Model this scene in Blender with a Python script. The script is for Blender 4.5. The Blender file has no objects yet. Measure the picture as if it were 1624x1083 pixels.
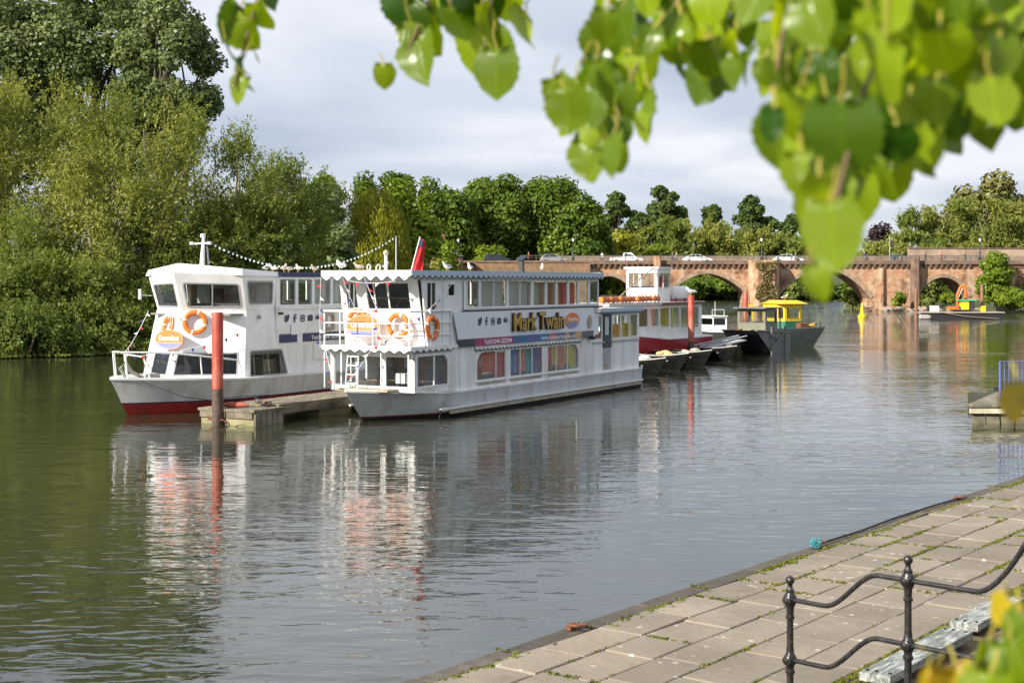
import bpy, bmesh, math, random
import numpy as np
from mathutils import Vector, Matrix
from mathutils.geometry import tessellate_polygon

# ------------------------------------------------------------------ camera, sky, sun
sc = bpy.context.scene
col = sc.collection
random.seed(7)
R = math.radians
FPX, CAMZ, HORY, CXP = 2255.0, 4.15, 448.0, 812.0       # measured from the photograph: focal length in px, eye height, horizon, centre

cam_data = bpy.data.cameras.new('camera')
cam = bpy.data.objects.new('camera', cam_data); col.objects.link(cam); sc.camera = cam
cam.location = (0, 0, CAMZ); cam.rotation_euler = (R(90), 0, 0)
cam_data.sensor_width = 36; cam_data.lens = 50.0
cam_data.shift_y = -(541.5 - HORY) / 1624.0
cam_data.clip_start = 0.1; cam_data.clip_end = 4000
cam_data.dof.use_dof = True; cam_data.dof.focus_distance = 47; cam_data.dof.aperture_fstop = 5.6

SUN_EL = R(30)
SUN_H = Vector((-0.78, -0.62, 0)).normalized()
sun_dir = Vector((SUN_H.x * math.cos(SUN_EL), SUN_H.y * math.cos(SUN_EL), math.sin(SUN_EL)))
sd = bpy.data.lights.new('sun', 'SUN'); sd.energy = 5.0; sd.angle = R(0.53); sd.color = (1, .925, .80)
sun = bpy.data.objects.new('sun', sd); col.objects.link(sun)
sun.rotation_euler = (-sun_dir).to_track_quat('-Z', 'Y').to_euler()

world = bpy.data.worlds.new('World'); sc.world = world; world.use_nodes = True
wn, wl = world.node_tree.nodes, world.node_tree.links
wn.clear()
def wnode(t, **k):
    n = wn.new(t)
    for a, b in k.items(): setattr(n, a, b)
    return n
w_out = wnode('ShaderNodeOutputWorld'); w_bg = wnode('ShaderNodeBackground'); w_bg.inputs[1].default_value = 0.70
sky = wnode('ShaderNodeTexSky', sky_type='NISHITA', sun_disc=False)
sky.sun_elevation = SUN_EL; sky.sun_rotation = math.atan2(SUN_H.x, SUN_H.y)
tc = wnode('ShaderNodeTexCoord'); sep = wnode('ShaderNodeSeparateXYZ'); wl.new(tc.outputs['Generated'], sep.inputs[0])
za = wnode('ShaderNodeMath', operation='ABSOLUTE'); wl.new(sep.outputs[2], za.inputs[0])
zb = wnode('ShaderNodeMath', operation='ADD'); wl.new(za.outputs[0], zb.inputs[0]); zb.inputs[1].default_value = 0.22
cmb = wnode('ShaderNodeCombineXYZ')
for i in (0, 1):
    d = wnode('ShaderNodeMath', operation='DIVIDE'); wl.new(sep.outputs[i], d.inputs[0]); wl.new(zb.outputs[0], d.inputs[1]); wl.new(d.outputs[0], cmb.inputs[i])
def wnoise(scale, detail, rough, off):
    mp = wnode('ShaderNodeMapping'); mp.inputs['Location'].default_value = off; wl.new(cmb.outputs[0], mp.inputs[0])
    n = wnode('ShaderNodeTexNoise'); n.inputs['Scale'].default_value = scale; n.inputs['Detail'].default_value = detail; n.inputs['Roughness'].default_value = rough
    n.inputs['Distortion'].default_value = .35
    wl.new(mp.outputs[0], n.inputs['Vector']); return n
n1 = wnoise(1.15, 6, .5, (3.3, 1.7, 0)); n2 = wnoise(.8, 4, .5, (9.1, 5.2, 0))
rp = wnode('ShaderNodeValToRGB'); wl.new(n1.outputs['Fac'], rp.inputs[0])
e = rp.color_ramp.elements
e[0].position = .36; e[0].color = (.47, .54, .65, 1)
e[1].position = .63; e[1].color = (.84, .855, .93, 1)
m_ = rp.color_ramp.elements.new(.5); m_.color = (.63, .69, .79, 1)
sm = wnode('ShaderNodeMix', data_type='RGBA', blend_type='MULTIPLY'); sm.inputs[0].default_value = 1
wl.new(sky.outputs[0], sm.inputs[6]); sm.inputs[7].default_value = (.09, .09, .09, 1)
rf = wnode('ShaderNodeMapRange'); wl.new(n2.outputs['Fac'], rf.inputs[0])
rf.inputs[1].default_value = .35; rf.inputs[2].default_value = .65; rf.inputs[3].default_value = .80; rf.inputs[4].default_value = .97
mx = wnode('ShaderNodeMix', data_type='RGBA'); wl.new(rf.outputs[0], mx.inputs[0]); wl.new(sm.outputs[2], mx.inputs[6]); wl.new(rp.outputs[0], mx.inputs[7])
wl.new(mx.outputs[2], w_bg.inputs[0]); wl.new(w_bg.outputs[0], w_out.inputs[0])

vs = sc.view_settings
vs.view_transform = 'Standard'; vs.look = 'None'; vs.exposure = 0.68; vs.gamma = 1.0; vs.use_curve_mapping = False
sc.render.engine = 'CYCLES'
cy = sc.cycles
cy.use_denoising = True
try: cy.denoiser = 'OPENIMAGEDENOISE'
except Exception: pass
cy.max_bounces = 7; cy.diffuse_bounces = 3; cy.glossy_bounces = 4; cy.transmission_bounces = 4; cy.transparent_max_bounces = 14
cy.caustics_reflective = False; cy.caustics_refractive = False
cy.sample_clamp_indirect = 6

# ------------------------------------------------------------------ helpers
def at(px, py, Y):
    return Vector(((px - CXP) / FPX * Y, Y, CAMZ - (py - HORY) / FPX * Y))
def wat(px, py, z=0.0):
    Y = FPX * (CAMZ - z) / (py - HORY)
    return Vector(((px - CXP) / FPX * Y, Y, z))

MATS = {}
def nodes_of(m):
    m.use_nodes = True
    return m.node_tree.nodes, m.node_tree.links
def ramp(n, l, src, stops):
    r = n.new('ShaderNodeValToRGB'); l.new(src, r.inputs[0])
    el = r.color_ramp.elements
    el[0].position, el[0].color = stops[0][0], tuple(stops[0][1]) + (1,)
    el[1].position, el[1].color = stops[-1][0], tuple(stops[-1][1]) + (1,)
    for p, c in stops[1:-1]:
        k = el.new(p); k.color = tuple(c) + (1,)
    return r
def noise(n, l, scale, detail=5, rough=.55, coord='Object', stretch=(1, 1, 1), dist=0.0):
    if coord == 'World':
        g = n.new('ShaderNodeNewGeometry'); src = g.outputs['Position']
    else:
        t = n.new('ShaderNodeTexCoord'); src = t.outputs[coord]
    mp = n.new('ShaderNodeMapping'); mp.inputs['Scale'].default_value = stretch; l.new(src, mp.inputs[0])
    k = n.new('ShaderNodeTexNoise'); k.inputs['Scale'].default_value = scale; k.inputs['Detail'].default_value = detail
    k.inputs['Roughness'].default_value = rough; k.inputs['Distortion'].default_value = dist
    l.new(mp.outputs[0], k.inputs['Vector']); return k
def M(name, c, rough=.5, metal=0.0, var=.12, scale=4.0, bump=0.0, dirt=None, dirt_amt=.35, coat=0.0, stretch=(1, 1, 1), spec=.5, rnd=0.0):
    """plain painted / stony surface: tint noise, optional dirt stains, optional fine relief"""
    if name in MATS: return MATS[name]
    m = bpy.data.materials.new(name); n, l = nodes_of(m); b = n['Principled BSDF']
    b.inputs['Roughness'].default_value = rough; b.inputs['Metallic'].default_value = metal
    b.inputs['Specular IOR Level'].default_value = spec
    if coat: b.inputs['Coat Weight'].default_value = coat
    k = noise(n, l, scale, 6, .6, 'World', stretch)
    lo = [max(0, x * (1 - var)) for x in c]; hi = [min(1, x * (1 + var)) for x in c]
    r = ramp(n, l, k.outputs['Fac'], [(.3, lo), (.7, hi)]); out = r.outputs[0]
    if dirt:
        k2 = noise(n, l, scale * .45, 8, .68, 'World', stretch, .6)
        r2 = ramp(n, l, k2.outputs['Fac'], [(.47, (0, 0, 0)), (.66, (dirt_amt,) * 3)])
        x = n.new('ShaderNodeMix'); x.data_type = 'RGBA'; l.new(r2.outputs[0], x.inputs[0]); l.new(out, x.inputs[6]); x.inputs[7].default_value = tuple(dirt) + (1,)
        out = x.outputs[2]
    if rnd:
        oi = n.new('ShaderNodeObjectInfo'); mr = n.new('ShaderNodeMapRange'); l.new(oi.outputs['Random'], mr.inputs[0])
        mr.inputs[3].default_value = 1 - rnd; mr.inputs[4].default_value = 1 + rnd
        x = n.new('ShaderNodeVectorMath'); x.operation = 'SCALE'; l.new(out, x.inputs[0]); l.new(mr.outputs[0], x.inputs['Scale']); out = x.outputs[0]
    l.new(out, b.inputs['Base Color'])
    if bump:
        k3 = noise(n, l, scale * 6, 6, .6, 'World'); bp = n.new('ShaderNodeBump'); bp.inputs['Strength'].default_value = bump; bp.inputs['Distance'].default_value = .02
        l.new(k3.outputs['Fac'], bp.inputs['Height']); l.new(bp.outputs[0], b.inputs['Normal'])
    MATS[name] = m; return m
def glass(name, tint=(.94, .96, .96), refl=.9):
    if name in MATS: return MATS[name]
    m = bpy.data.materials.new(name); n, l = nodes_of(m); n.remove(n['Principled BSDF'])
    t = n.new('ShaderNodeBsdfTransparent'); t.inputs[0].default_value = tuple(tint) + (1,)
    g = n.new('ShaderNodeBsdfGlossy'); g.inputs['Roughness'].default_value = .02; g.inputs[0].default_value = (refl,) * 3 + (1,)
    f = n.new('ShaderNodeLayerWeight'); f.inputs[0].default_value = .5
    p = n.new('ShaderNodeMath'); p.operation = 'POWER'; l.new(f.outputs['Facing'], p.inputs[0]); p.inputs[1].default_value = 4
    q = n.new('ShaderNodeMath'); q.operation = 'MULTIPLY_ADD'; l.new(p.outputs[0], q.inputs[0]); q.inputs[1].default_value = .5; q.inputs[2].default_value = .03
    k = n.new('ShaderNodeMixShader'); l.new(q.outputs[0], k.inputs[0]); l.new(t.outputs[0], k.inputs[1]); l.new(g.outputs[0], k.inputs[2])
    l.new(k.outputs[0], n['Material Output'].inputs[0]); MATS[name] = m; return m
def cloth(name, c, c2=(.65, .5, .25)):
    """thin fabric that lets some light through"""
    if name in MATS: return MATS[name]
    m = bpy.data.materials.new(name); n, l = nodes_of(m); n.remove(n['Principled BSDF'])
    k = noise(n, l, 5, 6, .6, 'World', (1, 1, .45)); r = ramp(n, l, k.outputs['Fac'], [(.40, c), (.58, c), (.66, c2)])
    d = n.new('ShaderNodeBsdfDiffuse'); t = n.new('ShaderNodeBsdfTranslucent'); l.new(r.outputs[0], d.inputs[0]); l.new(r.outputs[0], t.inputs[0])
    s = n.new('ShaderNodeMixShader'); s.inputs[0].default_value = .5; l.new(d.outputs[0], s.inputs[1]); l.new(t.outputs[0], s.inputs[2]); l.new(s.outputs[0], n['Material Output'].inputs[0])
    MATS[name] = m; return m
ORD = ['first', 'second', 'third', 'fourth', 'fifth', 'sixth', 'seventh', 'eighth', 'ninth', 'tenth']
def leafmat(name, c1, c2, c3=None, trans=.35, gloss=.10, scale=.25, grough=.35):
    """foliage: each leaf its own tint, larger drifts of colour through the crown, light passing through"""
    if name in MATS: return MATS[name]
    m = bpy.data.materials.new(name); n, l = nodes_of(m); n.remove(n['Principled BSDF'])
    g = n.new('ShaderNodeNewGeometry'); k = noise(n, l, scale, 3, .5, 'World')
    a = n.new('ShaderNodeMath'); a.operation = 'MULTIPLY_ADD'; l.new(g.outputs['Random Per Island'], a.inputs[0]); a.inputs[1].default_value = .55
    a2 = n.new('ShaderNodeMath'); a2.operation = 'MULTIPLY_ADD'; l.new(k.outputs['Fac'], a2.inputs[0]); a2.inputs[1].default_value = 1.5; a2.inputs[2].default_value = -.52
    l.new(a2.outputs[0], a.inputs[2])
    st = [(0.0, c1), (.6, c2), (1.0, c3 or c2)]
    r = ramp(n, l, a.outputs[0], st)
    d = n.new('ShaderNodeBsdfDiffuse'); l.new(r.outputs[0], d.inputs[0])
    t = n.new('ShaderNodeBsdfTranslucent'); tm = n.new('ShaderNodeVectorMath'); tm.operation = 'MULTIPLY'; l.new(r.outputs[0], tm.inputs[0]); tm.inputs[1].default_value = (1.25, 1.2, .55); l.new(tm.outputs[0], t.inputs[0])
    s = n.new('ShaderNodeMixShader'); s.inputs[0].default_value = trans; l.new(d.outputs[0], s.inputs[1]); l.new(t.outputs[0], s.inputs[2])
    gl = n.new('ShaderNodeBsdfGlossy'); gl.inputs['Roughness'].default_value = grough; gl.inputs[0].default_value = (.9, .95, 1, 1)
    lw = n.new('ShaderNodeLayerWeight'); lw.inputs[0].default_value = .35
    mu = n.new('ShaderNodeMath'); mu.operation = 'MULTIPLY_ADD'; l.new(lw.outputs['Facing'], mu.inputs[0]); mu.inputs[1].default_value = gloss * .8; mu.inputs[2].default_value = gloss * .2
    s2 = n.new('ShaderNodeMixShader'); l.new(mu.outputs[0], s2.inputs[0]); l.new(s.outputs[0], s2.inputs[1]); l.new(gl.outputs[0], s2.inputs[2])
    l.new(s2.outputs[0], n['Material Output'].inputs[0]); MATS[name] = m; return m

def tag(o, label=None, cat=None, group=None, kind=None):
    if label: o['label'] = label
    if cat: o['category'] = cat
    if group: o['group'] = group
    if kind: o['kind'] = kind
    return o
def thing(name, loc, rz, label, cat, group=None):
    o = bpy.data.objects.new(name, None); col.objects.link(o); o.empty_display_size = .2
    o.location = loc; o.rotation_euler = (0, 0, rz)
    return tag(o, label, cat, group)
def copy_tree(o, parent=None):
    c = o.copy(); col.objects.link(c)
    if parent: c.parent = parent
    for ch in list(o.children): copy_tree(ch, c)
    return c
def link(name, me, mat, parent=None, loc=None):
    o = bpy.data.objects.new(name, me); col.objects.link(o)
    if mat is not None and not len(me.materials):
        for x in (mat if isinstance(mat, (list, tuple)) else [mat]): me.materials.append(x)
    if parent: o.parent = parent
    if loc is not None: o.location = loc
    return o

class MB:
    """collects faces of one part"""
    def __init__(s): s.v = []; s.f = []; s.mi = []; s.cur = 0
    def add(s, vs, fs):
        b = len(s.v); s.v += [tuple(x) for x in vs]
        for f in fs: s.f.append(tuple(i + b for i in f)); s.mi.append(s.cur)
        return s
    def box(s, c, d, rot=None, taper=1.0):
        c = Vector(c); h = Vector(d) / 2; vs = []
        for z in (-1, 1):
            k = 1 if z < 0 else taper
            for x, y in ((-1, -1), (1, -1), (1, 1), (-1, 1)):
                p = Vector((x * h.x * k, y * h.y * k, z * h.z))
                if rot is not None: p = rot @ p
                vs.append(c + p)
        return s.add(vs, [(3, 2, 1, 0), (4, 5, 6, 7), (0, 1, 5, 4), (1, 2, 6, 5), (2, 3, 7, 6), (3, 0, 4, 7)])
    def tube(s, path, r, n=8, caps=True, r2=None):
        path = [Vector(p) for p in path]; m = len(path); rings = []
        up = None
        for i, p in enumerate(path):
            d = (path[min(i + 1, m - 1)] - path[max(i - 1, 0)])
            if d.length < 1e-9: d = Vector((0, 0, 1))
            d.normalize()
            if up is None:
                up = Vector((0, 0, 1)) if abs(d.z) < .9 else Vector((1, 0, 0))
            a = d.cross(up)
            if a.length < 1e-6: a = d.orthogonal()
            a.normalize(); b = a.cross(d).normalized(); up = b
            if callable(r): rr = r(i / (m - 1))
            elif isinstance(r, (list, tuple)): rr = r[i]
            else: rr = r if r2 is None else r + (r2 - r) * i / (m - 1)
            rings.append([p + a * math.cos(2 * math.pi * k / n) * rr + b * math.sin(2 * math.pi * k / n) * rr for k in range(n)])
        vs = [p for g in rings for p in g]; fs = []
        for i in range(m - 1):
            for k in range(n):
                fs.append((i * n + k, i * n + (k + 1) % n, (i + 1) * n + (k + 1) % n, (i + 1) * n + k))
        if caps: fs.append(tuple(range(n))[::-1]); fs.append(tuple((m - 1) * n + k for k in range(n)))
        return s.add(vs, fs)
    def lathe(s, prof, n=16, o=(0, 0, 0), axis=(0, 0, 1)):
        o = Vector(o); ax = Vector(axis).normalized(); a = ax.orthogonal().normalized(); b = ax.cross(a)
        vs = []; fs = []; m = len(prof)
        for r, z in prof:
            for k in range(n):
                t = 2 * math.pi * k / n; vs.append(o + ax * z + (a * math.cos(t) + b * math.sin(t)) * r)
        for i in range(m - 1):
            for k in range(n): fs.append((i * n + k, i * n + (k + 1) % n, (i + 1) * n + (k + 1) % n, (i + 1) * n + k))
        fs.append(tuple(range(n))[::-1]); fs.append(tuple((m - 1) * n + k for k in range(n)))
        return s.add(vs, fs)
    def torus(s, c, axis, R0, r0, n=28, k=10, squash=1.0, a0=0, a1=2 * math.pi):
        c = Vector(c); ax = Vector(axis).normalized(); a = ax.orthogonal().normalized(); b = ax.cross(a); vs = []; fs = []
        full = abs(a1 - a0) > 6.28; nn = n if full else n + 1
        for i in range(nn):
            t = a0 + (a1 - a0) * i / n; d = a * math.cos(t) + b * math.sin(t)
            for j in range(k):
                u = 2 * math.pi * j / k; vs.append(c + d * (R0 + r0 * math.cos(u)) + ax * (r0 * squash * math.sin(u)))
        for i in range(n):
            for j in range(k):
                i2 = (i + 1) % nn; fs.append((i * k + j, i2 * k + j, i2 * k + (j + 1) % k, i * k + (j + 1) % k))
        return s.add(vs, fs)
    def ball(s, c, r, n=10, m=7, sc=(1, 1, 1), rot=None):
        c = Vector(c); vs = []; fs = []
        for i in range(m + 1):
            t = math.pi * i / m
            for k in range(n):
                u = 2 * math.pi * k / n; p = Vector((math.sin(t) * math.cos(u) * r * sc[0], math.sin(t) * math.sin(u) * r * sc[1], math.cos(t) * r * sc[2]))
                if rot is not None: p = rot @ p
                vs.append(c + p)
        for i in range(m):
            for k in range(n): fs.append((i * n + k, i * n + (k + 1) % n, (i + 1) * n + (k + 1) % n, (i + 1) * n + k))
        return s.add(vs, fs)
    def plate(s, pl, outer, holes=(), t0=0.0, t1=.04):
        """a flat sheet with openings; pl maps (a, b, t) to space"""
        loops = [list(outer)] + [list(h) for h in holes]
        tri = tessellate_polygon([[Vector((a, b, 0)) for a, b in lp] for lp in loops])
        flat = [p for lp in loops for p in lp]; N = len(flat)
        vs = [pl(a, b, t1) for a, b in flat] + [pl(a, b, t0) for a, b in flat]
        fs = []
        for q in tri:
            (ax, ay), (bx, by), (cx, cy_) = flat[q[0]], flat[q[1]], flat[q[2]]
            q = q if (bx - ax) * (cy_ - ay) - (by - ay) * (cx - ax) > 0 else (q[0], q[2], q[1])
            fs.append(tuple(q)); fs.append((q[0] + N, q[2] + N, q[1] + N))
        i0 = 0
        for lp in loops:
            m = len(lp)
            for i in range(m):
                a, b = i0 + i, i0 + (i + 1) % m; fs.append((a, b, b + N, a + N))
            i0 += m
        return s.add(vs, fs)
    def mesh(s, name, smooth=False):
        me = bpy.data.meshes.new(name); me.from_pydata(s.v, [], s.f); me.update()
        if any(s.mi): me.polygons.foreach_set('material_index', s.mi)
        bm = bmesh.new(); bm.from_mesh(me); bmesh.ops.recalc_face_normals(bm, faces=bm.faces); bm.to_mesh(me); bm.free()
        if smooth:
            me.shade_smooth()
            try: me.set_sharp_from_angle(angle=R(38))
            except Exception: pass
        return me
    def build(s, name, mat, parent=None, smooth=False, bevel=0, loc=None):
        o = link(name, s.mesh(name, smooth), mat, parent, loc)
        if bevel:
            b = o.modifiers.new('bevel', 'BEVEL'); b.width = bevel; b.segments = 2; b.limit_method = 'ANGLE'; b.angle_limit = R(40)
        return o

def PL(o, ax, az):
    o, ax, az = Vector(o), Vector(ax).normalized(), Vector(az).normalized(); n = ax.cross(az).normalized()
    return lambda a, b, t=0.0: o + ax * a + az * b + n * t
def rect(x0, z0, x1, z1): return [(x0, z0), (x1, z0), (x1, z1), (x0, z1)]
def rrect(x0, z0, x1, z1, r=.08, n=4, corners=(1, 1, 1, 1)):
    out = []
    for (cx, cz, a0, on) in ((x0, z0, 180, corners[0]), (x1, z0, 270, corners[1]), (x1, z1, 0, corners[2]), (x0, z1, 90, corners[3])):
        rr = r * on
        if rr < 1e-6: out.append((cx, cz)); continue
        ox = cx + (rr if cx == x0 else -rr); oz = cz + (rr if cz == z0 else -rr)
        for i in range(n + 1):
            a = R(a0 + 90 * i / n); out.append((ox + rr * math.cos(a), oz + rr * math.sin(a)))
    return out
def grow(poly, d):
    """outset of a convex polygon"""
    n = len(poly); out = []; cx = sum(p[0] for p in poly) / n; cz = sum(p[1] for p in poly) / n
    for i in range(n):
        a, b, c = Vector(poly[i - 1]), Vector(poly[i]), Vector(poly[(i + 1) % n])
        e1 = (b - a); e2 = (c - b)
        n1 = Vector((e1.y, -e1.x)); n2 = Vector((e2.y, -e2.x))
        if n1.length > 1e-9: n1.normalize()
        if n2.length > 1e-9: n2.normalize()
        m = (n1 + n2); m = m / max(.5, m.length ** 2 / 2) if m.length > 1e-6 else n1
        out.append((b.x + m.x * d, b.y + m.y * d))
    return out
def window(pl, poly, parent, frame_mat, glass_mat, fw=.045, t=.015, mull=(), gt=-.02, name='window'):
    """frame ring (part) with its pane (sub-part); mull: list of a-positions for upright bars"""
    mb = MB(); mb.plate(pl, grow(poly, fw * .45), [grow(poly, -fw * .55)], -.045, t)
    zs = [p[1] for p in poly]; z0, z1 = min(zs), max(zs)
    for a in mull: mb.plate(pl, rect(a - fw * .4, z0 + .01, a + fw * .4, z1 - .01), (), -.03, t * .6)
    w = mb.build(name, frame_mat, parent)
    g = MB(); g.plate(pl, grow(poly, -fw * .4), (), gt - .006, gt)
    g.build('pane', glass_mat, w)
    return w
def scallop(pl, a0, a1, ztop, zbot, pitch, parent, mat, mat_edge=None, t=.03, name='scalloped_valance', pointy=False):
    n = max(2, round((a1 - a0) / pitch)); st = 6; top = [(a1, ztop), (a0, ztop)]; low = []
    for i in range(n * st + 1):
        x = a0 + (a1 - a0) * i / (n * st); ph = (i / st) % 1
        k = abs(2 * ph - 1) if pointy else .5 + .5 * math.cos(2 * math.pi * ph)
        low.append((x, zbot + (ztop - zbot) * .42 * k))
    mb = MB()
    for i in range(len(low) - 1):
        (x0, b0), (x1, b1) = low[i], low[i + 1]
        mb.plate(pl, [(x0, b0), (x1, b1), (x1, ztop), (x0, ztop)], (), 0, t)
    v = mb.build(name, mat, parent)
    if mat_edge:
        e = MB(); w = .022
        for i in range(len(low) - 1):
            (x0, b0), (x1, b1) = low[i], low[i + 1]
            e.plate(pl, [(x0, b0 - w), (x1, b1 - w), (x1, b1 + w * .6), (x0, b0 + w * .6)], (), t + .003, t + .01)
        e.build('valance_edging', mat_edge, v)
    return v
def text_mesh(body, size, depth=.01, offset=0.0, sx=1.0):
    cu = bpy.data.curves.new('t', 'FONT'); cu.body = body; cu.size = size; cu.extrude = depth; cu.offset = offset
    cu.resolution_u = 3
    o = bpy.data.objects.new('t', cu); col.objects.link(o)
    dg = bpy.context.evaluated_depsgraph_get(); me = bpy.data.meshes.new_from_object(o.evaluated_get(dg))
    bpy.data.objects.remove(o); bpy.data.curves.remove(cu)
    co = np.zeros(len(me.vertices) * 3); me.vertices.foreach_get('co', co); co = co.reshape(-1, 3)
    co[:, 0] -= co[:, 0].min(); co[:, 0] *= sx
    me.vertices.foreach_set('co', co.ravel()); me.update(); me.materials.clear()
    return me, float(co[:, 0].max())
def put_text(body, pl, a, b, h, parent, mat, width=None, depth=.008, offset=0.0, t=.01, name='lettering'):
    me, w = text_mesh(body, h * 1.35, depth, offset)
    sx = (width / w) if width else 1.0
    co = np.zeros(len(me.vertices) * 3); me.vertices.foreach_get('co', co); co = co.reshape(-1, 3)
    out = np.array([tuple(pl(a + x * sx, b + y, t + z)) for x, y, z in co])
    me.vertices.foreach_set('co', out.ravel()); me.update()
    me.name = name
    return link(name, me, mat, parent)

# ---------------------------------------------------------------- hulls
def outline(utip, uend, yc, hb, Lb, p, n=12, q=1.0):
    pts = [];
    for i in range(n, -1, -1):
        t = (i / n) ** 1.5; b = hb * (1 - (1 - t) ** p) ** q; pts.append((utip + Lb * t, yc - b))
    st = [(uend, yc - hb), ((uend + utip + Lb) / 2, yc - hb)] + pts
    port = [(u, 2 * yc - y) for u, y in st[:-1]][::-1]
    return st + port
def hull_part(levels, uend, yc, Lb, p, name, mat, parent, cap=False, n=12, q=1.0, stern=True):
    """levels: list of (zfun, utip, half_beam) from low to high"""
    rings = []
    for zf, ut, hb in levels:
        o = outline(ut, uend, yc, hb, Lb, p, n, q); rings.append([(u, y, zf(u) if callable(zf) else zf) for u, y in o])
    m = len(rings[0]); mb = MB(); vs = [v for r in rings for v in r]; fs = []
    for i in range(len(rings) - 1):
        for k in range(m - 1): fs.append((i * m + k, i * m + k + 1, (i + 1) * m + k + 1, (i + 1) * m + k))
        if stern: fs.append((i * m + m - 1, i * m, (i + 1) * m, (i + 1) * m + m - 1))
    if cap:
        b = (len(rings) - 1) * m
        for k in range((m - 1) // 2):
            q4 = (b + k, b + k + 1, b + m - 2 - k, b + m - 1 - k)
            fs.append(q4 if len(set(q4)) == 4 else tuple(dict.fromkeys(q4)))
    mb.add(vs, fs)
    return mb.build(name, mat, parent, smooth=True)

# ---------------------------------------------------------------- foliage
def leaves_mesh(name, P, D, N, L, W):
    P = np.asarray(P, float); D = np.asarray(D, float); N = np.asarray(N, float)
    D /= np.linalg.norm(D, axis=1)[:, None] + 1e-9
    S = np.cross(D, N); S /= np.linalg.norm(S, axis=1)[:, None] + 1e-9
    L = np.broadcast_to(L, (len(P),))[:, None]; W = np.broadcast_to(W, (len(P),))[:, None]
    V = np.stack([P - D * L * .5, P + S * W * .5 + D * L * .05, P + D * L * .5, P - S * W * .5 + D * L * .05], 1).reshape(-1, 3)
    n = len(P); me = bpy.data.meshes.new(name)
    me.vertices.add(n * 4); me.vertices.foreach_set('co', V.astype(np.float32).ravel())
    me.loops.add(n * 4); me.loops.foreach_set('vertex_index', np.arange(n * 4, dtype=np.int32))
    me.polygons.add(n); me.polygons.foreach_set('loop_start', np.arange(0, n * 4, 4, dtype=np.int32))
    me.update(calc_edges=True); me.validate(); return me
def unit(rng, n):
    v = rng.normal(size=(n, 3)); return v / (np.linalg.norm(v, axis=1)[:, None] + 1e-9)
def limb(mb, a, b, r0, r1, rng, bend=.12, n=6):
    a, b = Vector(a), Vector(b); L = (b - a).length; pts = []
    off = Vector(rng.normal(size=3)) * L * bend
    for i in range(n):
        t = i / (n - 1); pts.append(a.lerp(b, t) + off * math.sin(math.pi * t) * (1 - .3 * t))
    mb.tube(pts, r0, 6, True, r1); return pts
def clump_tree(name, label, base, h, w, mat, seed, nleaf=9000, leaf=.34, cbase=.18, nclump=60, shape='round', group=None, cr=.17, bark=None, depth=None, cat='tree', lean=(0, 0), elong=1.35, top=0.0, limbs=True, twig=False):
    rng = np.random.default_rng(seed); base = Vector(base); d = depth or w
    root = thing(name, base, 0, label, cat, group)
    z0 = h * cbase; rx, ry, rz = w / 2, d / 2, (h - z0) / 2; cz = z0 + rz
    mc = (w + h) * .5 * cr; rx = max(.22 * w, rx - mc * .75); ry = max(.22 * d, ry - mc * .6); rz = max(.3 * (h - z0), rz - mc * .55)
    u = unit(rng, nclump); rad = rng.uniform(.45, 1.0, nclump) ** .5
    zz = u[:, 2] * rad
    if shape == 'cone': wid = np.clip(.25 + .75 * (1 - (zz + 1) / 2) ** .8 * 1.25, .1, 1)
    elif shape == 'dome': wid = np.where(zz < 0, 1.12, 1.0)
    else: wid = np.ones(nclump)
    C = np.stack([u[:, 0] * rad * wid * rx, u[:, 1] * rad * wid * ry, zz * rz * (1 + rng.uniform(-.08, top + .05, nclump)) + cz], 1)
    C[:, 0] += lean[0] * C[:, 2]; C[:, 1] += lean[1] * C[:, 2]
    cs = (w + h) * .5 * cr * rng.uniform(.65, 1.3, nclump)
    pr = cs ** 2 / np.sum(cs ** 2); idx = rng.choice(nclump, nleaf, p=pr)
    o = unit(rng, nleaf); rr = rng.uniform(.35, 1.0, nleaf) ** .45 * rng.uniform(.85, 1.12, nleaf)
    off = o * (rr * cs[idx])[:, None] * np.array([1, 1, .72])
    P = C[idx] + off
    P[:, 2] = np.maximum(P[:, 2], .15)
    nrm = o * 1.0 + np.array([0, 0, .45]) + rng.normal(size=(nleaf, 3)) * .55
    D = np.cross(nrm, rng.normal(size=(nleaf, 3)))
    D[:, 2] -= .25 * np.linalg.norm(D, axis=1)
    ls = leaf * rng.uniform(.6, 1.35, nleaf)
    crown = leaves_mesh('crown', P, D, nrm, ls * elong, ls); link('crown', crown, mat, root)
    mb = MB(); tr = max(.08, h * .022); topz = z0 + (h - z0) * .55
    pts = limb(mb, (0, 0, -.3), (lean[0] * topz, lean[1] * topz, topz), tr, tr * .35, rng, .03, 8)
    if limbs:
        sel = rng.choice(nclump, min(nclump, 16), replace=False)
        for j in sel:
            t = rng.uniform(.3, .95); k = pts[min(7, int(t * 7))]
            if C[j][2] > k.z: limb(mb, k, C[j], tr * .4, tr * .08, rng, .1, 5)
    mb.build('trunk', bark or M('bark', (.10, .08, .06), .9, var=.3, scale=6), root, True)
    return root
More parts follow.
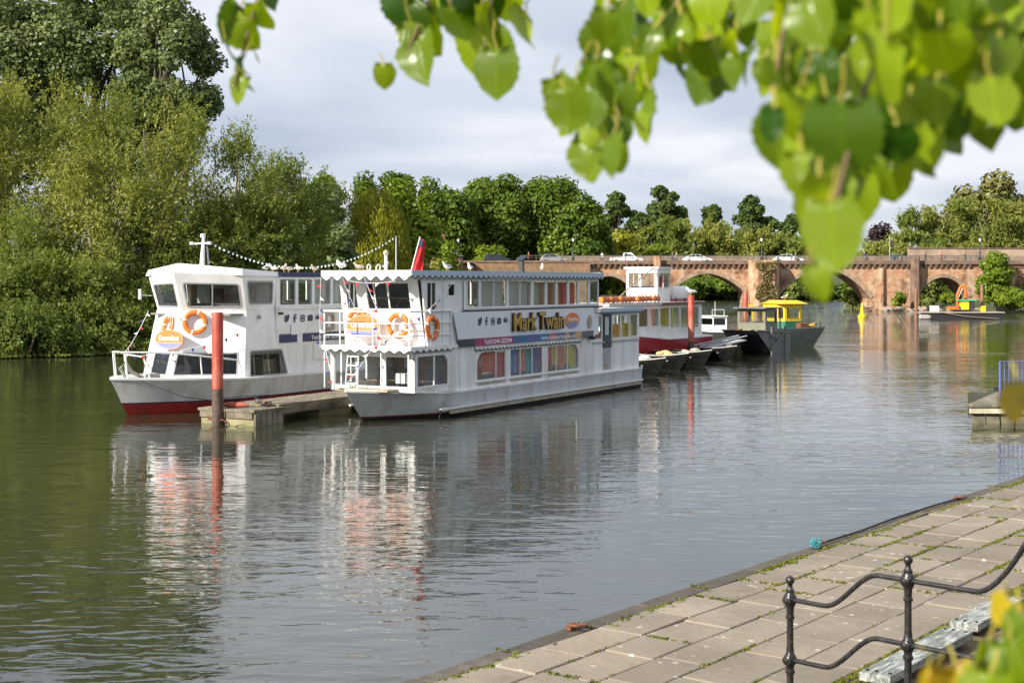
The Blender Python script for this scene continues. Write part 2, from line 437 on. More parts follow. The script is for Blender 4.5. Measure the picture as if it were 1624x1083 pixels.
def spray_tree(name, label, base, h, w, mat, seed, nspray=2600, per=22, leaf=.2, lw=.06, cbase=.06, group=None, depth=None, lean=(0, 0), up=.6, droop=.5, slen=2.2, cat='tree', show_limbs=10, bark=None, nclump=46, dome=1.0):
    """willow-like: leaves ranked along many thin arching twigs that start from clumps through the crown"""
    rng = np.random.default_rng(seed); base = Vector(base); d = depth or w
    root = thing(name, base, 0, label, cat, group)
    z0 = h * cbase; rx, ry, rz = w / 2, d / 2, (h - z0)
    u = unit(rng, nclump); u[:, 2] = np.abs(u[:, 2]) * 1.0; rad = rng.uniform(.3, 1, nclump) ** .6
    C = np.stack([u[:, 0] * rx, u[:, 1] * ry, np.zeros(nclump)], 1) * rad[:, None]
    frac = rng.uniform(.02, 1.0, nclump) ** .85
    lim = np.sqrt(np.clip(1 - (np.hypot(C[:, 0] / rx, C[:, 1] / ry)) ** 2.4, 0.02, 1))
    C[:, 2] = z0 + rz * frac * lim * rng.uniform(.82, 1.04, nclump) * dome - slen * .35
    C[:, 2] = np.maximum(C[:, 2], z0 + .2)
    C[:, 0] += lean[0] * C[:, 2]; C[:, 1] += lean[1] * C[:, 2]
    idx = rng.integers(0, nclump, nspray)
    S = C[idx] + unit(rng, nspray) * (rng.uniform(0, 1, nspray) ** .5 * (w * .10 + .35))[:, None]
    outw = C[idx] - np.array([lean[0] * h * .4, lean[1] * h * .4, h * .3]); outw /= np.linalg.norm(outw, axis=1)[:, None] + 1e-9
    dr = outw * .65 + np.array([0, 0, up]) + rng.normal(size=(nspray, 3)) * .42
    dr /= np.linalg.norm(dr, axis=1)[:, None]
    ln = slen * rng.uniform(.45, 1.15, nspray)
    t = rng.uniform(.08, 1, (nspray, per))
    P = S[:, None, :] + dr[:, None, :] * (t * ln[:, None])[:, :, None]
    P[:, :, 2] -= droop * (t ** 2) * ln[:, None] * .5
    tang = np.broadcast_to(dr[:, None, :], P.shape).copy(); tang[:, :, 2] -= droop * t
    P = P.reshape(-1, 3); tang = tang.reshape(-1, 3); n = len(P)
    P += rng.normal(size=(n, 3)) * leaf * .35
    D = tang + rng.normal(size=(n, 3)) * .55
    N = rng.normal(size=(n, 3)) * .6 + np.repeat(outw, per, 0) + np.array([0, 0, .4])
    P[:, 2] = np.maximum(P[:, 2], .08)
    s = rng.uniform(.6, 1.35, n)
    link('crown', leaves_mesh('crown', P, D, N, leaf * s, lw * s), mat, root)
    mb = MB(); bk = bark or M('willow_bark', (.26, .22, .15), .9, var=.25, scale=5)
    for j in range(show_limbs):
        c = C[rng.integers(0, nclump)]; a = Vector((rng.normal() * w * .06, rng.normal() * d * .06, -.3))
        limb(mb, a, Vector(c) + Vector((0, 0, .5)), .05 + h * .009, .025, rng, .09, 7)
    mb.build('trunk', bk, root, True)
    return root
# ================================================================== the setting
def interp(y, T):
    return float(np.interp(y, [a for a, b in T], [b for a, b in T]))
LEFT = [(-120, -60), (40, -48), (70, -33), (78, -27.5), (84, -22.5), (100, -19), (130, -15), (180, -8), (205, 4), (213, 9.5), (222, 9.5), (240, 2), (300, -8), (340, -20)]
RIGHT = [(-120, -100), (60, 37), (100, 62), (150, 75), (190, 76), (205, 70), (213, 63), (222, 66), (300, 82), (340, 90)]
QS = Vector((-1.02, 12.25, 0)); QE = Vector((.608, .794, 0)).normalized(); QI = Vector((QE.y, -QE.x, 0))      # quay edge: along, inland
def ground_h(x, y):
    dl = LEFT and x - interp(y, LEFT); dr = interp(y, RIGHT) - x
    d = min(dl, dr, 338 - y)
    if d > 0: return -min(2.5, .15 + d * .45)
    e = -d
    if y < 62 and dr < 0:                                                  # behind the quay: terrace bank
        q = (Vector((x, y, 0)) - QS).dot(QI)
        if q < 6.5: return -.6
        return min(2.45, .3 + (q - 6.5) * 1.1)
    h = min(1.5, e * .32) + min(2.0, max(0, e - 5) * .03)
    if y > 380: h += min(12, (y - 380) * .10)
    return h + .12 * math.sin(x * .9) * math.sin(y * .7)
gx = sorted(set(list(np.arange(-60, 110, 2.5)) + list(np.arange(-600, -60, 20)) + list(np.arange(110, 700, 20))))
gy = sorted(set(list(np.arange(-100, 340, 2.5)) + list(np.arange(340, 1400, 30))))
mb = MB(); nx = len(gx)
mb.v = [(x, y, ground_h(x, y)) for y in gy for x in gx]
mb.f = [(j * nx + i, j * nx + i + 1, (j + 1) * nx + i + 1, (j + 1) * nx + i) for j in range(len(gy) - 1) for i in range(nx - 1)]
mb.mi = [0] * len(mb.f)
gm = bpy.data.materials.new('ground_mat'); n, l = nodes_of(gm)
k = noise(n, l, .35, 8, .65, 'World'); r = ramp(n, l, k.outputs['Fac'], [(.35, (.05, .038, .022)), (.5, (.045, .06, .02)), (.68, (.07, .095, .03))])
l.new(r.outputs[0], n['Principled BSDF'].inputs['Base Color']); n['Principled BSDF'].inputs['Roughness'].default_value = .95
tag(mb.build('ground', gm, smooth=True), kind='structure')

# water -------------------------------------------------------------
wm = bpy.data.materials.new('river_water'); n, l = nodes_of(wm); b = n['Principled BSDF']
b.inputs['Base Color'].default_value = (.032, .035, .020, 1); b.inputs['Roughness'].default_value = .02; b.inputs['IOR'].default_value = 2.0
def wave(scale, st, detail, rough, dist=0.0):
    k = noise(n, l, scale, detail, rough, 'World', st, dist); return k
def mul(a, bb):
    m = n.new('ShaderNodeMath'); m.operation = 'MULTIPLY'; l.new(a, m.inputs[0])
    if isinstance(bb, (int, float)): m.inputs[1].default_value = bb
    else: l.new(bb, m.inputs[1])
    return m.outputs[0]
def addm(a, bb):
    m = n.new('ShaderNodeMath'); m.operation = 'ADD'; l.new(a, m.inputs[0]); l.new(bb, m.inputs[1]); return m.outputs[0]
patch = ramp(n, l, wave(.055, (1, 1.5, 1), 3, .5, .8).outputs['Fac'], [(.36, (.30,) * 3), (.62, (1.15,) * 3)]).outputs[0]
small = mul(wave(2.6, (.62, 1.4, 1), 1.0, .5, .6).outputs['Fac'], .013)
mid = mul(wave(.95, (.6, 1.4, 1), 1.0, .5, .4).outputs['Fac'], .020)
big = mul(wave(.28, (.6, 1.3, 1), 1, .5).outputs['Fac'], .022)
fine = mul(wave(7.5, (.7, 1.3, 1), 2, .6, .4).outputs['Fac'], .0022)
gp = n.new('ShaderNodeNewGeometry'); sy = n.new('ShaderNodeSeparateXYZ'); l.new(gp.outputs['Position'], sy.inputs[0])
riff = n.new('ShaderNodeMapRange'); l.new(sy.outputs[1], riff.inputs[0]); riff.inputs[1].default_value = 120; riff.inputs[2].default_value = 190; riff.inputs[3].default_value = 1.0; riff.inputs[4].default_value = 5.0   # livelier water below the weir at the bridge
hgt = addm(mul(mul(addm(addm(small, fine), mid), patch), riff.outputs[0]), big)
bp = n.new('ShaderNodeBump'); bp.inputs['Strength'].default_value = 1.0; bp.inputs['Distance'].default_value = 1.0
l.new(hgt, bp.inputs['Height']); l.new(bp.outputs[0], b.inputs['Normal'])
mb = MB(); mb.add([(-90, -110, 0), (120, -110, 0), (120, 345, 0), (-90, 345, 0)], [(0, 1, 2, 3)])
tag(mb.build('river_water', wm), kind='structure')

# quay --------------------------------------------------------------
QZ = .70
def q3(s, i, z=0.0): return QS + QE * s + QI * i + Vector((0, 0, z))
QROT = math.atan2(QE.y, QE.x)                     # local x along the edge, local -y inland
quay = bpy.data.objects.new('quay', None); col.objects.link(quay); quay.location = QS; quay.rotation_euler = (0, 0, QROT); tag(quay, kind='structure')
wallm = M('quay_wall_stone', (.16, .13, .10), .9, var=.3, scale=3, bump=.4, dirt=(.04, .05, .02), dirt_amt=.6)
bedm = M('joint_dirt', (.12, .098, .066), .95, var=.35, scale=9, bump=.3)
MB().box((12, -3.2, -.42), (44, 6.28, 2.14)).build('quay_bed', bedm, quay)
MB().box((12, -.06, -.45), (44, .30, 2.1)).build('quay_face', wallm, quay)
# slab stone: patchy brown-grey sandstone with white lichen spots, each slab its own tint
sm_ = bpy.data.materials.new('paving_stone'); n, l = nodes_of(sm_); b = n['Principled BSDF']; b.inputs['Roughness'].default_value = .85
k = noise(n, l, 2.2, 8, .62, 'World'); r = ramp(n, l, k.outputs['Fac'], [(.28, (.20, .162, .122)), (.5, (.275, .228, .176)), (.72, (.345, .292, .228))])
oi = n.new('ShaderNodeObjectInfo'); mr = n.new('ShaderNodeMapRange'); l.new(oi.outputs['Random'], mr.inputs[0]); mr.inputs[3].default_value = .80; mr.inputs[4].default_value = 1.12
x1 = n.new('ShaderNodeVectorMath'); x1.operation = 'SCALE'; l.new(r.outputs[0], x1.inputs[0]); l.new(mr.outputs[0], x1.inputs['Scale'])
g = n.new('ShaderNodeNewGeometry'); 
vo = n.new('ShaderNodeTexVoronoi'); vo.inputs['Scale'].default_value = 4.3; l.new(g.outputs['Position'], vo.inputs['Vector'])
kk = noise(n, l, 14, 5, .6, 'World'); ad = n.new('ShaderNodeMath'); ad.operation = 'MULTIPLY_ADD'; l.new(kk.outputs['Fac'], ad.inputs[0]); ad.inputs[1].default_value = .34; l.new(vo.outputs['Distance'], ad.inputs[2])
lr = ramp(n, l, ad.outputs[0], [(.27, (.75,) * 3), (.31, (0,) * 3)])
x2 = n.new('ShaderNodeMix'); x2.data_type = 'RGBA'; l.new(lr.outputs[0], x2.inputs[0]); l.new(x1.outputs[0], x2.inputs[6]); x2.inputs[7].default_value = (.56, .53, .47, 1)
ks = noise(n, l, 1.1, 8, .72, 'World'); rs = ramp(n, l, ks.outputs['Fac'], [(.46, (0,) * 3), (.66, (.65,) * 3)])
x3 = n.new('ShaderNodeMix'); x3.data_type = 'RGBA'; l.new(rs.outputs[0], x3.inputs[0]); l.new(x2.outputs[2], x3.inputs[6]); x3.inputs[7].default_value = (.115, .095, .075, 1)
l.new(x3.outputs[2], b.inputs['Base Color'])
kb = noise(n, l, 9, 8, .65, 'World'); bb_ = n.new('ShaderNodeBump'); bb_.inputs['Strength'].default_value = .5; bb_.inputs['Distance'].default_value = .03; l.new(kb.outputs['Fac'], bb_.inputs['Height']); l.new(bb_.outputs[0], b.inputs['Normal'])
def slab_mesh(i):
    rr = random.Random(i); b_ = .018; vs = []; N = 3
    ring = []
    for (x, y) in ((-.5, -.5), (0, -.5), (.5, -.5), (.5, 0), (.5, .5), (0, .5), (-.5, .5), (-.5, 0)):
        ring.append((x + rr.uniform(-.006, .006), y + rr.uniform(-.008, .008)))
    m_ = MB(); low = [(x, y, -.08) for x, y in ring]; up = [(x, y, -.014) for x, y in ring]; top = [(x * .972, y * .966, rr.uniform(-.003, .002)) for x, y in ring]
    vs = low + up + top + [(0, 0, .001)]
    fs = []
    for a in range(8):
        c = (a + 1) % 8; fs += [(a, c, 8 + c, 8 + a), (8 + a, 8 + c, 16 + c, 16 + a), (16 + a, 16 + c, 24)]
    m_.add(vs, fs); me = m_.mesh('slab'); me.materials.append(sm_); return me
slabs = [slab_mesh(i) for i in range(6)]
kerbm = M('kerb_stone', (.10, .082, .066), .9, var=.35, scale=5, bump=.5, dirt=(.05, .055, .03), dirt_amt=.5, rnd=.2)
kerbs = []
for i in range(3):
    q = slab_mesh(20 + i); q.materials.clear(); q.materials.append(kerbm); kerbs.append(q)
rr = random.Random(3); joints = []
def lay(i0, i1, s0, s1, lmin, lmax, meshes, name, dz=0.0, mingap=.009):
    s = s0 + rr.uniform(0, lmin)
    while s < s1:
        L = rr.uniform(lmin, lmax); o = bpy.data.objects.new(name, rr.choice(meshes)); col.objects.link(o); o.parent = quay
        gap = rr.uniform(mingap, mingap * 2.2)
        o.location = (s + L / 2, -(i0 + i1) / 2, QZ + dz + rr.uniform(-.006, .008)); o.scale = (L - gap, (i1 - i0) - gap, 1)
        o.rotation_euler = (R(rr.uniform(-.6, .6)), R(rr.uniform(-.6, .6)), R(rr.uniform(-.9, .9)))
        joints.append((s, i0, i1)); s += L
    joints.append((None, i0, s0))
lay(.0, .26, -5, 24, .9, 1.5, kerbs, 'kerb_stone', -.015)
rows = [.27, .80, 1.36, 1.86, 2.46, 3.0]
for a, c in zip(rows[:-1], rows[1:]): lay(a, c, -4, 22, .65, 1.2, slabs, 'slab')
rows2 = [3.95, 4.75, 5.6]
for a, c in zip(rows2[:-1], rows2[1:]): lay(a, c, .9, 16, .9, 1.5, slabs, 'slab', -.012)
# moss and grass in the joints, strip of dry soil with short growth
rng = np.random.default_rng(5); P = []
for s, a, c in joints:
    if s is None:
        if a < .1: continue
        for q in range(int(26 * 26)):
            ss = -4 + 26 * rng.random()
            if (math.sin(ss * 1.7 + a * 5) + math.sin(ss * .63 + a * 11) + rng.normal() * .4) > .55: P.append((ss, a + rng.normal() * .013))
    elif rng.random() < .38:
        for q in range(int(30 * (c - a))): P.append((s + rng.normal() * .012, a + (c - a) * rng.random()))
for q in range(900):
    ss = -4 + 20 * rng.random()
    if math.sin(ss * 2.1) + rng.normal() * .5 > .3: P.append((ss, .27 + abs(rng.normal()) * .05))
for q in range(1500):
    P.append((-2 + 18 * rng.random(), 3.0 + .12 * abs(rng.normal())))
P = np.array(P); per = 9
PP = np.repeat(P, per, 0); PP = PP + rng.normal(size=PP.shape) * .016
V = np.array([tuple(q3(s, i, QZ - .004)) for s, i in PP]); D = rng.normal(size=(len(V), 3)) * .8 + np.array([0, 0, .75]); ln = rng.uniform(.012, .040, len(V))
V[:, 2] += ln * .3
mossm = leafmat('moss_green', (.085, .10, .015), (.16, .19, .03), (.24, .22, .05), trans=.2, gloss=0.02, scale=1.2)
tag(link('moss', leaves_mesh('moss', V, D, rng.normal(size=V.shape), ln, ln * .55), mossm, None), 'green moss and tiny weeds growing in the paving joints', 'moss', kind='stuff')
soil = M('dry_soil', (.20, .135, .08), .95, var=.4, scale=16, bump=.7, dirt=(.12, .10, .04), dirt_amt=.7)
mb = MB(); ns = 90; vs = []
for j in range(ns + 1):
    s = -1.0 + 18 * j / ns
    for i, ii in enumerate((2.98, 3.2, 3.5, 3.75, 3.97)): vs.append((s, -ii, QZ - .022 + rr.uniform(-.008, .012)))
mb.add(vs, [(j * 5 + i, j * 5 + i + 1, (j + 1) * 5 + i + 1, (j + 1) * 5 + i) for j in range(ns) for i in range(4)])
mb.build('soil_strip', soil, quay, True)
n_ = 2600; ii = rng.uniform(2.98, 3.9, n_); ss = rng.uniform(-1, 16, n_); keep = rng.random(n_) < np.clip(1.2 - (ii - 2.98) * 1.3, .1, 1)
V = np.array([tuple(q3(s, i, QZ + .0)) for s, i in zip(ss[keep], ii[keep])]); D = rng.normal(size=V.shape) * .9 + np.array([0, 0, .5]); ln = rng.uniform(.015, .045, len(V))
drym = leafmat('dry_tuft', (.10, .10, .03), (.20, .16, .06), (.26, .19, .09), trans=.2, gloss=.02, scale=2)
tag(link('dry_weeds', leaves_mesh('dry_weeds', V, D, rng.normal(size=V.shape), ln, ln * .4), drym), 'dry weeds scattered over the soil strip beside the paving', 'weeds', kind='stuff')
# weathered boards
pm = bpy.data.materials.new('flaking_paint_board'); n, l = nodes_of(pm); b = n['Principled BSDF']; b.inputs['Roughness'].default_value = .8
k = noise(n, l, 3.2, 9, .72, 'Object', (1, 5, 5), .5); r = ramp(n, l, k.outputs['Fac'], [(.36, (.10, .115, .10)), (.48, (.20, .22, .20)), (.55, (.38, .39, .37)), (.70, (.55, .55, .53))])
l.new(r.outputs[0], b.inputs['Base Color']); bq = n.new('ShaderNodeBump'); bq.inputs['Strength'].default_value = .4; bq.inputs['Distance'].default_value = .01; l.new(k.outputs['Fac'], bq.inputs['Height']); l.new(bq.outputs[0], b.inputs['Normal'])
boltm = M('rusty_bolt', (.035, .03, .028), .7, .6)
for (s0, s1, i0, tilt, lab) in ((2.35, 4.35, 3.22, .0, 'long weathered board with flaking pale green paint lying behind the black railing posts'),
                          (4.62, 6.1, 3.16, .6, 'shorter whiter weathered board lying end to end beyond the long one'),
                          (5.6, 7.4, 4.05, -1, 'narrow green weathered board lying behind the yellowing leaves')):
    w_ = .28 if i0 < 4 else .2
    o = thing('weathered_board', q3((s0 + s1) / 2, i0 + w_ / 2, QZ + .015), QROT + R(tilt), lab, 'board')
    MB().box((0, 0, .075), (s1 - s0, w_, .075)).build('plank', pm, o, bevel=.006)
    for e_ in (-1, 1):
        MB().box((e_ * (s1 - s0) * .36, 0, .0), (.12, w_ * .7, .075)).build('bearer', M('bearer_wood', (.05, .045, .04), .9), o)
        for y in (-.1, .02, .1)[:3 if w_ > .25 else 1]: MB().lathe([(.016, 0), (.016, .008), (.006, .012)], 8, (e_ * ((s1 - s0) / 2 - .09), y, .1125)).build('bolt', boltm, o)
# mooring rings, rope frayed end on the edge
rust = M('rust', (.17, .065, .03), .9, var=.4, scale=20, bump=.4)
for s, lab in ((2.55, 'rusty iron mooring ring lying on the quay edge near the grassy kerb'), (13.2, 'rusty mooring ring at the far stretch of the quay edge')):
    o = thing('mooring_ring', q3(s, .16, QZ + .0), QROT, lab, 'ring')
    MB().torus((0, 0, .035), (.15, .1, 1), .09, .016).build('ring', rust, o, True); MB().box((-.03, .06, .02), (.1, .06, .07)).build('staple', rust, o, bevel=.008)
o = thing('rope_tangle', q3(8.05, .12, QZ), QROT, 'tangle of frayed turquoise rope hung over an iron ring on the quay edge', 'rope')
tm = M('turquoise_rope', (.06, .32, .34), .9, var=.3, scale=30)
r2 = random.Random(2); mb = MB()
for j in range(26):
    a = r2.uniform(0, 6.28); pts = []; rad = r2.uniform(.04, .11); c = Vector((r2.uniform(-.08, .06), r2.uniform(-.04, .06), .05 + r2.uniform(0, .06)))
    ax = Vector((r2.uniform(-1, 1), r2.uniform(-1, 1), r2.uniform(-.6, 1))).normalized(); p = ax.orthogonal().normalized(); q = ax.cross(p)
    for t in range(9): pts.append(c + (p * math.cos(a + t * .6) + q * math.sin(a + t * .6)) * rad)
    mb.tube([p * .62 for p in pts], .004, 5)
mb.build('strands', tm, o, True); MB().torus((.1, -.02, .04), (0, .3, 1), .07, .018).build('ring', rust, o, True)
o = thing('mooring_line', q3(8.2, .1, QZ), QROT, 'thin dark mooring line stretched along the quay edge from the turquoise rope', 'rope')
MB().tube([(0, 0, .02), (1.2, -.02, .015), (2.6, .02, .02), (4.2, 0, .018), (5.1, -.05, .02)], .014, 6).build('line', M('dark_rope', (.03, .027, .024), .9), o)
# stairs beside the railing (mostly below the frame)
st = thing('stone_stairs', q3(-.55, 3.5, QZ), QROT, 'stone stairs climbing from the quay beside the black railing', 'stairs')
for j in range(7): MB().box((0, -.2 - .36 * j, .08 + .17 * j - .3), (2.1, .365, .17 + .6)).build('step', wallm, st, bevel=.01)
# black railing
iron = bpy.data.materials.new('black_iron'); n, l = nodes_of(iron); b = n['Principled BSDF']; b.inputs['Roughness'].default_value = .32; b.inputs['Specular IOR Level'].default_value = .6
k = noise(n, l, 22, 7, .65, 'World'); r = ramp(n, l, k.outputs['Fac'], [(.45, (.012, .011, .012)), (.62, (.03, .026, .025)), (.74, (.13, .09, .07))]); l.new(r.outputs[0], b.inputs['Base Color'])
bq = n.new('ShaderNodeBump'); bq.inputs['Strength'].default_value = .35; bq.inputs['Distance'].default_value = .006; l.new(k.outputs['Fac'], bq.inputs['Height']); l.new(bq.outputs[0], b.inputs['Normal'])
p1 = at(1253, 950, 10.72); p2 = at(1440, 920, 10.02); p3 = p2 + (p2 - p1) * 1.0; p3.z = p2.z + .62
rail_o = thing('railing', (p1.x, p1.y, QZ), 0, 'black iron handrail with ball-topped posts rising beside the quay stairs', 'railing')
W0 = Vector((p1.x, p1.y, QZ)); dv = (Vector((p2.x, p2.y, 0)) - Vector((p1.x, p1.y, 0))).normalized()
rz_ = math.atan2(dv.y, dv.x)
for k_, (p, zb) in enumerate(((p1, QZ), (p2, QZ + .2), (p3, QZ + .75))):
    q = Vector((p.x, p.y, 0)) - Vector((W0.x, W0.y, 0)); z1 = p.z - QZ; z2 = z1 - .452; zb -= QZ
    pr = [(.045, zb), (.045, zb + .03), (.027, zb + .06), (.026, z2 - .11), (.036, z2 - .1), (.036, z2 - .08), (.028, z2 - .07), (.03, z2 - .05), (.047, z2 - .02), (.05, z2), (.047, z2 + .02), (.03, z2 + .05), (.029, z2 + .08), (.0255, z2 + .1), (.0245, z1 - .15),
          (.034, z1 - .14), (.034, z1 - .125), (.026, z1 - .115), (.03, z1 - .06), (.048, z1 - .02), (.051, z1), (.047, z1 + .025), (.03, z1 + .055), (.034, z1 + .07), (.022, z1 + .085), (.018, z1 + .10), (.02, z1 + .115)]
    po = MB(); po.lathe(pr, 18, q); po = po.build('post', iron, rail_o, True)
    f = MB(); f.ball(q + Vector((0, 0, z1 + .145)), .034, 16, 12); f.build('ball_finial', iron, po, True)
    for zz in (z1, z2):
        f = MB(); ax = Vector((-dv.y, dv.x, 0)); ax = ax if ax.y < 0 else -ax
        f.lathe([(.036, .0), (.036, .052), (.03, .056), (.02, .057), (.019, .064), (.008, .068)], 16, q + Vector((0, 0, zz)), ax); f.build('boss', iron, po, True)
def rail(pa, pb, dz, sharp=False):
    a = Vector((pa.x - W0.x, pa.y - W0.y, pa.z - QZ + dz)); c = Vector((pb.x - W0.x, pb.y - W0.y, pb.z - QZ + dz)); pts = []
    for j in range(25):
        t = j / 24; s_ = min(1, max(0, (t - (.30 if not sharp else .52)) / (.46 if not sharp else .48))); s_ = s_ * s_ * (3 - 2 * s_) if not sharp else s_ ** 1.7
        p = a.lerp(c, t); p.z = a.z + (c.z - a.z) * s_; pts.append(p)
    MB().tube(pts, .0185, 12).build('rail', iron, rail_o, True)
for dz in (0, -.452): rail(p1, p2, dz); rail(p2, p3, dz, True)

# bridge ------------------------------------------------------------
BY = 215.0; KX = BY / FPX
def bx(px): return (px - CXP) * KX
def bz(py): return CAMZ - (py - HORY) * KX
sand = bpy.data.materials.new('red_sandstone'); n, l = nodes_of(sand); b = n['Principled BSDF']; b.inputs['Roughness'].default_value = .9
g = n.new('ShaderNodeNewGeometry'); mp = n.new('ShaderNodeMapping'); mp.inputs['Rotation'].default_value = (R(90), 0, 0); l.new(g.outputs['Position'], mp.inputs[0])
br = n.new('ShaderNodeTexBrick'); br.inputs['Scale'].default_value = 1.0; br.inputs['Brick Width'].default_value = .8; br.inputs['Row Height'].default_value = .36; br.inputs['Mortar Size'].default_value = .02
br.inputs['Color1'].default_value = (.42, .19, .105, 1); br.inputs['Color2'].default_value = (.50, .33, .21, 1); br.inputs['Mortar'].default_value = (.30, .19, .12, 1); l.new(mp.outputs[0], br.inputs['Vector'])
k = noise(n, l, .5, 8, .7, 'World', (1, 1, .6)); r = ramp(n, l, k.outputs['Fac'], [(.38, (.34, .29, .25)), (.52, (1, 1, 1)), (.68, (1.0, .70, .50))])
x_ = n.new('ShaderNodeMix'); x_.data_type = 'RGBA'; x_.blend_type = 'MULTIPLY'; x_.inputs[0].default_value = .9; l.new(br.outputs[0], x_.inputs[6]); l.new(r.outputs[0], x_.inputs[7])
k2 = noise(n, l, .8, 7, .7, 'World', (1, 1, .5)); r2_ = ramp(n, l, k2.outputs['Fac'], [(.48, (0,) * 3), (.64, (.75,) * 3)])
x4 = n.new('ShaderNodeMix'); x4.data_type = 'RGBA'; l.new(r2_.outputs[0], x4.inputs[0]); l.new(x_.outputs[2], x4.inputs[6]); x4.inputs[7].default_value = (.56, .46, .33, 1)
l.new(x4.outputs[2], b.inputs['Base Color'])
bq = n.new('ShaderNodeBump'); bq.inputs['Strength'].default_value = .5; bq.inputs['Distance'].default_value = .1; l.new(k2.outputs['Fac'], bq.inputs['Height']); l.new(bq.outputs[0], b.inputs['Normal'])
dsand = M('weathered_sandstone', (.20, .13, .095), .92, var=.35, scale=.9, bump=.4, dirt=(.07, .055, .045), dirt_amt=.6)
bridge = thing('stone_bridge', (bx(1200), BY, 0), 0, 'old red sandstone arched road bridge spanning the river', 'bridge')
BX0 = bx(1200)
arches = [(929, 1003, 438, 3.0, 1.8), (1062, 1181, 434, 2.6, 1.75), (1233, 1380, 427, 1.7, 1.9), (1455, 1536, 440, 1.9, 2.1)]
top_z = bz(419); outer = [(bx(700) - BX0, -2)]
prof = []
for x0, x1, yc, zs, pw in arches:
    a0, a1 = bx(x0) - BX0, bx(x1) - BX0; zc = bz(yc); c = (a0 + a1) / 2; hw = (a1 - a0) / 2; pts = []
    for j in range(25):
        t = -1 + 2 * j / 24; pts.append((c + hw * t, zs + (zc - zs) * (1 - abs(t) ** pw) ** .92))
    prof.append(pts); outer += [(a0, -2)] + pts + [(a1, -2)]
outer += [(bx(1720) - BX0, -2), (bx(1720) - BX0, top_z), (bx(700) - BX0, top_z)]
bpl = PL((0, 0, 0), (1, 0, 0), (0, 0, 1))
mb = MB(); mb.plate(bpl, outer, (), -6.4, 0); mb.build('spandrel_wall', sand, bridge)
for pts in prof:
    ringo = []
    for j, p in enumerate(pts):
        a = Vector(pts[max(0, j - 1)]); c = Vector(pts[min(len(pts) - 1, j + 1)]); d = (c - a).normalized(); nn = Vector((-d.y, d.x)); ringo.append((p[0] + nn.x * .55, p[1] + nn.y * .55))
    mb = MB()
    for j in range(len(pts) - 1): mb.plate(bpl, [pts[j], pts[j + 1], ringo[j + 1], ringo[j]], (), -.1, .14)
    mb.build('arch_ring', M('arch_stone', (.34, .24, .17), .9, var=.3, scale=1.2, dirt=(.12, .09, .07), dirt_amt=.6), bridge)
MB().box((bx(1210) - BX0, -.05, top_z + .09), (bx(1720) - bx(700), .8, .22)).build('cornice', dsand, bridge)
cb = MB(); x = bx(940) - BX0
while x < bx(1545) - BX0:
    cb.box((x, -.18, top_z - .22), (.30, .4, .34)); cb.box((x, -.07, top_z - .52), (.26, .22, .28)); x += .85
tag(cb.build('corbels', dsand, bridge), kind='stuff')
MB().box((bx(1210) - BX0, 3.2, top_z + .02), (bx(1720) - bx(700), 6, .1)).build('roadway', M('asphalt', (.05, .05, .05), .9), bridge)
for yy in (-.15, 6.3): MB().box((bx(1210) - BX0, yy, top_z + .37), (bx(1720) - bx(700), .34, .35)).build('parapet_base', dsand, bridge)
# brown stone far parapet behind traffic
MB().box((bx(1290) - BX0, 6.6, top_z + .70), (bx(1720) - bx(860), .4, 1.25)).build('parapet', M('far_parapet', (.25, .19, .14), .92, var=.3, scale=.8), bridge)
fence = MB(); fx = bx(830) - BX0
fence.tube([(fx, -.15, top_z + 1.28), (bx(1560) - BX0, -.15, top_z + 1.28)], .05, 6); fence.tube([(fx, -.15, top_z + .95), (bx(1560) - BX0, -.15, top_z + .95)], .03, 6)
ironr = M('painted_iron_grey', (.10, .10, .095), .6)
fence.build('parapet_rail', ironr, bridge)
for j in range(37): MB().box((fx + j * 1.93, -.15, top_z + .9), (.1, .1, .75)).build('rail_post', ironr, bridge)
def pier(x0, x1, proj, mat_, z1=None, slope=.6):
    a0, a1 = bx(x0) - BX0, bx(x1) - BX0; c = (a0 + a1) / 2; z1 = z1 or top_z + 1.2; mb = MB(); ins = (a1 - a0) * .22
    lo = [(a0, .3), (a0, -proj * .55), (a0 + ins, -proj), (a1 - ins, -proj), (a1, -proj * .55), (a1, .3)]
    vs = [(x, y * 1.12, -2) for x, y in lo] + [(x, y, z1) for x, y in lo]
    mb.add(vs, [(i, (i + 1) % 6, 6 + (i + 1) % 6, 6 + i) for i in range(6)] + [(6, 7, 8, 9, 10, 11)]); return mb.build('pier', mat_, bridge)
pier(1186, 1232, 3.2, sand, top_z + .55); pier(1443, 1456, 1.4, dsand); pier(1394, 1401, .5, sand, top_z - .6); pier(1036, 1048, 1.3, sand); pier(1005, 1058, 2.4, sand, 1.6)
# ivy on the cutwater
def ivy(name, label, cx0, cx1, z0, z1, yy, n_, seed):
    rg = np.random.default_rng(seed); V = []; 
    while len(V) < n_:
        x = rg.uniform(cx0, cx1); z = rg.uniform(z0, z1); e = math.sin(x * 2.3 + z * .9) + math.sin(z * 1.7 - x) + rg.normal() * .5
        if abs(x - (cx0 + cx1) / 2) > (cx1 - cx0) * (.30 + .16 * math.sin(z * 1.3 + cx0) + .05 * math.sin(z * 4.1)): continue
        if e > -1.0 - .9 * (z1 - z) / (z1 - z0): V.append((x, yy - abs(rg.normal()) * .22, z))
    V = np.array(V); o = thing(name, ((cx0 + cx1) / 2, yy, z0), 0, label, 'ivy')
    V -= np.array([(cx0 + cx1) / 2, yy, z0])
    N = rg.normal(size=V.shape) * .6 + np.array([-.2, -1, .4]); link('foliage', leaves_mesh('foliage', V, rg.normal(size=V.shape), N, .28, .24), leafmat('ivy_leaf', (.16, .13, .05), (.27, .21, .08), (.22, .22, .07), scale=.6), o)
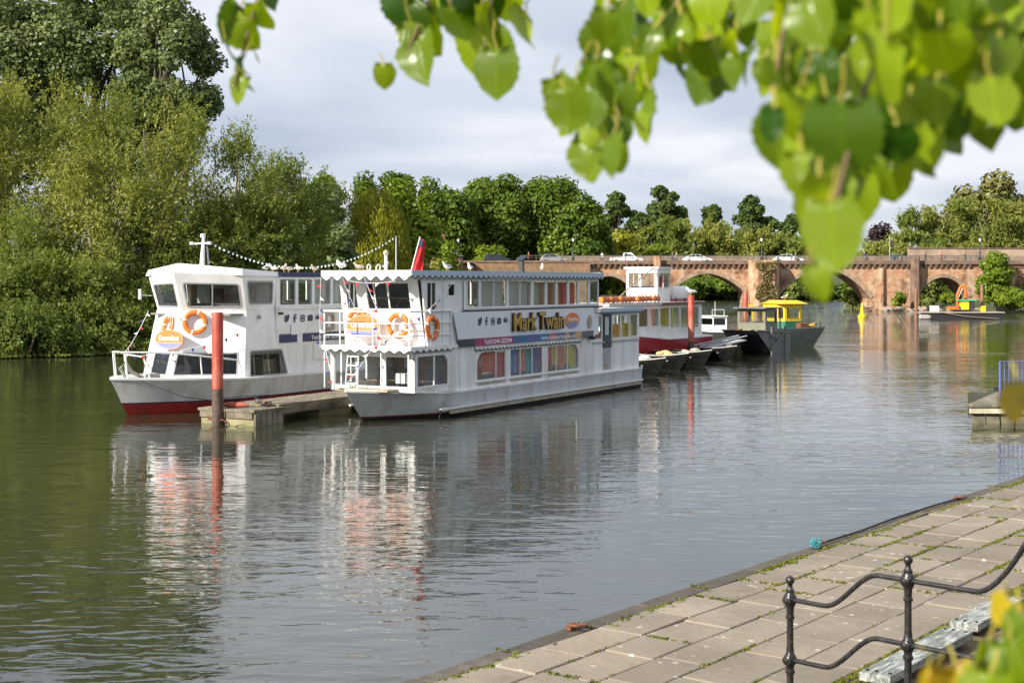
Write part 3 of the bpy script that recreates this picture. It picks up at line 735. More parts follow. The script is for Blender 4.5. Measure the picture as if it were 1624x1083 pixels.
ivy('ivy', 'brown green ivy covering the wide cutwater pier of the bridge', bx(1190), bx(1228), 1.0, 7.2, BY - 3.3, 5200, 3)
ivy('ivy', 'low green weeds growing round the foot of the ivy-clad bridge pier', bx(1178), bx(1236), -.1, 1.6, BY - 3.9, 800, 4)
# brick approach wall at the left, sandstone walls beyond the right end
w = thing('approach_wall', (bx(845), BY - 1.2, 0), 0, 'brown brick wall carrying the road towards the bridge behind the moored boats', 'wall')
MB().box((0, 0, top_z / 2 - .3), (bx(935) - bx(755), .6, top_z + 1.0)).build('masonry', M('brown_brick', (.24, .15, .085), .92, var=.35, scale=1.4), w)
MB().box((0, -.02, top_z + .26), (bx(935) - bx(755) + .1, .75, .14)).build('coping', dsand, w)
for (x0, x1, yy, z0, z1, lab) in ((1440, 1700, 226, 6.0, 9.5, 'long pale pink sandstone wall behind the right end of the bridge'), (1595, 1700, 206, 0, 6.2, 'sandstone retaining wall on the right bank behind the round green shrub')):
    kx = yy / FPX; X0, X1 = (x0 - CXP) * kx, (x1 - CXP) * kx
    o = thing('sandstone_wall', ((X0 + X1) / 2, yy, z0), 0, lab, 'wall')
    MB().box((0, 0, (z1 - z0) / 2 - .2), (X1 - X0, .6, z1 - z0 + .4)).build('masonry', M('pale_sandstone', (.40, .29, .22), .92, var=.25, scale=1.0, dirt=(.2, .13, .09), dirt_amt=.6) if yy > 210 else sand, o)
    MB().box((0, 0, z1 - z0 + .06), (X1 - X0 + .1, .8, .16)).build('coping', dsand, o)
# rocks on the right bank in front of the bridge
rockm = M('bank_rock', (.30, .24, .19), .95, var=.35, scale=2.5, bump=.5)
rk = random.Random(4)
for j in range(34):
    px = rk.uniform(1395, 1600); Y = rk.uniform(207, 213.5); X = (px - CXP) / FPX * Y; s_ = rk.uniform(.25, .8)
    bm = bmesh.new(); bmesh.ops.create_icosphere(bm, subdivisions=2, radius=s_)
    for v in bm.verts: v.co = v.co * rk.uniform(.8, 1.15); v.co.z *= .6
    me = bpy.data.meshes.new('rock'); bm.to_mesh(me); bm.free(); me.materials.append(rockm)
    o = bpy.data.objects.new('rock', me); col.objects.link(o); o.location = (X, Y, rk.uniform(.0, .25)); o.rotation_euler = (0, 0, rk.uniform(0, 6)); tag(o, 'pale boulder on the bank at the foot of the bridge', 'rock', 'boulders at the foot of the bridge')

# ------------------------------------------------------------------ trees
willow = leafmat('willow_leaf', (.12, .155, .032), (.285, .31, .078), (.41, .41, .12), trans=.42, gloss=.02, scale=.18)
willow2 = leafmat('willow_leaf_green', (.095, .14, .03), (.215, .27, .065), (.33, .34, .10), trans=.42, gloss=.02, scale=.18)
poplar = leafmat('poplar_leaf', (.075, .11, .038), (.16, .21, .075), (.27, .31, .15), trans=.3, gloss=.03, scale=.2)
limeg = leafmat('lime_green_leaf', (.09, .15, .016), (.19, .27, .026), (.28, .33, .035), trans=.4, gloss=.03)
chest = leafmat('chestnut_leaf', (.045, .085, .012), (.105, .17, .022), (.19, .25, .035), trans=.33, gloss=.03, scale=.2)
golden = leafmat('golden_willow_leaf', (.14, .165, .022), (.28, .29, .035), (.40, .37, .05), trans=.42, gloss=.02)
oakm = leafmat('distant_oak_leaf', (.045, .075, .022), (.09, .135, .034), (.14, .18, .045), trans=.28, gloss=.03, scale=.15)
copper = leafmat('copper_leaf', (.03, .018, .025), (.05, .03, .035), trans=.2, gloss=.04)
def place(px, top, Y, wpx, z=None):
    X = (px - CXP) / FPX * Y; z = max(.1, ground_h(X, Y)) if z is None else z
    return (X, Y, z), CAMZ - (top - HORY) / FPX * Y - z, wpx / FPX * Y
G1 = 'willows on the near left bank'
def sp(label, px, top, Y, wpx, mat, seed, **kw):
    b_, h, w_ = place(px, top, Y, wpx, kw.pop('z', None)); return spray_tree(kw.pop('name', 'willow_tree'), label, b_, h, w_, mat, seed, **kw)
def cl(label, px, top, Y, wpx, mat, seed, **kw):
    b_, h, w_ = place(px, top, Y, wpx, kw.pop('z', None)); return clump_tree(kw.pop('name', 'leafy_tree'), label, b_, h, w_, mat, seed, **kw)
cl('tall dark poplar rising behind the olive willows', 150, -60, 118, 300, poplar, 11, nleaf=42000, leaf=.26, nclump=120, cr=.075, cbase=.3, name='poplar_tree', shape='dome', depth=12)
cl('spreading dark poplar with open limbs leaning over the willow crowns', 262, -20, 112, 190, poplar, 12, nleaf=22000, leaf=.25, nclump=80, cr=.075, cbase=.42, name='poplar_tree', depth=9)
cl('poplar beyond the willows at the edge of the view', 10, -70, 116, 210, poplar, 13, nleaf=22000, leaf=.26, nclump=80, cr=.085, cbase=.3, name='poplar_tree', depth=9)
sp('olive yellow willow at the river edge upstream of the white boats', 40, 88, 92, 300, willow, 21, nspray=2900, per=15, slen=2.4, depth=8, show_limbs=18, leaf=.26, lw=.085, nclump=70)
sp('broad olive willow with pale slanting branches behind the faceted white wheelhouse', 205, 98, 90, 290, willow, 22, nspray=3000, per=15, slen=2.4, depth=8, show_limbs=22, leaf=.26, lw=.085, nclump=70)
sp('feathery willow behind the wheelhouse mast', 335, 165, 93, 250, willow2, 23, nspray=4200, per=15, slen=2.2, depth=6, show_limbs=14, leaf=.25, lw=.085, nclump=60)
sp('willow whose crown hangs beyond the string of lights', 425, 222, 99, 210, willow2, 24, nspray=3400, per=15, slen=2.0, depth=6, show_limbs=8, leaf=.25, lw=.09, nclump=50)
sp('willow at the outer edge of the left bank thicket', -70, 60, 90, 240, willow, 25, nspray=1900, per=14, slen=2.4, depth=8, show_limbs=8, leaf=.27, lw=.09)
for k_, (px, top, Y, wp) in enumerate(((-10, 400, 82, 150), (85, 385, 84, 170), (180, 405, 85.5, 150), (270, 400, 88, 150), (360, 380, 91, 150), (440, 370, 95, 150), (30, 300, 86, 190), (140, 290, 87, 200), (250, 300, 89, 190), (350, 300, 93, 170))):
    sp(['low willow bush overhanging the water, %s from the moored boats' % ORD[5 - k_] if k_ < 6 else '', 'taller willow bush filling the bank thicket, %s from the moored boats' % ORD[9 - k_]][k_ > 5], px, top, Y, wp, willow2, 40 + k_, nspray=1150, per=13, slen=1.5, depth=5, show_limbs=5, leaf=.25, lw=.095, name='willow_bush', cat='bush', group=['low bushes along the left bank', 'middle bushes of the left bank thicket'][k_ > 5], up=.35, nclump=36)
for k_, (px, top, Y, wp) in enumerate(((-25, 470, 79.0, 110), (45, 462, 79.6, 120), (115, 468, 81.5, 110), (180, 470, 83.2, 100), (240, 462, 85.5, 110))):
    sp('dark bush trailing its branches into the water, %s from the faceted wheelhouse boat' % ORD[4 - k_], px, top, Y, wp, willow2, 170 + k_, nspray=750, per=13, slen=1.1, depth=4, show_limbs=3, leaf=.22, lw=.09, name='bank_bush', cat='bush', group='trailing bushes at the water line', up=.0, droop=1.0, nclump=30, z=.05, cbase=.0)
cl('blue green white poplar beside the weeping willow', 500, 278, 112, 110, poplar, 14, nleaf=9000, leaf=.30, nclump=40, cr=.12, cbase=.05, name='poplar_tree')
cl('lower blue green tree in front of the weeping willow', 525, 335, 108, 90, poplar, 15, nleaf=6000, leaf=.28, nclump=34, cr=.13, cbase=.04, name='poplar_tree')
sp('golden willow between the poplar and the weeping willow', 545, 278, 124, 130, golden, 26, nspray=1700, per=13, slen=2.0, leaf=.28, lw=.10, show_limbs=4)
cl('light green tree behind the golden willow', 510, 268, 150, 80, limeg, 30, nleaf=5000, leaf=.32, nclump=30, cr=.13)
# weeping willow: hanging strands
def weeping(label, px, top, Y, wpx, mat, seed):
    b_, h, w_ = place(px, top, Y, wpx); rng = np.random.default_rng(seed); root = thing('weeping_willow', b_, 0, label, 'tree')
    ns = 900; a = rng.uniform(0, 6.283, ns); r_ = np.sqrt(rng.uniform(.05, 1, ns)); x = np.cos(a) * r_ * w_ / 2; y = np.sin(a) * r_ * w_ / 2
    zt = h * (1 - .30 * r_ ** 2) * rng.uniform(.90, 1.02, ns); zb_ = np.maximum(.6, zt - h * rng.uniform(.3, .85, ns)); per = 34
    t = rng.uniform(0, 1, (ns, per)); z = zt[:, None] + (zb_ - zt)[:, None] * t
    k1 = np.sqrt(t); P = np.stack([x[:, None] * (.72 + .32 * k1), y[:, None] * (.72 + .32 * k1), z], 2).reshape(-1, 3) + rng.normal(size=(ns * per, 3)) * .09
    D = rng.normal(size=P.shape) * .22 + np.array([0, 0, -1]); N = np.stack([np.repeat(np.cos(a), per), np.repeat(np.sin(a), per), np.zeros(ns * per)], 1) + rng.normal(size=P.shape) * .5
    link('crown', leaves_mesh('crown', P, D, N, .36, .085), mat, root)
    mb = MB(); limb(mb, (0, 0, -.2), (.2, 0, h * .75), .35, .12, rng, .04, 7); mb.build('trunk', M('bark', (.10, .08, .06), .9), root, True)
weeping('weeping willow with long yellow green hanging strands', 598, 288, 121, 120, golden, 5)
cl('bright yellow green lime tree behind the small flag', 648, 282, 140, 105, limeg, 31, nleaf=9000, leaf=.32, nclump=44, cr=.14, cbase=.05)
cl('round topped tree standing highest above the bright lime tree', 630, 246, 180, 66, chest, 32, nleaf=6000, leaf=.34, nclump=34, cr=.13, cbase=.3)
cl('small crowned tree left of the highest tree', 578, 260, 178, 40, chest, 33, nleaf=3500, leaf=.32, nclump=22, cr=.15, cbase=.3)
cl('tree right of the highest tree', 682, 274, 190, 60, chest, 34, nleaf=4500, leaf=.36, nclump=28, cr=.14, cbase=.25)
for k_, (px, top, Y, wp) in enumerate(((712, 276, 226, 110), (758, 272, 234, 96), (800, 268, 232, 92), (846, 263, 236, 100), (888, 269, 232, 96), (922, 298, 230, 80), (945, 338, 236, 60))):
    cl(ORD[k_] + ' dark rounded chestnut from the lodge in the row behind the bridge approach', px, top, Y, wp, chest, 50 + k_, nleaf=15000, leaf=.46, nclump=46, cr=.17, cbase=.03, group='chestnuts behind the bridge approach', name='chestnut_tree')
for k_, (px, top, Y, wp) in enumerate(((700, 372, 205, 70), (775, 378, 222, 60))):
    cl(['bright shrub below the brick lodge roof', 'bright green shrub behind the road wall under the chestnuts'][k_], px, top, Y, wp, limeg, 60 + k_, nleaf=2600, leaf=.32, nclump=20, cr=.2, cbase=.02, name='shrub', cat='shrub')
# beyond the bridge
for k_, (px, top, wp, lab) in enumerate(((978, 304, 66, 'conical dark tree on the skyline closest to the chestnut row'), (1010, 322, 40, 'small skyline tree between two taller dark trees'), (1051, 291, 60, 'tallest dark tree on the skyline above the bridge traffic'), (1080, 322, 36, 'low skyline tree beside the tallest one'), (1129, 319, 42, 'small round skyline tree standing alone above the olive thicket'), (1189, 307, 54, 'round skyline tree above the middle bridge lamp'), (1222, 338, 60, 'low wide wood edge on the skyline'), (1262, 338, 60, 'low tree on the skyline near the hanging lime leaves'))):
    cl(lab, px, top, 440, wp, oakm, 70 + k_, nleaf=6000, leaf=.85, nclump=34, cr=.13, cbase=.12, shape='round' if k_ else 'cone', z=8)
for k_ in range(9):
    px = 1000 + k_ * 33; sp('olive willow in the thicket beyond the bridge, %s from the chestnut row' % ORD[k_], px, [362, 356, 345, 343, 346, 350, 352, 350, 356][k_], 340 + (k_ % 2) * 8, 66, [willow, willow2][k_ % 3 == 2], 80 + k_, nspray=950, per=13, slen=3.2, leaf=.85, lw=.40, show_limbs=4, group='willow thicket beyond the bridge', depth=9, nclump=30)
for k_, (px, top, Y, wp, lab) in enumerate(((985, 362, 250, 62, 'yellow green tree left of the pickup on the bridge'), (1040, 382, 246, 50, 'bright green shrub behind the pickup on the bridge'), (1095, 440, 330, 70, 'bright bush on the far shore seen through the widest left arch'), (1150, 436, 332, 80, 'leafy bush on the far shore above the moored green dinghy'))):
    cl(lab, px, top, Y, wp, [golden, limeg, chest, chest][k_], 90 + k_, nleaf=4500, leaf=.55, nclump=26, cr=.2, cbase=.02, name='shrub', cat='shrub')
for k_ in range(7):
    cl('bush lining the far shore seen through the arches, %s from the chestnut row' % ORD[k_], 975 + k_ * 66, 444, 336, 90, [chest, willow2, oakm][k_ % 3], 100 + k_, nleaf=2600, leaf=.8, nclump=18, cr=.24, cbase=.02, group='bushes of the far shore', name='shore_bush', cat='bush', depth=6)
cl('dark copper beech half hidden by the hanging leaf', 1392, 345, 300, 50, copper, 110, nleaf=3000, leaf=.5, nclump=24, cr=.16, cbase=.05, name='copper_beech')
for k_, (px, top, Y, wp) in enumerate(((1395, 372, 250, 70), (1440, 326, 262, 90), (1490, 315, 268, 90), (1535, 305, 270, 90), (1580, 295, 262, 100), (1625, 300, 266, 100), (1420, 372, 246, 60), (1470, 365, 248, 70), (1668, 300, 262, 100))):
    sp(['light olive willow of the wood beyond the bridge, %s from the copper beech' % ORD[min(k_, 5)], 'low olive willow standing directly behind the traffic light', 'low olive willow between the traffic light and the pink sandstone wall', 'light olive willow past the outermost retaining wall'][max(0, k_ - 5)], px, top, Y, wp, [willow, willow2][k_ % 2], 120 + k_, nspray=1100, per=13, slen=2.8, leaf=.66, lw=.28, show_limbs=9, group='willows beyond the right end of the bridge', depth=9, up=.8, nclump=34)
for k_, (px, top, wp, lab) in enumerate(((1528, 282, 70, 'round olive tree above the right hand willow wood'), (1580, 267, 60, 'tall narrow olive tree topping the right hand willow wood'), (1615, 300, 60, 'olive tree at the outer edge above the willow wood'))):
    cl(lab, px, top, 300, wp, leafmat('olive_oak', (.10, .11, .035), (.19, .185, .06), (.25, .23, .08), trans=.2, gloss=.04), 140 + k_, nleaf=7000, leaf=.7, nclump=30, cr=.19, cbase=.1)
cl('green pointed shrub on the right bank in front of the bridge end', 1578, 388, 203, 78, limeg, 150, nleaf=9000, leaf=.3, nclump=50, cr=.13, cbase=.02, shape='cone', name='shrub', cat='shrub', depth=5)
cl('low rounded shrub at the water edge beside the pointed shrub', 1602, 456, 199, 62, limeg, 151, nleaf=3500, leaf=.28, nclump=26, cr=.17, cbase=.02, name='shrub', cat='shrub', z=.2)
for k_, (px, top, Y, wp, lab) in enumerate(((1425, 462, 212, 26, 'small bush between the two right arches'), (1472, 470, 213, 26, 'pale bush inside the smallest arch'), (1500, 462, 216, 28, 'green bush under the smallest arch'), (1352, 450, 225, 40, 'leafy bush seen through the largest arch'), (1640, 440, 204, 60, 'bank shrub past the edge of the retaining wall'))):
    cl(lab, px, top, Y, wp, [limeg, willow2][k_ % 2], 160 + k_, nleaf=1100, leaf=.28, nclump=16, cr=.2, cbase=.02, name='shrub', cat='shrub', z=.3, limbs=False)
# ================================================================== boats
BANG = math.atan2(.878, .479)
white = M('boat_white_paint', (.84, .84, .83), .35, var=.05, scale=2.0, dirt=(.52, .50, .46), dirt_amt=.35, coat=.2)
white2 = M('boat_white_worn', (.85, .85, .85), .45, var=.06, scale=3.5, dirt=(.45, .36, .27), dirt_amt=.5, stretch=(1, 1, .14))
hullw = M('hull_white_worn', (.77, .77, .75), .38, var=.08, scale=3.0, dirt=(.34, .24, .15), dirt_amt=.55, stretch=(1, 1, .16))
greyp = M('boat_grey_paint', (.40, .42, .45), .5, var=.1, scale=2, dirt=(.25, .23, .2), dirt_amt=.4)
redhull = M('red_antifoul', (.42, .03, .025), .55, var=.25, scale=3, dirt=(.10, .03, .02), dirt_amt=.8)
blackhull = M('black_hull', (.022, .022, .025), .6, var=.3, scale=3, dirt=(.10, .06, .04), dirt_amt=.5)
tealhull = M('teal_boot', (.02, .10, .13), .5, var=.3, scale=4)
creamb = M('cream_strake', (.46, .40, .30), .6, var=.15, scale=3, dirt=(.2, .12, .07), dirt_amt=.6)
navy = M('navy_paint', (.02, .03, .11), .45)
trim = M('trim_dark', (.03, .032, .04), .5)
railw = M('rail_white', (.78, .78, .77), .35)
woodm = M('interior_wood', (.22, .12, .06), .5, var=.3, scale=3, stretch=(1, 1, 6))
seatm = M('seat_dark', (.05, .045, .05), .7)
floorm = M('deck_floor', (.22, .21, .20), .8)
cream = M('interior_cream', (.62, .60, .52), .6)
clearg = glass('clear_glass'); darkg = glass('smoked_glass', (.55, .57, .58)); 
orange = M('lifebuoy_orange', (.85, .19, .02), .45, var=.1, scale=8, dirt=(.5, .12, .03), dirt_amt=.4)
tape = M('reflective_tape', (.75, .75, .72), .3)
orangep = M('sign_orange', (.80, .20, .05), .5); goldm = M('gold_paint', (.52, .33, .06), .45, .3); brownm = M('sign_brown', (.07, .045, .03), .5)
signb = M('sign_blue', (.22, .25, .62), .5); whitep = M('lettering_white', (.85, .85, .85), .5)

def xf(o): return Matrix.Translation(o.location) @ Matrix.Rotation(o.rotation_euler.z, 4, 'Z')
def lifebuoy(world_c, normal, label, group=None, Rr=.30, rot=0.0):
    n_ = Vector(normal).normalized(); o = thing('lifebuoy', world_c, 0, label, 'lifebuoy', group)
    ring = MB(); ring.torus((0, 0, 0), n_, Rr, .078, 32, 10, .8); ring.build('ring', orange, o, True)
    a = n_.orthogonal().normalized(); b_ = n_.cross(a)
    for j in range(4):
        t = j * math.pi / 2 + .5 + rot; mb = MB(); mb.torus((0, 0, 0), n_, Rr, .082, 4, 10, .82, t - .09, t + .09); mb.build('band', tape, o, True)
    rp = []
    for j in range(33):
        t = 2 * math.pi * j / 32 + .5 + rot; r_ = Rr + .085 + .02 * abs(math.sin(2 * (t - .5 - rot))); rp.append((a * math.cos(t) + b_ * math.sin(t)) * r_)
    MB().tube(rp, .008, 5, False).build('grab_line', railw, o, True)
    return o
pen_mats = [M('pennant_red', (.55, .02, .03), .7), M('pennant_white', (.75, .75, .75), .7), M('pennant_navy', (.025, .035, .20), .7)]
def bunting(pts, label, sag=.15, step=.26, size=.15, seed=1):
    size *= .8
    rr = random.Random(seed); pts = [Vector(p) for p in pts]; o = thing('bunting', pts[0], 0, label, 'bunting'); line = []
    for a, c in zip(pts[:-1], pts[1:]):
        m_ = max(4, int((c - a).length / .12))
        for j in range(m_ + (1 if c is pts[-1] else 0)):
            t = j / m_; p = a.lerp(c, t); p.z -= sag * 4 * t * (1 - t); line.append(p - pts[0])
    MB().tube(line, .008, 5).build('cord', railw, o)
    acc = 0; k = rr.randrange(3)
    for a, c in zip(line[:-1], line[1:]):
        acc += (c - a).length
        if acc > step:
            acc = 0; d = (c - a).normalized(); sw = Vector((rr.uniform(-.5, .5), rr.uniform(-.5, .5), -1)).normalized()
            if abs(d.z) > .7: dn = (Vector((1, -.3, -.25)) * rr.choice((1, 1, -1)) + sw * .4).normalized()
            else: dn = sw
            p0 = a - d * size * .45; p1_ = a + d * size * .45; p2_ = a + dn * size * 1.15; nn = d.cross(dn).normalized() * .002
            curl = d.cross(dn).normalized() * rr.uniform(-.03, .03)
            mb = MB(); mb.add([p0 - nn, p1_ - nn, p2_ - nn + curl, p0 + nn, p1_ + nn, p2_ + nn + curl], [(0, 1, 2), (5, 4, 3), (0, 3, 4, 1), (1, 4, 5, 2), (2, 5, 3, 0)])
            mb.build('pennant', pen_mats[k % 3], o); k += 1
    return o
def icons(pl, a, b, h, parent, mat, step, order='bfcpt'):
    """bird, letter f, camera, play box and dotted owl marks"""
    for j, ch in enumerate(order):
        x = a + j * step; mb = MB(); P = lambda L: [(x + u * h, b + v * h) for u, v in L]
        if ch == 'b': mb.plate(pl, P([(0, .12), (.28, .05), (.5, .1), (.72, .28), (.85, .55), (.9, .78), (1, .88), (.86, .88), (.95, 1), (.8, .95), (.66, 1), (.5, .92), (.46, .72), (.25, .78), (.06, .95), (.05, .7), (.12, .55), (.02, .56), (.14, .36), (.22, .3), (.1, .28), (.2, .18)]), (), .002, .012)
        elif ch == 'f': mb.plate(pl, P([(.32, 0), (.52, 0), (.52, .45), (.72, .45), (.74, .63), (.52, .63), (.52, .78), (.6, .84), (.76, .84), (.76, 1), (.5, 1), (.34, .88), (.32, .63), (.2, .63), (.2, .45), (.32, .45)]), (), .002, .012)
        elif ch == 'c': mb.plate(pl, P(rrect(.05, .05, .9, .9, .2)), [P(rrect(.16, .16, .79, .79, .14))], .002, .012); mb.plate(pl, P([(.48 + .19 * math.cos(t * .7854), .48 + .19 * math.sin(t * .7854)) for t in range(8)]), [P([(.48 + .1 * math.cos(t * .7854), .48 + .1 * math.sin(t * .7854)) for t in range(8)])], .002, .012)
        elif ch == 'p': mb.plate(pl, P(rrect(.0, .1, .95, .85, .2)), [P([(.36, .3), (.68, .48), (.36, .66)])], .002, .012)
        else:
            for cx_ in (.25, .75): mb.plate(pl, P([(cx_ + .25 * math.cos(t * .7854), .5 + .25 * math.sin(t * .7854)) for t in range(8)]), [P([(cx_ + .14 * math.cos(t * .7854), .5 + .14 * math.sin(t * .7854)) for t in range(8)])], .002, .012); mb.plate(pl, P([(cx_ + .06 * math.cos(t), .5 + .06 * math.sin(t)) for t in range(6)]), (), .002, .012)
            mb.plate(pl, P([(.1, .78), (.5, .95), (.9, .78), (.5, .86)]), (), .002, .012)
        mb.build('printed_icon', mat, parent)
def oval_sign(pl, ca, cb, ra, rb, parent, words=True):
    e = lambda k, dz=0: [(ca + ra * k * math.cos(t * math.pi / 16), cb + rb * k * math.sin(t * math.pi / 16)) for t in range(32)]
    mb = MB(); mb.plate(pl, e(1), (), .0, .06); s = mb.build('oval_sign', M('sign_rim', (.75, .35, .2), .5), parent)
    up = [(ca + ra * .94 * math.cos(t * math.pi / 16), cb + rb * .92 * math.sin(t * math.pi / 16)) for t in range(-1, 18)]
    lo = [(ca + ra * .94 * math.cos(t * math.pi / 16), cb + rb * .92 * math.sin(t * math.pi / 16)) for t in range(18, 31)]
    mb = MB(); mb.plate(pl, up, (), .058, .066); mb.build('sign_field', orangep, s)
    mb = MB(); mb.plate(pl, lo, (), .058, .066); mb.build('sign_field', signb, s)
    if words:
        put_text('ChesterBoat', pl, ca - ra * .72, cb - rb * .08, rb * .52, s, whitep, ra * 1.44, .003, rb * .01, .070)
        mb = MB(); mb.plate(pl, rect(ca - ra * .74, cb - rb * .26, ca + ra * .74, cb - rb * .17), (), .066, .071); mb.build('sign_line', goldm, s)
    return s
def side_walls(root, W, poly, holes, mat, yb=0.0, name='side_wall', t=.05):
    for side in (0, 1):
        pl = PL((0, yb, 0), (1, 0, 0), (0, 0, 1)) if side == 0 else None
        if side == 0:
            mb = MB(); mb.plate(pl, poly, holes, -t, 0)
        else:
            mb = MB(); mb.plate(lambda a, b, tt=0.0: Vector((a, W - yb - tt * -1 if False else W - yb + tt, b)), poly, holes, -t, 0)
        mb.build(name, mat, root)
SPL = lambda yb=0.0: PL((0, yb, 0), (1, 0, 0), (0, 0, 1))                       # starboard side, +t outward
PPL = lambda W, yb=0.0: (lambda a, b, t=0.0: Vector((a, W - yb + t, b)))           # port side

# ------------------------------------------------------------------ the long two-deck boat
W = 3.08; L = 16.75
mt = thing('passenger_boat', (-2.9, 42.3, 0), BANG, 'two-deck white passenger boat with gold name lettering and coloured lower windows', 'boat')
yc = W / 2
sheer = lambda u: .74 + .20 * max(0, (3.0 - u) / 4.3) ** 1.6
hull_part([(-.45, .1, 1.35), (.11, -.58, 1.605)], L, yc, 3.6, 1.75, 'hull_bottom', blackhull, mt)
hull_part([(.11, -.58, 1.605), (.14, -.60, 1.61)], L, yc, 3.6, 1.75, 'boot_stripe', redhull, mt)
hull_part([(.14, -.60, 1.612), (lambda u: .14 + (sheer(u) - .14) * .5, -.95, 1.63), (sheer, -1.35, 1.66)], L, yc, 3.6, 1.75, 'hull', M('hull_grey_worn', (.60, .62, .64), .42, var=.08, scale=3.0, dirt=(.34, .27, .2), dirt_amt=.5, stretch=(1, 1, .16)), mt)
hull_part([(lambda u: sheer(u) - .03, -1.36, 1.675), (lambda u: sheer(u) + .02, -1.37, 1.675)], L, yc, 3.6, 1.75, 'deck_edge', white2, mt, cap=True)
MB().box((L / 2 + .6, 1.54 - 1.68, .275), (L - 1.3, .07, .06)).build('rub_rail', white, mt)
MB().box((L / 2 + .6, 1.54 + 1.68, .275), (L - 1.3, .07, .06)).build('rub_rail', white, mt)
MB().box((L / 2 + .9, 1.54 - 1.645, .17), (L - 1.9, .04, .14)).build('lower_strake', creamb, mt)
MB().tube([(1.3, -.13, .32), (1.2, -.17, .2), (1.15, -.15, .02)], .015, 5).build('fender_rope', trim, mt)
MB().box((L / 2 + 1.2, yc, .86), (L - 2.6, W - .2, .04)).build('lower_deck', floorm, mt)
# lower house: starboard and port walls with the openings of the photograph
HX0, HX1 = .02, 12.3
lw = [rrect(3.68, 1.0, 5.60, 1.93, .42, 6, (0, 0, 0, 1)), rect(5.90, 1.0, 8.26, 1.93), rrect(8.64, 1.0, 11.15, 1.93, .42, 6, (0, 0, 1, 0))]
fwin = rrect(.12, 1.0, 1.98, 1.96, .40, 6, (0, 0, 1, 0))
poly = [(HX0, .90), (3.0, .74), (HX1, .72), (HX1, 2.12), (HX0, 2.12)]
for pl in (SPL(), PPL(W)):
    mb = MB(); mb.plate(pl, poly, [fwin] + lw, -.05, 0); mb.build('lower_side_wall', white2, mt)
lowg = clearg
for pl in (SPL(), PPL(W)):
    window(pl, fwin, mt, white, clearg, .06, mull=(1.12,))
    window(pl, lw[0], mt, white, lowg, .045, mull=(4.95,)); window(pl, lw[1], mt, white, lowg, .045, mull=(6.63, 7.5)); window(pl, lw[2], mt, white, lowg, .045, mull=(9.33, 10.23))
    for q in lw: MB().plate(pl, rect(q[0][0] if False else min(p[0] for p in q) + .05, .84, max(p[0] for p in q) - .05, .93), (), -.001, .012).build('sill_recess', creamb, mt)
    MB().plate(pl, rect(3.6, .945, 11.25, .975), (), .0, .05).build('sill', white, mt)
for u in (2.08, 2.62, 3.2): MB().plate(SPL(), rect(u, .8, u + .012, 2.08), (), 0, .006).build('panel_seam', greyp, mt)
# coloured cloth behind the lower panes, standing in for their reflections
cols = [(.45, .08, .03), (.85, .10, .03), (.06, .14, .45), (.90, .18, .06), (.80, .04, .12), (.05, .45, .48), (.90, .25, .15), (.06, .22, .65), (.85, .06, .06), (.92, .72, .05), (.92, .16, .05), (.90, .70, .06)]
rr = random.Random(9)
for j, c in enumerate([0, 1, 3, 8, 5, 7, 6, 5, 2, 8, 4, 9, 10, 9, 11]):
    x0 = 3.72 + j * .495; mt_c = cloth('reflection_tint_%d' % c, cols[c]); mb = MB(); n_ = 8; top = 1.92 - rr.uniform(0, .1); bot = 1.02 + rr.uniform(0, .25)
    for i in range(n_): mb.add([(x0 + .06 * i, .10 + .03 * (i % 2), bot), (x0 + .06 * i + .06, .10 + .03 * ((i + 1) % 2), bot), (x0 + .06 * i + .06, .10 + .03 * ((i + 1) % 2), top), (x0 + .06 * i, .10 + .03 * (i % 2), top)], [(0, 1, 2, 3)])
    mb.build('reflection_cloth', mt_c, mt)
# lower front: three openings behind the bow
fp = PL((HX0, W, 0), (0, -1, 0), (0, 0, 1))
fo = [rect(.16, 1.0, .95, 1.94), rect(1.02, 1.0, 1.95, 1.94), rect(2.02, 1.0, 2.90, 1.94)]
mb = MB(); mb.plate(fp, [(0, .86), (W, .86), (W, 2.12), (0, 2.12)], fo, -.05, 0); mb.build('lower_front_wall', white, mt)
for q in fo: window(fp, q, mt, white, clearg, .05)
MB().box((-.28, yc, .93), (.6, W * .62, .06)).build('bow_shelf', creamb, mt)
for y in (.6, 1.5, 2.3):                                     # dim saloon: tables, benches, posters
    MB().box((1.3, y, 1.12), (.5, .5, .05)).build('table', woodm, mt); MB().box((2.0, y, 1.15), (.14, .55, .6)).build('bench_back', seatm, mt)
MB().box((3.3, yc, 1.45), (.06, W - .3, 1.2)).build('bulkhead', woodm, mt)
for (y, z, w_, h_, c) in ((.55, 1.6, .5, .42, (.55, .58, .55)), (1.2, 1.62, .4, .3, (.12, .22, .22)), (.3, 1.45, .3, .4, (.7, .6, .1)), (2.3, 1.5, .3, .5, (.7, .7, .66))): MB().box((3.25, y, z), (.02, w_, h_)).build('poster', M('poster_%d' % int(y * 100), c, .6), mt)
MB().box((.5, .75, 1.25), (.3, .35, .3)).build('locker', white, mt)
# boarding ladder leaning at the bow
ld = thing('boarding_ladder', xf(mt) @ Vector((-.25, 2.05, .95)), BANG, 'small white ladder standing in front of the lower front windows', 'ladder')
for y in (-.22, .22): MB().tube([(-.08, y, 0), (.02, y * .9, 1.02)], .022, 6).build('stile', railw, ld)
for z in (.15, .42, .69, .96): MB().box((-.08 + .098 * z, 0, z), (.05, .42, .03)).build('tread', railw, ld)
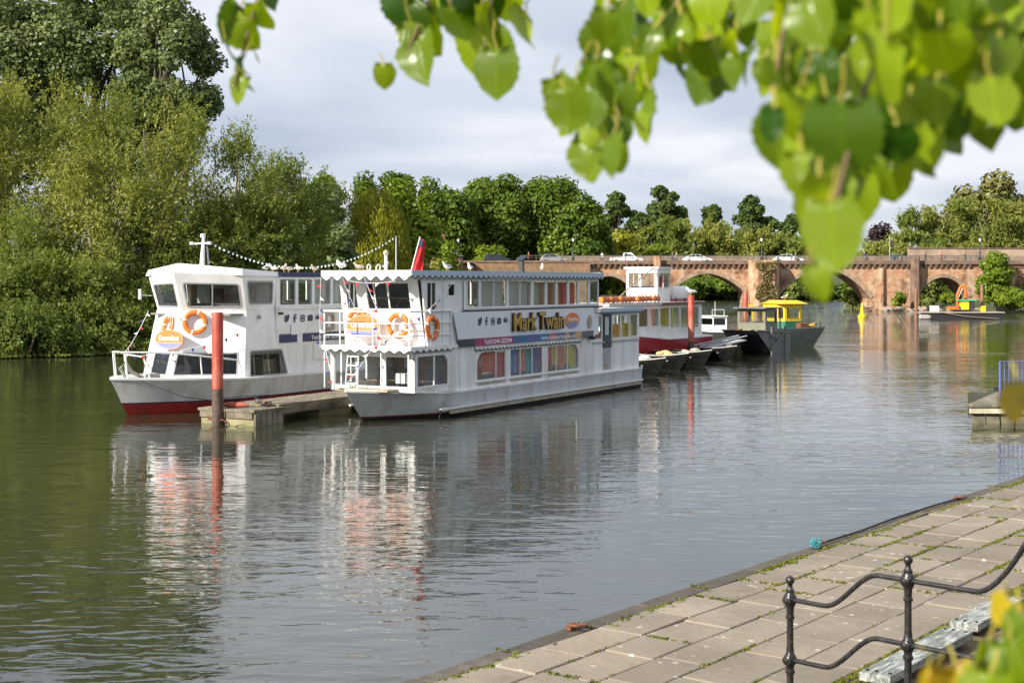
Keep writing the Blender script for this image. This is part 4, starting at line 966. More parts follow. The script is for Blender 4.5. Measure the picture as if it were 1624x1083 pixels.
# balcony deck between the storeys
MB().box((HX1 / 2 - .1, yc, 2.165), (HX1 + .5, W + .12, .1)).build('upper_deck', white, mt)
scallop(PL((-.34, W + .06, 0), (0, -1, 0), (0, 0, 1)), 0, W + .12, 2.24, 2.04, .36, mt, white, trim)
scallop(SPL(-.062), -.34, 2.1, 2.24, 2.04, .34, mt, white, trim, pointy=True)
scallop(SPL(-.012), 3.55, 11.3, 2.12, 1.95, .26, mt, white2, trim, pointy=True)
# upper cabin
UX = .55
up = [rect(3.1, 3.32, 12.9, 4.24)]
bays = [3.06, 3.94, 5.79, 7.55, 8.59, 9.40, 10.34, 11.17, 12.08, 12.95]
uh = [rect(a + .05, 3.34, c - .05, 4.22) for a, c in zip(bays[:-1], bays[1:])]
door = rrect(1.95, 3.72, 2.38, 4.12, .08); slit = rect(.72, 3.30, 1.25, 4.16)
for pl in (SPL(.03), PPL(W, .03)):
    mb = MB(); mb.plate(pl, [(.78, 2.2), (12.95, 2.2), (12.95, 4.28), (.45, 4.28)], uh + [door, slit], -.05, 0); mb.build('upper_side_wall', white, mt)
    for k_, (q, (a, c)) in enumerate(zip(uh, zip(bays[:-1], bays[1:]))): window(pl, q, mt, white, clearg, .05, mull=((a + c) / 2,) if c - a > 1.2 else ())
    window(pl, door, mt, white, glass('blue_glass', (.05, .12, .35)), .05); window(pl, slit, mt, white, darkg, .05, mull=(1.0,))
MB().plate(SPL(.03), rect(1.62, 2.28, 1.635, 4.2), (), 0, .008).build('door_seam', greyp, mt); MB().plate(SPL(.03), rect(2.86, 2.28, 2.885, 4.2), (), 0, .02).build('corner_trim', trim, mt)
MB().box((8.0, -.03, 3.285), (10.1, .16, .035)).build('sill', greyp, mt); MB().box((7.9, -.045, 3.235), (10.4, .02, .05)).build('dark_line', trim, mt)
# name band hung outside the upper deck
bandm = M('name_band', (.74, .77, .83), .4, var=.05, scale=2)
pn = SPL(-.06)
mb = MB(); mb.plate(pn, [(2.42, 2.36), (12.25, 2.36), (12.25, 3.22), (2.12, 3.22)], (), 0, .025); band = mb.build('name_board', bandm, mt)
stripe_cols = [((.02, .022, .03), 2.45, 3.45), ((.33, .015, .10), 3.45, 5.95), ((.02, .12, .28), 5.95, 7.1), ((.10, .08, .28), 7.1, 7.75), ((.03, .16, .36), 7.75, 8.6), ((.5, .12, .12), 8.6, 9.2), ((.09, .11, .22), 9.2, 9.9), ((.62, .24, .10), 9.9, 10.2), ((.10, .11, .18), 10.2, 10.7), ((.55, .33, .16), 10.7, 11.25), ((.10, .085, .11), 11.25, 12.25)]
for k_, (c, a, d) in enumerate(stripe_cols):
    n_ = max(2, int((d - a) / .12)); mb = MB()
    for i in range(n_):
        x0, x1 = a + (d - a) * i / n_, a + (d - a) * (i + 1) / n_; mb.plate(pn, [(x0, 2.12), (x1, 2.12), (x1, 2.34), ((x0 + x1) / 2, 2.38), (x0, 2.34)], (), .0, .03)
    mb.build('colour_stripe', M('stripe_%d' % k_, c, .4, var=.25, scale=4), mt)
icons(SPL(-.088), 3.62, 2.76, .27, band, trim, .42)
put_text('Mark Twain', pn, 5.86, 2.55, .60, band, brownm, 3.76, .05, .030, .078, 'name_lettering'); put_text('Mark Twain', pn, 5.86, 2.55, .60, band, goldm, 3.76, .006, .006, .135, 'name_lettering')
oval_sign(pn, 10.42, 2.79, .56, .28, mt)
mb = MB(); mb.plate(pn, [(11.88 + .19 * math.cos(t * .3927), 2.69 + .26 * math.sin(t * .3927)) for t in range(16)], (), .025, .05); mb.build('porthole_cover', creamb, mt)
put_text('Tel:01244 325394', pn, 4.02, 2.16, .155, mt, whitep, 1.85, .003, .003, .034); put_text('www.chesterboat.co.uk', pn, 8.0, 2.165, .145, mt, whitep, 2.7, .003, .002, .034)
MB().box((12.0, -.16, 2.1), (.22, .16, .12)).build('flood_lamp', trim, mt)
# upper front with its outward leaning windscreen
A0, A1 = Vector((.78, W - .12, 2.2)), Vector((.78, .12, 2.2)); B0 = Vector((.30, W - .12, 4.28))
fpl = PL(A0, A1 - A0, B0 - A0); fw_ = (A1 - A0).length; fh_ = (B0 - A0).length
k_ = fh_ / 2.08
fo2 = [rect(.18, 1.12 * k_, .62, 1.95 * k_), rect(.95, 1.12 * k_, fw_ - .30, 1.95 * k_)]
mb = MB(); mb.plate(fpl, rect(0, 0, fw_, fh_), fo2, -.05, 0); mb.build('upper_front_wall', white, mt)
window(fpl, fo2[0], mt, white, clearg, .05); window(fpl, fo2[1], mt, white, clearg, .05, mull=(1.25, 1.75))
MB().box((3.2, yc, 3.2), (.05, W - .2, 2.0)).build('wheelhouse_bulkhead', M('bulkhead_grey', (.20, .21, .20), .7, var=.3, scale=3), mt); MB().box((1.05, yc, 3.05), (.35, 2.0, .5)).build('helm_console', seatm, mt)
MB().torus((.95, 1.0, 3.45), (1, 0, -.3), .22, .02).build('helm_wheel', woodm, mt); MB().box((2.2, .9, 3.35), (.12, .5, .8)).build('helm_seat', seatm, mt)
oval_sign(PL((.36, W, 0), (0, -1, 0), (0, 0, 1)), 1.02, 2.80, .62, .36, mt)
# roof
MB().box((6.4, yc, 4.42), (13.4, W + .12, .17)).build('roof', M('roof_white', (.74, .75, .76), .6, var=.06, scale=2, dirt=(.4, .38, .34), dirt_amt=.5), mt, bevel=.02)
scallop(PL((-.32, W + .08, 0), (0, -1, 0), (0, 0, 1)), 0, W + .16, 4.515, 4.20, .40, mt, white, trim, name='roof_valance')
scallop(SPL(-.085), -.32, 13.1, 4.515, 4.25, .33, mt, M('valance_grey', (.42, .52, .62), .5, var=.06), trim, pointy=True, name='roof_valance')
MB().box((13.08, yc, 4.4), (.05, W, .25)).build('roof_end', white, mt)
# upper saloon furniture
MB().box((7.8, yc, 2.24), (10, W - .2, .03)).build('saloon_floor', floorm, mt)
for u in np.arange(3.9, 8.6, 1.3):
    for y in (.75, 2.3): MB().box((u, y, 2.95), (.1, 1.0, .75)).build('seat_back', M('seat_cream', (.50, .49, .43), .7), mt); MB().box((u - .22, y, 2.6), (.42, 1.0, .1)).build('seat_cushion', M('seat_cream', (.5, .49, .43), .7), mt)
blindm = cloth('roller_blind', (.78, .78, .70), (.70, .70, .62))
for (u, w_) in ((4.85, 1.7), (6.65, 1.6)): MB().add([(u - w_ / 2, .16, 3.34), (u + w_ / 2, .16, 3.34), (u + w_ / 2, .16, 4.22), (u - w_ / 2, .16, 4.22)], [(0, 1, 2, 3)]).build('blind', blindm, mt)
for (u, w_, c) in ((8.2, .9, (.46, .43, .34)), (9.0, .75, (.40, .18, .08)), (9.85, .8, (.42, .20, .09)), (10.6, .5, (.80, .03, .04)), (11.15, .55, (.78, .05, .04))): MB().box((u, .42, 3.6), (w_, .3, 1.1)).build('stored_panel', M('stored_%s' % u, c, .6, var=.3, scale=4), mt, bevel=.08)
# after house
sx0, sx1 = 12.3, 16.7
sh = [rect(12.45, 2.0, 13.2, 2.9), rect(14.1, 2.0, 14.9, 2.9), rect(14.95, 2.0, 15.75, 2.9), rect(15.8, 2.0, 16.55, 2.9)]
for pl in (SPL(.02), PPL(W, .02)):
    mb = MB(); mb.plate(pl, [(sx0, .74), (sx1, .74), (sx1, 3.0), (sx0, 3.0)], sh, -.05, 0); mb.build('after_side_wall', white2, mt)
    for q in sh: window(pl, q, mt, white, clearg, .05)
mb = MB(); mb.plate(SPL(.02), rect(13.28, 1.66, 13.98, 2.98), [rect(13.40, 2.15, 13.86, 2.85)], 0, .05); d_ = mb.build('door', trim, mt); MB().box((13.63, 0, 2.5), (.44, .01, .68)).build('door_pane', clearg, d_); MB().plate(SPL(.02), rect(13.3, .84, 13.96, 1.62), (), 0, .03).build('kick_panel', greyp, d_); MB().box((13.5, -.03, 1.0), (.3, .02, .06)).build('kick_plate', goldm, d_)
MB().plate(SPL(.02), rect(sx0, 1.86, sx1, 1.92), (), 0, .05).build('sill', greyp, mt)
mb = MB(); mb.plate(lambda a, b, t=0.0: Vector((sx1 + t, a, b)), rect(.03, .74, W - .03, 3.0), [rect(.4, 1.9, W - .4, 2.85)], -.05, 0); mb.build('stern_wall', white2, mt)
MB().box((14.75, yc, 3.08), (4.3, W + .16, .12)).build('after_roof', white, mt)
scallop(SPL(-.085), 12.95, 16.9, 3.17, 2.95, .24, mt, M('valance_grey', (.50, .54, .60), .5), trim, pointy=True, name='roof_valance')
for (u, c) in ((12.7, (.7, .2, .12)), (14.2, (.8, .30, .04)), (14.9, (.85, .36, .04)), (15.5, (.8, .5, .06)), (16.2, (.78, .55, .05))): MB().box((u, .32, 2.2), (.58, .3, .65)).build('lifejacket_stack', M('stack_%s' % u, c, .7, var=.3, scale=6), mt, bevel=.08)
MB().box((12.97, yc, 3.7), (.05, W - .1, 1.2)).build('after_bulkhead_glass', clearg, mt)
# balcony rail
rl = MB(); ys = W + .02
for z in (3.28, 2.92, 2.55): rl.tube([(2.1, -.02, z), (-.28, -.02, z), (-.30, W * .5, z), (-.28, ys, z), (2.1, ys, z)], .03 if z > 3 else .018, 6)
rl.build('balcony_rail', railw, mt)
for (u, y) in ((-.28, 0), (-.28, 1.05), (-.28, 1.3), (-.28, 2.5), (-.28, W), (.9, 0), (2.1, 0), (.9, W), (2.1, W)): MB().tube([(u, y, 2.2), (u, y, 3.28)], .026, 6).build('rail_post', railw, mt)
bw = MB()
for z in (1.3, 1.62): bw.tube([(-.15, .1, z), (-.9, .9, z), (-1.05, yc, z), (-.9, W - .9, z), (-.15, W - .1, z)], .014, 5)
for (u, y) in ((-.3, .02), (-.3, W - .02), (-.28, 1.0), (-.28, 2.45)): MB().tube([(u, y, .95), (u, y, 2.12)], .026, 6).build('stanchion', railw, mt)
MBW = xf(mt)
lifebuoy(MBW @ Vector((.36, 2.30, 2.98)), (-.479, -.878, 0), 'orange lifebuoy behind the oval sign on the front of the two-deck boat', rot=.2)
lifebuoy(MBW @ Vector((.40, .84, 2.84)), (-.479, -.878, 0), 'orange lifebuoy right of the oval sign on the front of the two-deck boat', Rr=.33)
lifebuoy(MBW @ Vector((.95, -.04, 2.78)), (.878, -.479, 0), 'orange lifebuoy hung on the side of the two-deck boat beside its dark cabin window', Rr=.31)
T = lambda u, y, z: MBW @ Vector((u, y, z))
bunting([T(1.95, -.2, 4.2), T(.4, -.25, 3.35), T(-.45, 1.2, 2.2), T(-1.0, 1.9, 1.0)], 'bunting slanting from the roof of the two-deck boat down to its bow', .06, .30, .17, 2)
bunting([T(-.36, W + .08, 4.3), T(-.38, W + .1, 3.2), T(-.4, W + .08, 2.2)], 'bunting hanging straight down the corner of the two-deck boat', .02, .26, .16, 3)
bunting([T(-.36, 2.35, 4.3), T(-.1, 2.1, 3.4)], 'short bunting across the small windscreen pane of the two-deck boat', .03, .24, .16, 4)
bunting([T(-.36, 1.55, 4.3), T(-.32, 1.1, 3.3), T(-.36, 1.1, 2.3)], 'bunting dropping across the big windscreen of the two-deck boat', .03, .22, .17, 5)
bunting([T(-.4, 2.95, 2.1), T(-1.0, 2.2, 1.0)], 'bunting running from the balcony edge to the port bow', .02, .24, .17, 6)
bunting([T(-.36, .45, 4.2), T(-.36, 2.2, 4.22)], 'level bunting under the roof valance of the two-deck boat', .08, .35, .16, 8)
# flag
fl = thing('red_ensign', T(-.0 + .6, .5, 4.5), 0, 'furled red ensign on a leaning white staff on the boat roof', 'flag')
MB().tube([(0, 0, 0), (.27, 0, 1.03)], .022, 6).build('flagstaff', railw, fl)
mb = MB(); nx_, nz_ = 8, 10; vs = []
for j in range(nz_ + 1):
    for i in range(nx_ + 1):
        t = i / nx_; zz = 1.0 - .98 * j / nz_; vs.append((.265 * zz + .04 + t * (.12 + .17 * (j / nz_)), .07 * math.sin(t * 7 + j * .35), zz - .10 * t))
mb.add(vs, [(j * (nx_ + 1) + i, j * (nx_ + 1) + i + 1, (j + 1) * (nx_ + 1) + i + 1, (j + 1) * (nx_ + 1) + i) for j in range(nz_) for i in range(nx_)])
mb.build('cloth', M('ensign_red', (.55, .015, .02), .75, var=.2, scale=5), fl, True)
mb = MB(); mb.add([(.28, -.075, .97), (.36, -.09, .92), (.33, -.09, .70), (.24, -.075, .74), (.28, -.07, .97), (.36, -.085, .92), (.33, -.085, .70), (.24, -.07, .74)], [(0, 1, 2, 3), (7, 6, 5, 4), (0, 4, 5, 1), (1, 5, 6, 2), (2, 6, 7, 3), (3, 7, 4, 0)]); mb.build('canton', navy, fl)
# roof fittings
MB().tube([(.5, 1.35, 4.5), (.5, 1.35, 5.0)], .05, 8).build('vent_pipe', railw, mt); MB().ball((.5, 1.35, 5.05), .09, 10, 8).build('vent_cap', creamb, mt, True)
MB().box((8.4, .9, 4.75), (.16, .16, .5)).build('exhaust_stack', M('soot', (.05, .048, .045), .8), mt); MB().box((8.45, .9, 5.02), (.42, .3, .05), Matrix.Rotation(R(-20), 3, 'Y')).build('exhaust_cap', trim, mt)
MB().torus((.9, 2.25, 4.62), (0, 1, 0), .09, .02).build('roof_ring', railw, mt, True); MB().torus((.9, 1.9, 4.6), (0, 1, .2), .11, .02).build('roof_ring', railw, mt, True)

# ------------------------------------------------------------------ boat with the faceted wheelhouse
W2 = 3.7; L2 = 15.5
lb = thing('passenger_boat', (-8.85, 46.5, 0), BANG, 'white passenger boat with a faceted wheelhouse and red lower hull moored behind the pontoon', 'boat')
c2 = W2 / 2
sh2 = lambda u: .95 + .17 * max(0, (3.0 - u) / 6.2) ** 1.5
hull_part([(-.5, -2.9, 1.6), (.36, -3.5, 2.05)], L2, c2, 4.0, 1.9, 'hull_bottom', redhull, lb)
hull_part([(.36, -3.51, 2.06), (.40, -3.53, 2.065)], L2, c2, 4.0, 1.9, 'boot_stripe', navy, lb)
hull_part([(.40, -3.53, 2.065), (lambda u: .4 + (sh2(u) - .4) * .5, -3.75, 2.13), (sh2, -4.0, 2.22)], L2, c2, 4.0, 1.9, 'hull', hullw, lb)
hull_part([(lambda u: sh2(u) - .01, -4.02, 2.235), (lambda u: sh2(u) + .05, -4.03, 2.235)], L2, c2, 4.0, 1.9, 'deck_edge', white, lb, cap=True)
# faceted house: rows of points from deck to roof; port corner, apex, starboard corner
Z = [1.0, 3.22, 3.42, 4.25, 4.62]
rowsP = [[Vector((-.55, W2 + .05, 1.0)), Vector((-1.5, c2, 1.0)), Vector((.1, -.05, 1.0))],
         [Vector((-.02, W2 - .12, 3.22)), Vector((-.55, c2, 3.22)), Vector((.36, .08, 3.22))],
         [Vector((-.35, W2, 4.38)), Vector((-.95, c2, 4.50)), Vector((.0, -.03, 4.40))]]
def facet(a, b_, c, d, holes_frac, rad=.08, wallmat=white, gl=clearg, mulls=(), nm='front_wall', fr=None):
    """quad a(bottom left) b(bottom right) c(top right) d(top left) with windows in fractions"""
    pl = PL(a, b_ - a, d - a); ax = (b_ - a).normalized(); az = ((d - a).normalized())
    nrm = ax.cross(az).normalized(); az2 = nrm.cross(ax).normalized(); pl = PL(a, ax, az2)
    to2 = lambda p: ((p - a).dot(ax), (p - a).dot(az2))
    poly = [to2(a), to2(b_), to2(c), to2(d)]
    bil = lambda s, t: tuple(Vector(poly[0]).lerp(Vector(poly[1]), s).lerp(Vector(poly[3]).lerp(Vector(poly[2]), s), t))
    hs = []
    for (s0, t0, s1, t1) in holes_frac:
        q = [bil(s0, t0), bil(s1, t0), bil(s1, t1), bil(s0, t1)]; out = []
        for i in range(4):
            p, pr_, nx2 = Vector(q[i]), Vector(q[i - 1]), Vector(q[(i + 1) % 4])
            for k in range(4):
                t = k / 3; e1 = p + (pr_ - p).normalized() * rad; e2 = p + (nx2 - p).normalized() * rad
                out.append(tuple(e1.lerp(p, t).lerp(p.lerp(e2, t), t)))
        hs.append(out)
    mb = MB(); mb.plate(pl, poly, hs, -.05, 0); mb.build(nm, wallmat, lb)
    for k, h_ in enumerate(hs):
        xs = [p[0] for p in h_]; m_ = tuple(min(xs) + (max(xs) - min(xs)) * q for q in (mulls[k] if k < len(mulls) else ()))
        window(pl, h_, lb, fr or M('rubber_seal', (.35, .36, .37), .6), gl, .05, .01, m_)
    return pl
r0, r1, r2_ = rowsP
def apex(p, q_l, q_r, up_l, up_r, z):
    """point at height z on the crease of the two facets that meet at p"""
    nl = (q_l - p).cross(up_l - p); nr = (q_r - p).cross(up_r - p); d = nl.cross(nr); return p + d * ((z - p.z) / d.z)
r1[1] = apex(r0[1], r0[0], r0[2], r1[0], r1[2], 3.22); r2_[1] = apex(r1[1], r1[0], r1[2], r2_[0], r2_[2], 4.46)
fl_ = facet(r0[0], r0[1], r1[1], r1[0], [(.30, .06, .93, .38)], .03, gl=darkg)
fr_ = facet(r0[1], r0[2], r1[2], r1[1], [(.07, .06, .90, .38)], .03, gl=darkg)
facet(r1[0], r1[1], r2_[1], r2_[0], [(.10, .10, .90, .74)], .05)
facet(r1[1], r1[2], r2_[2], r2_[1], [(.10, .10, .93, .74)], .08, mulls=((.5,),))
# starboard and port wheelhouse sides
S0, S1, S2, S3 = Vector((.1, -.05, 1.0)), Vector((2.0, -.05, 1.0)), Vector((1.80, .08, 3.22)), Vector((.36, .08, 3.22))
facet(S0, Vector((2.6, -.05, 1.0)), Vector((1.85, .08, 3.22)), S3, [(.12, .02, .92, .40)], .08, nm='side_wall')
facet(S3, Vector((1.85, .08, 3.22)), Vector((1.80, -.03, 4.40)), r2_[2], [(.12, .18, .90, .82)], .10, nm='side_wall')
facet(Vector((2.6, W2 + .05, 1.0)), r0[0], r1[0], Vector((1.85, W2 - .08, 3.22)), [(.2, .1, .8, .4)], .08, nm='side_wall')
facet(Vector((1.85, W2 - .08, 3.22)), r1[0], r2_[0], Vector((1.8, W2, 4.40)), [(.15, .18, .85, .82)], .10, nm='side_wall')
# wheelhouse roof, cambered, with a small overhang
rt = [Vector((-.42, W2 + .06, 4.36)), Vector((-1.05, c2, 4.50)), Vector((-.06, -.09, 4.38)), Vector((2.0, -.09, 4.36)), Vector((2.0, W2 + .06, 4.36))]
ru = [Vector((-.36, W2 - .0, 4.56)), Vector((-.92, c2, 4.78)), Vector((.02, -.02, 4.60)), Vector((2.0, -.02, 4.50)), Vector((2.0, W2, 4.50)), Vector((2.0, c2, 4.62))]
mb = MB(); mb.add(rt + ru, [(0, 1, 6, 5), (1, 2, 7, 6), (2, 3, 8, 7), (4, 0, 5, 9), (5, 6, 10, 9), (6, 7, 8, 10), (3, 4, 9, 10, 8), (0, 4, 3, 2, 1)]); mb.build('wheelhouse_roof', white, lb)
MB().box((.9, c2, 3.1), (2.6, W2 - .3, .06)).build('wheelhouse_floor', floorm, lb); MB().box((1.7, c2, 3.8), (.05, W2 - .3, 1.2)).build('wheelhouse_bulkhead', M('bulkhead_cream', (.42, .42, .37), .7, var=.2), lb)
MB().box((.75, c2 - .3, 3.30), (.3, 2.0, .3)).build('helm_console', seatm, lb); MB().box((1.2, c2 + .2, 3.6), (.15, .5, .7)).build('helm_seat', seatm, lb)
MB().box((1.62, 1.0, 3.8), (.03, .5, .5)).build('notice_board', M('notice', (.25, .2, .13), .7), lb); MB().box((1.0, 2.9, 3.7), (.7, .05, .8), Matrix.Rotation(R(25), 3, 'Z')).build('locker_door', M('tan_board', (.42, .29, .15), .6), lb)
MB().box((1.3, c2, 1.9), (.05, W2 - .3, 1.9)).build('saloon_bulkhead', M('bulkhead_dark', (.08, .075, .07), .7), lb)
for y in (.5, 1.3): MB().tube([(.9, y, 1.1), (.9, y, 1.9)], .03, 6).build('saloon_post', creamb, lb)
MB().box((2.2, .8, 1.3), (1.2, .6, .5)).build('saloon_seat', M('seat_tan', (.35, .3, .22), .7), lb)
# long side aft of the wheelhouse
ub = [1.95, 2.95, 3.9, 5.0, 6.1, 7.3, 8.5, 9.7, 10.9, 12.0]
uh2 = [rect(a + .05, 3.36, c - .05, 4.28) for a, c in zip(ub[:-1], ub[1:])]
for pl in (SPL(.0), PPL(W2, .0)):
    mb = MB(); mb.plate(pl, [(1.88, 2.0), (12.1, 2.0), (12.1, 4.34), (1.82, 4.34)], uh2, -.05, 0); mb.build('upper_side_wall', white, lb)
    for q in uh2: window(pl, q, lb, white, clearg, .05)
    lwn = [rect(6.0, 1.2, 7.6, 1.85), rect(8.0, 1.2, 9.6, 1.85)]
    mb = MB(); mb.plate(pl, [(2.56, .95), (13.5, .92), (13.5, 2.02), (2.2, 2.02)], lwn, -.05, -.008); mb.build('lower_side_wall', white2, lb)
    for q in lwn: window(pl, q, lb, white, darkg, .05)
MB().box((7, c2, 4.44), (10.4, W2 + .1, .12)).build('roof', white2, lb)
scallop(SPL(-.06), 1.85, 12.1, 4.50, 4.33, .14, lb, navy, None, pointy=True, name='roof_valance')
MB().box((7, -.03, 3.28), (10.2, .1, .06)).build('sill', white2, lb)
s2 = SPL(-.02)
for a, d in ((1.98, 2.95), (3.3, 11.5)):
    mb = MB(); n_ = int((d - a) / .13); zz = [(a, 2.10), (d, 2.10)]
    for i in range(n_, -1, -1):
        zz.append((a + (d - a) * i / n_, 2.36))
        if i: zz.append((a + (d - a) * (i - .5) / n_, 2.40))
    mb.plate(s2, zz, (), -.01, .012); sb_ = mb.build('navy_stripe', navy, lb)
put_text('Tel:01244 325394', s2, 3.75, 2.16, .14, sb_, whitep, 1.95, .003, .003, .016); icons(s2, 2.26, 2.78, .28, lb, navy, .44)
MB().plate(s2, rrect(4.55, 2.45, 5.1, 3.1, .1), [rrect(4.65, 2.55, 5.0, 3.0, .08)], 0, .06).build('hatch_rim', creamb, lb); MB().plate(s2, rect(2.6, 2.36, 3.2, 2.72), (), .0, .02).build('access_panel', white2, lb); MB().plate(s2, rect(3.9, 1.45, 4.6, 2.0), (), -.01, .008).build('access_panel', white, lb)
MB().box((1.93, -.12, 3.1), (.14, .12, .09)).build('flood_lamp', trim, lb); MB().box((.95, .02, 3.0), (.1, .1, .12)).build('horn', greyp, lb); MB().add([(3.95, .16, 3.36), (6.05, .16, 3.36), (6.05, .16, 4.28), (3.95, .16, 4.28)], [(0, 1, 2, 3)]).build('blind', blindm, lb)
MB().box((7.4, c2, 2.2), (10, W2 - .2, .04)).build('saloon_floor', floorm, lb)
for u in np.arange(3.0, 11, 1.3): MB().box((u, c2, 3.1), (.1, W2 - .8, .8)).build('seat_back', M('seat_cream', (.5, .49, .43), .7), lb)
# bow rail, mast, anchor davit
LBW = xf(lb); br_ = []
o_ = outline(-3.9, L2, c2, 2.08, 4.0, 1.9, 12)
mid_ = [p for p in o_ if p[0] < -.2]
top_pts = [(u, y, sh2(u) + .85 - .25 * max(0, (u + 2.6) / 2.4)) for u, y in mid_]
MB().tube([(top_pts[0][0] + .25, top_pts[0][1], sh2(0) + .08)] + top_pts + [(top_pts[-1][0] + .25, top_pts[-1][1], sh2(0) + .08)], .03, 8).build('bow_rail', railw, lb, True)
for i in (3, 7, len(mid_) // 2 - 2, len(mid_) // 2 + 2, len(mid_) - 8, len(mid_) - 4): MB().tube([(mid_[i][0] + .1, mid_[i][1], sh2(mid_[i][0])), top_pts[i]], .026, 6).build('stanchion', railw, lb)
MB().tube([(-3.3, c2, 1.15), (-3.6, c2, 1.5), (-3.35, c2, 1.66), (-3.15, c2 - .05, 1.35), (-2.7, c2 - .1, 1.14)], .06, 7).build('anchor_davit', M('galvanised', (.34, .33, .30), .6, .4), lb, True)
MB().box((-2.3, c2, 1.18), (.6, .4, .12)).build('windlass', M('galvanised', (.34, .33, .30), .6, .4), lb, bevel=.02)
MB().tube([(-3.6, 1.0, 1.12), (-2.9, -.1, .62), (-2.0, -.5, .46), (-1.2, -.62, .52), (-.3, -1.4, .55)], .014, 5).build('mooring_rope', trim, lb)
mast_b = Vector((.1, 1.75, 4.66))
MB().tube([mast_b, mast_b + Vector((.05, -.03, 1.05))], .085, 8, True, .045).build('mast', white, lb)
MB().tube([mast_b + Vector((.22, -.1, 0)), mast_b + Vector((.16, -.08, .7))], .03, 6).build('mast_stay', greyp, lb)
MB().tube([mast_b + Vector((.04, .5, .78)), mast_b + Vector((.05, -.35, .80))], .03, 6).build('mast_crosstree', white, lb)
for y in (.45, -.3): MB().box(mast_b + Vector((.03, y, .80)), (.1, .16, .1)).build('navigation_lamp', greyp, lb)
MB().box(mast_b + Vector((.05, 0, 1.05)), (.12, .12, .12)).build('mast_lamp', white, lb)
MB().tube([(-.1, W2 + .05, 3.7), (-.3, W2 + .35, 3.72)], .015, 5).build('mirror_arm', greyp, lb); MB().box((-.3, W2 + .42, 3.75), (.05, .12, .36)).build('mirror', greyp, lb)
# things hung on its front
fn = lambda pl: (pl(0, 0, 1) - pl(0, 0, 0))
Rm = Matrix.Rotation(BANG, 3, 'Z')
pa = fl_(1.35, 1.72, .1); lifebuoy(LBW @ pa, Rm @ fn(fl_), 'orange lifebuoy on the left facet of the wheelhouse front', Rr=.32)
pa = fr_(.90, 1.85, .1); lifebuoy(LBW @ pa, Rm @ fn(fr_), 'orange lifebuoy behind the red mooring post on the wheelhouse front', Rr=.33)
oval_sign(PL((-1.33, W2, 0), (0, -1, 0), (0, 0, 1)), 1.85, 2.30, .60, .32, lb)
MB().tube([fr_(.1, 2.0, .05), fr_(.55, 2.03, .08)], .02, 5).build('grab_bar', greyp, lb)
T2 = lambda u, y, z: LBW @ Vector((u, y, z))
bunting([T2(-.35, W2, 3.2), T2(-1.2, W2 - .1, 2.2), T2(-2.3, W2 - .7, 1.85)], 'bunting from the wheelhouse down to the bow rail', .05, .24, .16, 11)
bunting([T2(-2.3, W2 - .7, 1.85), T2(-1.75, 2.1, 1.9), T2(-1.35, 1.2, 2.0), T2(.0, -.12, 2.6)], 'bunting draped across the front of the faceted wheelhouse', .10, .26, .16, 12)
# string of lights from the mast
sl_a = LBW @ (mast_b + Vector((.1, -.3, .82))); sl_b = LBW @ Vector((9.5, .2, 5.95)); sl = thing('string_lights', sl_a, 0, 'sagging string of small white bulbs from the wheelhouse mast', 'string lights')
cp = []
for j in range(49):
    t = j / 48; p = sl_a.lerp(sl_b, t); p.z -= 1.05 * 4 * t * (1 - t) * .95; cp.append(p - sl_a)
MB().tube(cp, .009, 5).build('cable', M('green_cable', (.03, .12, .09), .6), sl)
MB().tube([sl_b - sl_a, LBW @ Vector((9.5, .2, 4.5)) - sl_a], .03, 6).build('support_pole', greyp, sl)
bulbm = M('bulb_white', (.85, .86, .82), .2, var=.02)
bme = MB().ball((0, 0, -.04), .030, 8, 6, (1, 1, 1.35)).mesh('bulb', True); bme.materials.append(bulbm)
for j in range(1, 48): o = bpy.data.objects.new('bulb', bme); col.objects.link(o); o.parent = sl; o.location = cp[j]

# ------------------------------------------------------------------ pontoon between the two boats (same axes as the long boat)
wet = M('wet_timber', (.30, .28, .16), .85, var=.35, scale=2.2, dirt=(.10, .11, .03), dirt_amt=.75, stretch=(1, 1, .4)); oldw = M('old_timber', (.22, .19, .14), .9, var=.4, scale=5, dirt=(.08, .075, .045), dirt_amt=.75, stretch=(1, .2, 1))
pon = thing('pontoon', mt.location + Vector((0, 0, 0)), BANG, 'weathered timber pontoon moored between the two white boats', 'pontoon')
MB().box((-2.62, 4.38, .05), (1.32, 1.98, .70)).build('float', wet, pon, bevel=.03)
MB().box((-2.62, 4.38, .43), (1.46, 2.1, .07)).build('deck', oldw, pon)
for j in range(5): MB().box((-3.15 + j * .265, 3.365, .08), (.235, .05, .66)).build('board', oldw, pon, bevel=.008)
for j in range(2): MB().box((-3.305, 3.9 + j * 1.0, .30), (.05, .95, .2)).build('fascia_board', oldw, pon, bevel=.008)
MB().box((7.2, 4.38, .47), (18.3, 1.7, .10)).build('walkway', oldw, pon); MB().box((7.2, 3.5, .34), (18.3, .07, .2)).build('edge_beam', oldw, pon); MB().box((7.2, 5.2, .34), (18.3, .07, .2)).build('edge_beam', oldw, pon)
for j in range(5): MB().box((1.0 + j * 3.8, 4.38, .0), (1.6, 1.5, .5)).build('float', wet, pon)
MB().box((-3.36, 4.72, .16), (.16, .5, .08)).build('post_collar', rust, pon); MB().torus((-3.42, 4.45, .02), (1, .2, 0), .13, .02).build('shackle', rust, pon, True)
MB().torus((-3.34, 3.75, .0), (.3, .2, 1), .2, .022, a0=0, a1=3.3).build('hanging_rope', M('hemp', (.3, .24, .14), .9), pon, True)
cl_ = thing('mooring_cleat', MBW @ Vector((-2.2, 3.75, .465)), BANG, 'rusty iron cleat wrapped in rope on the pontoon', 'cleat')
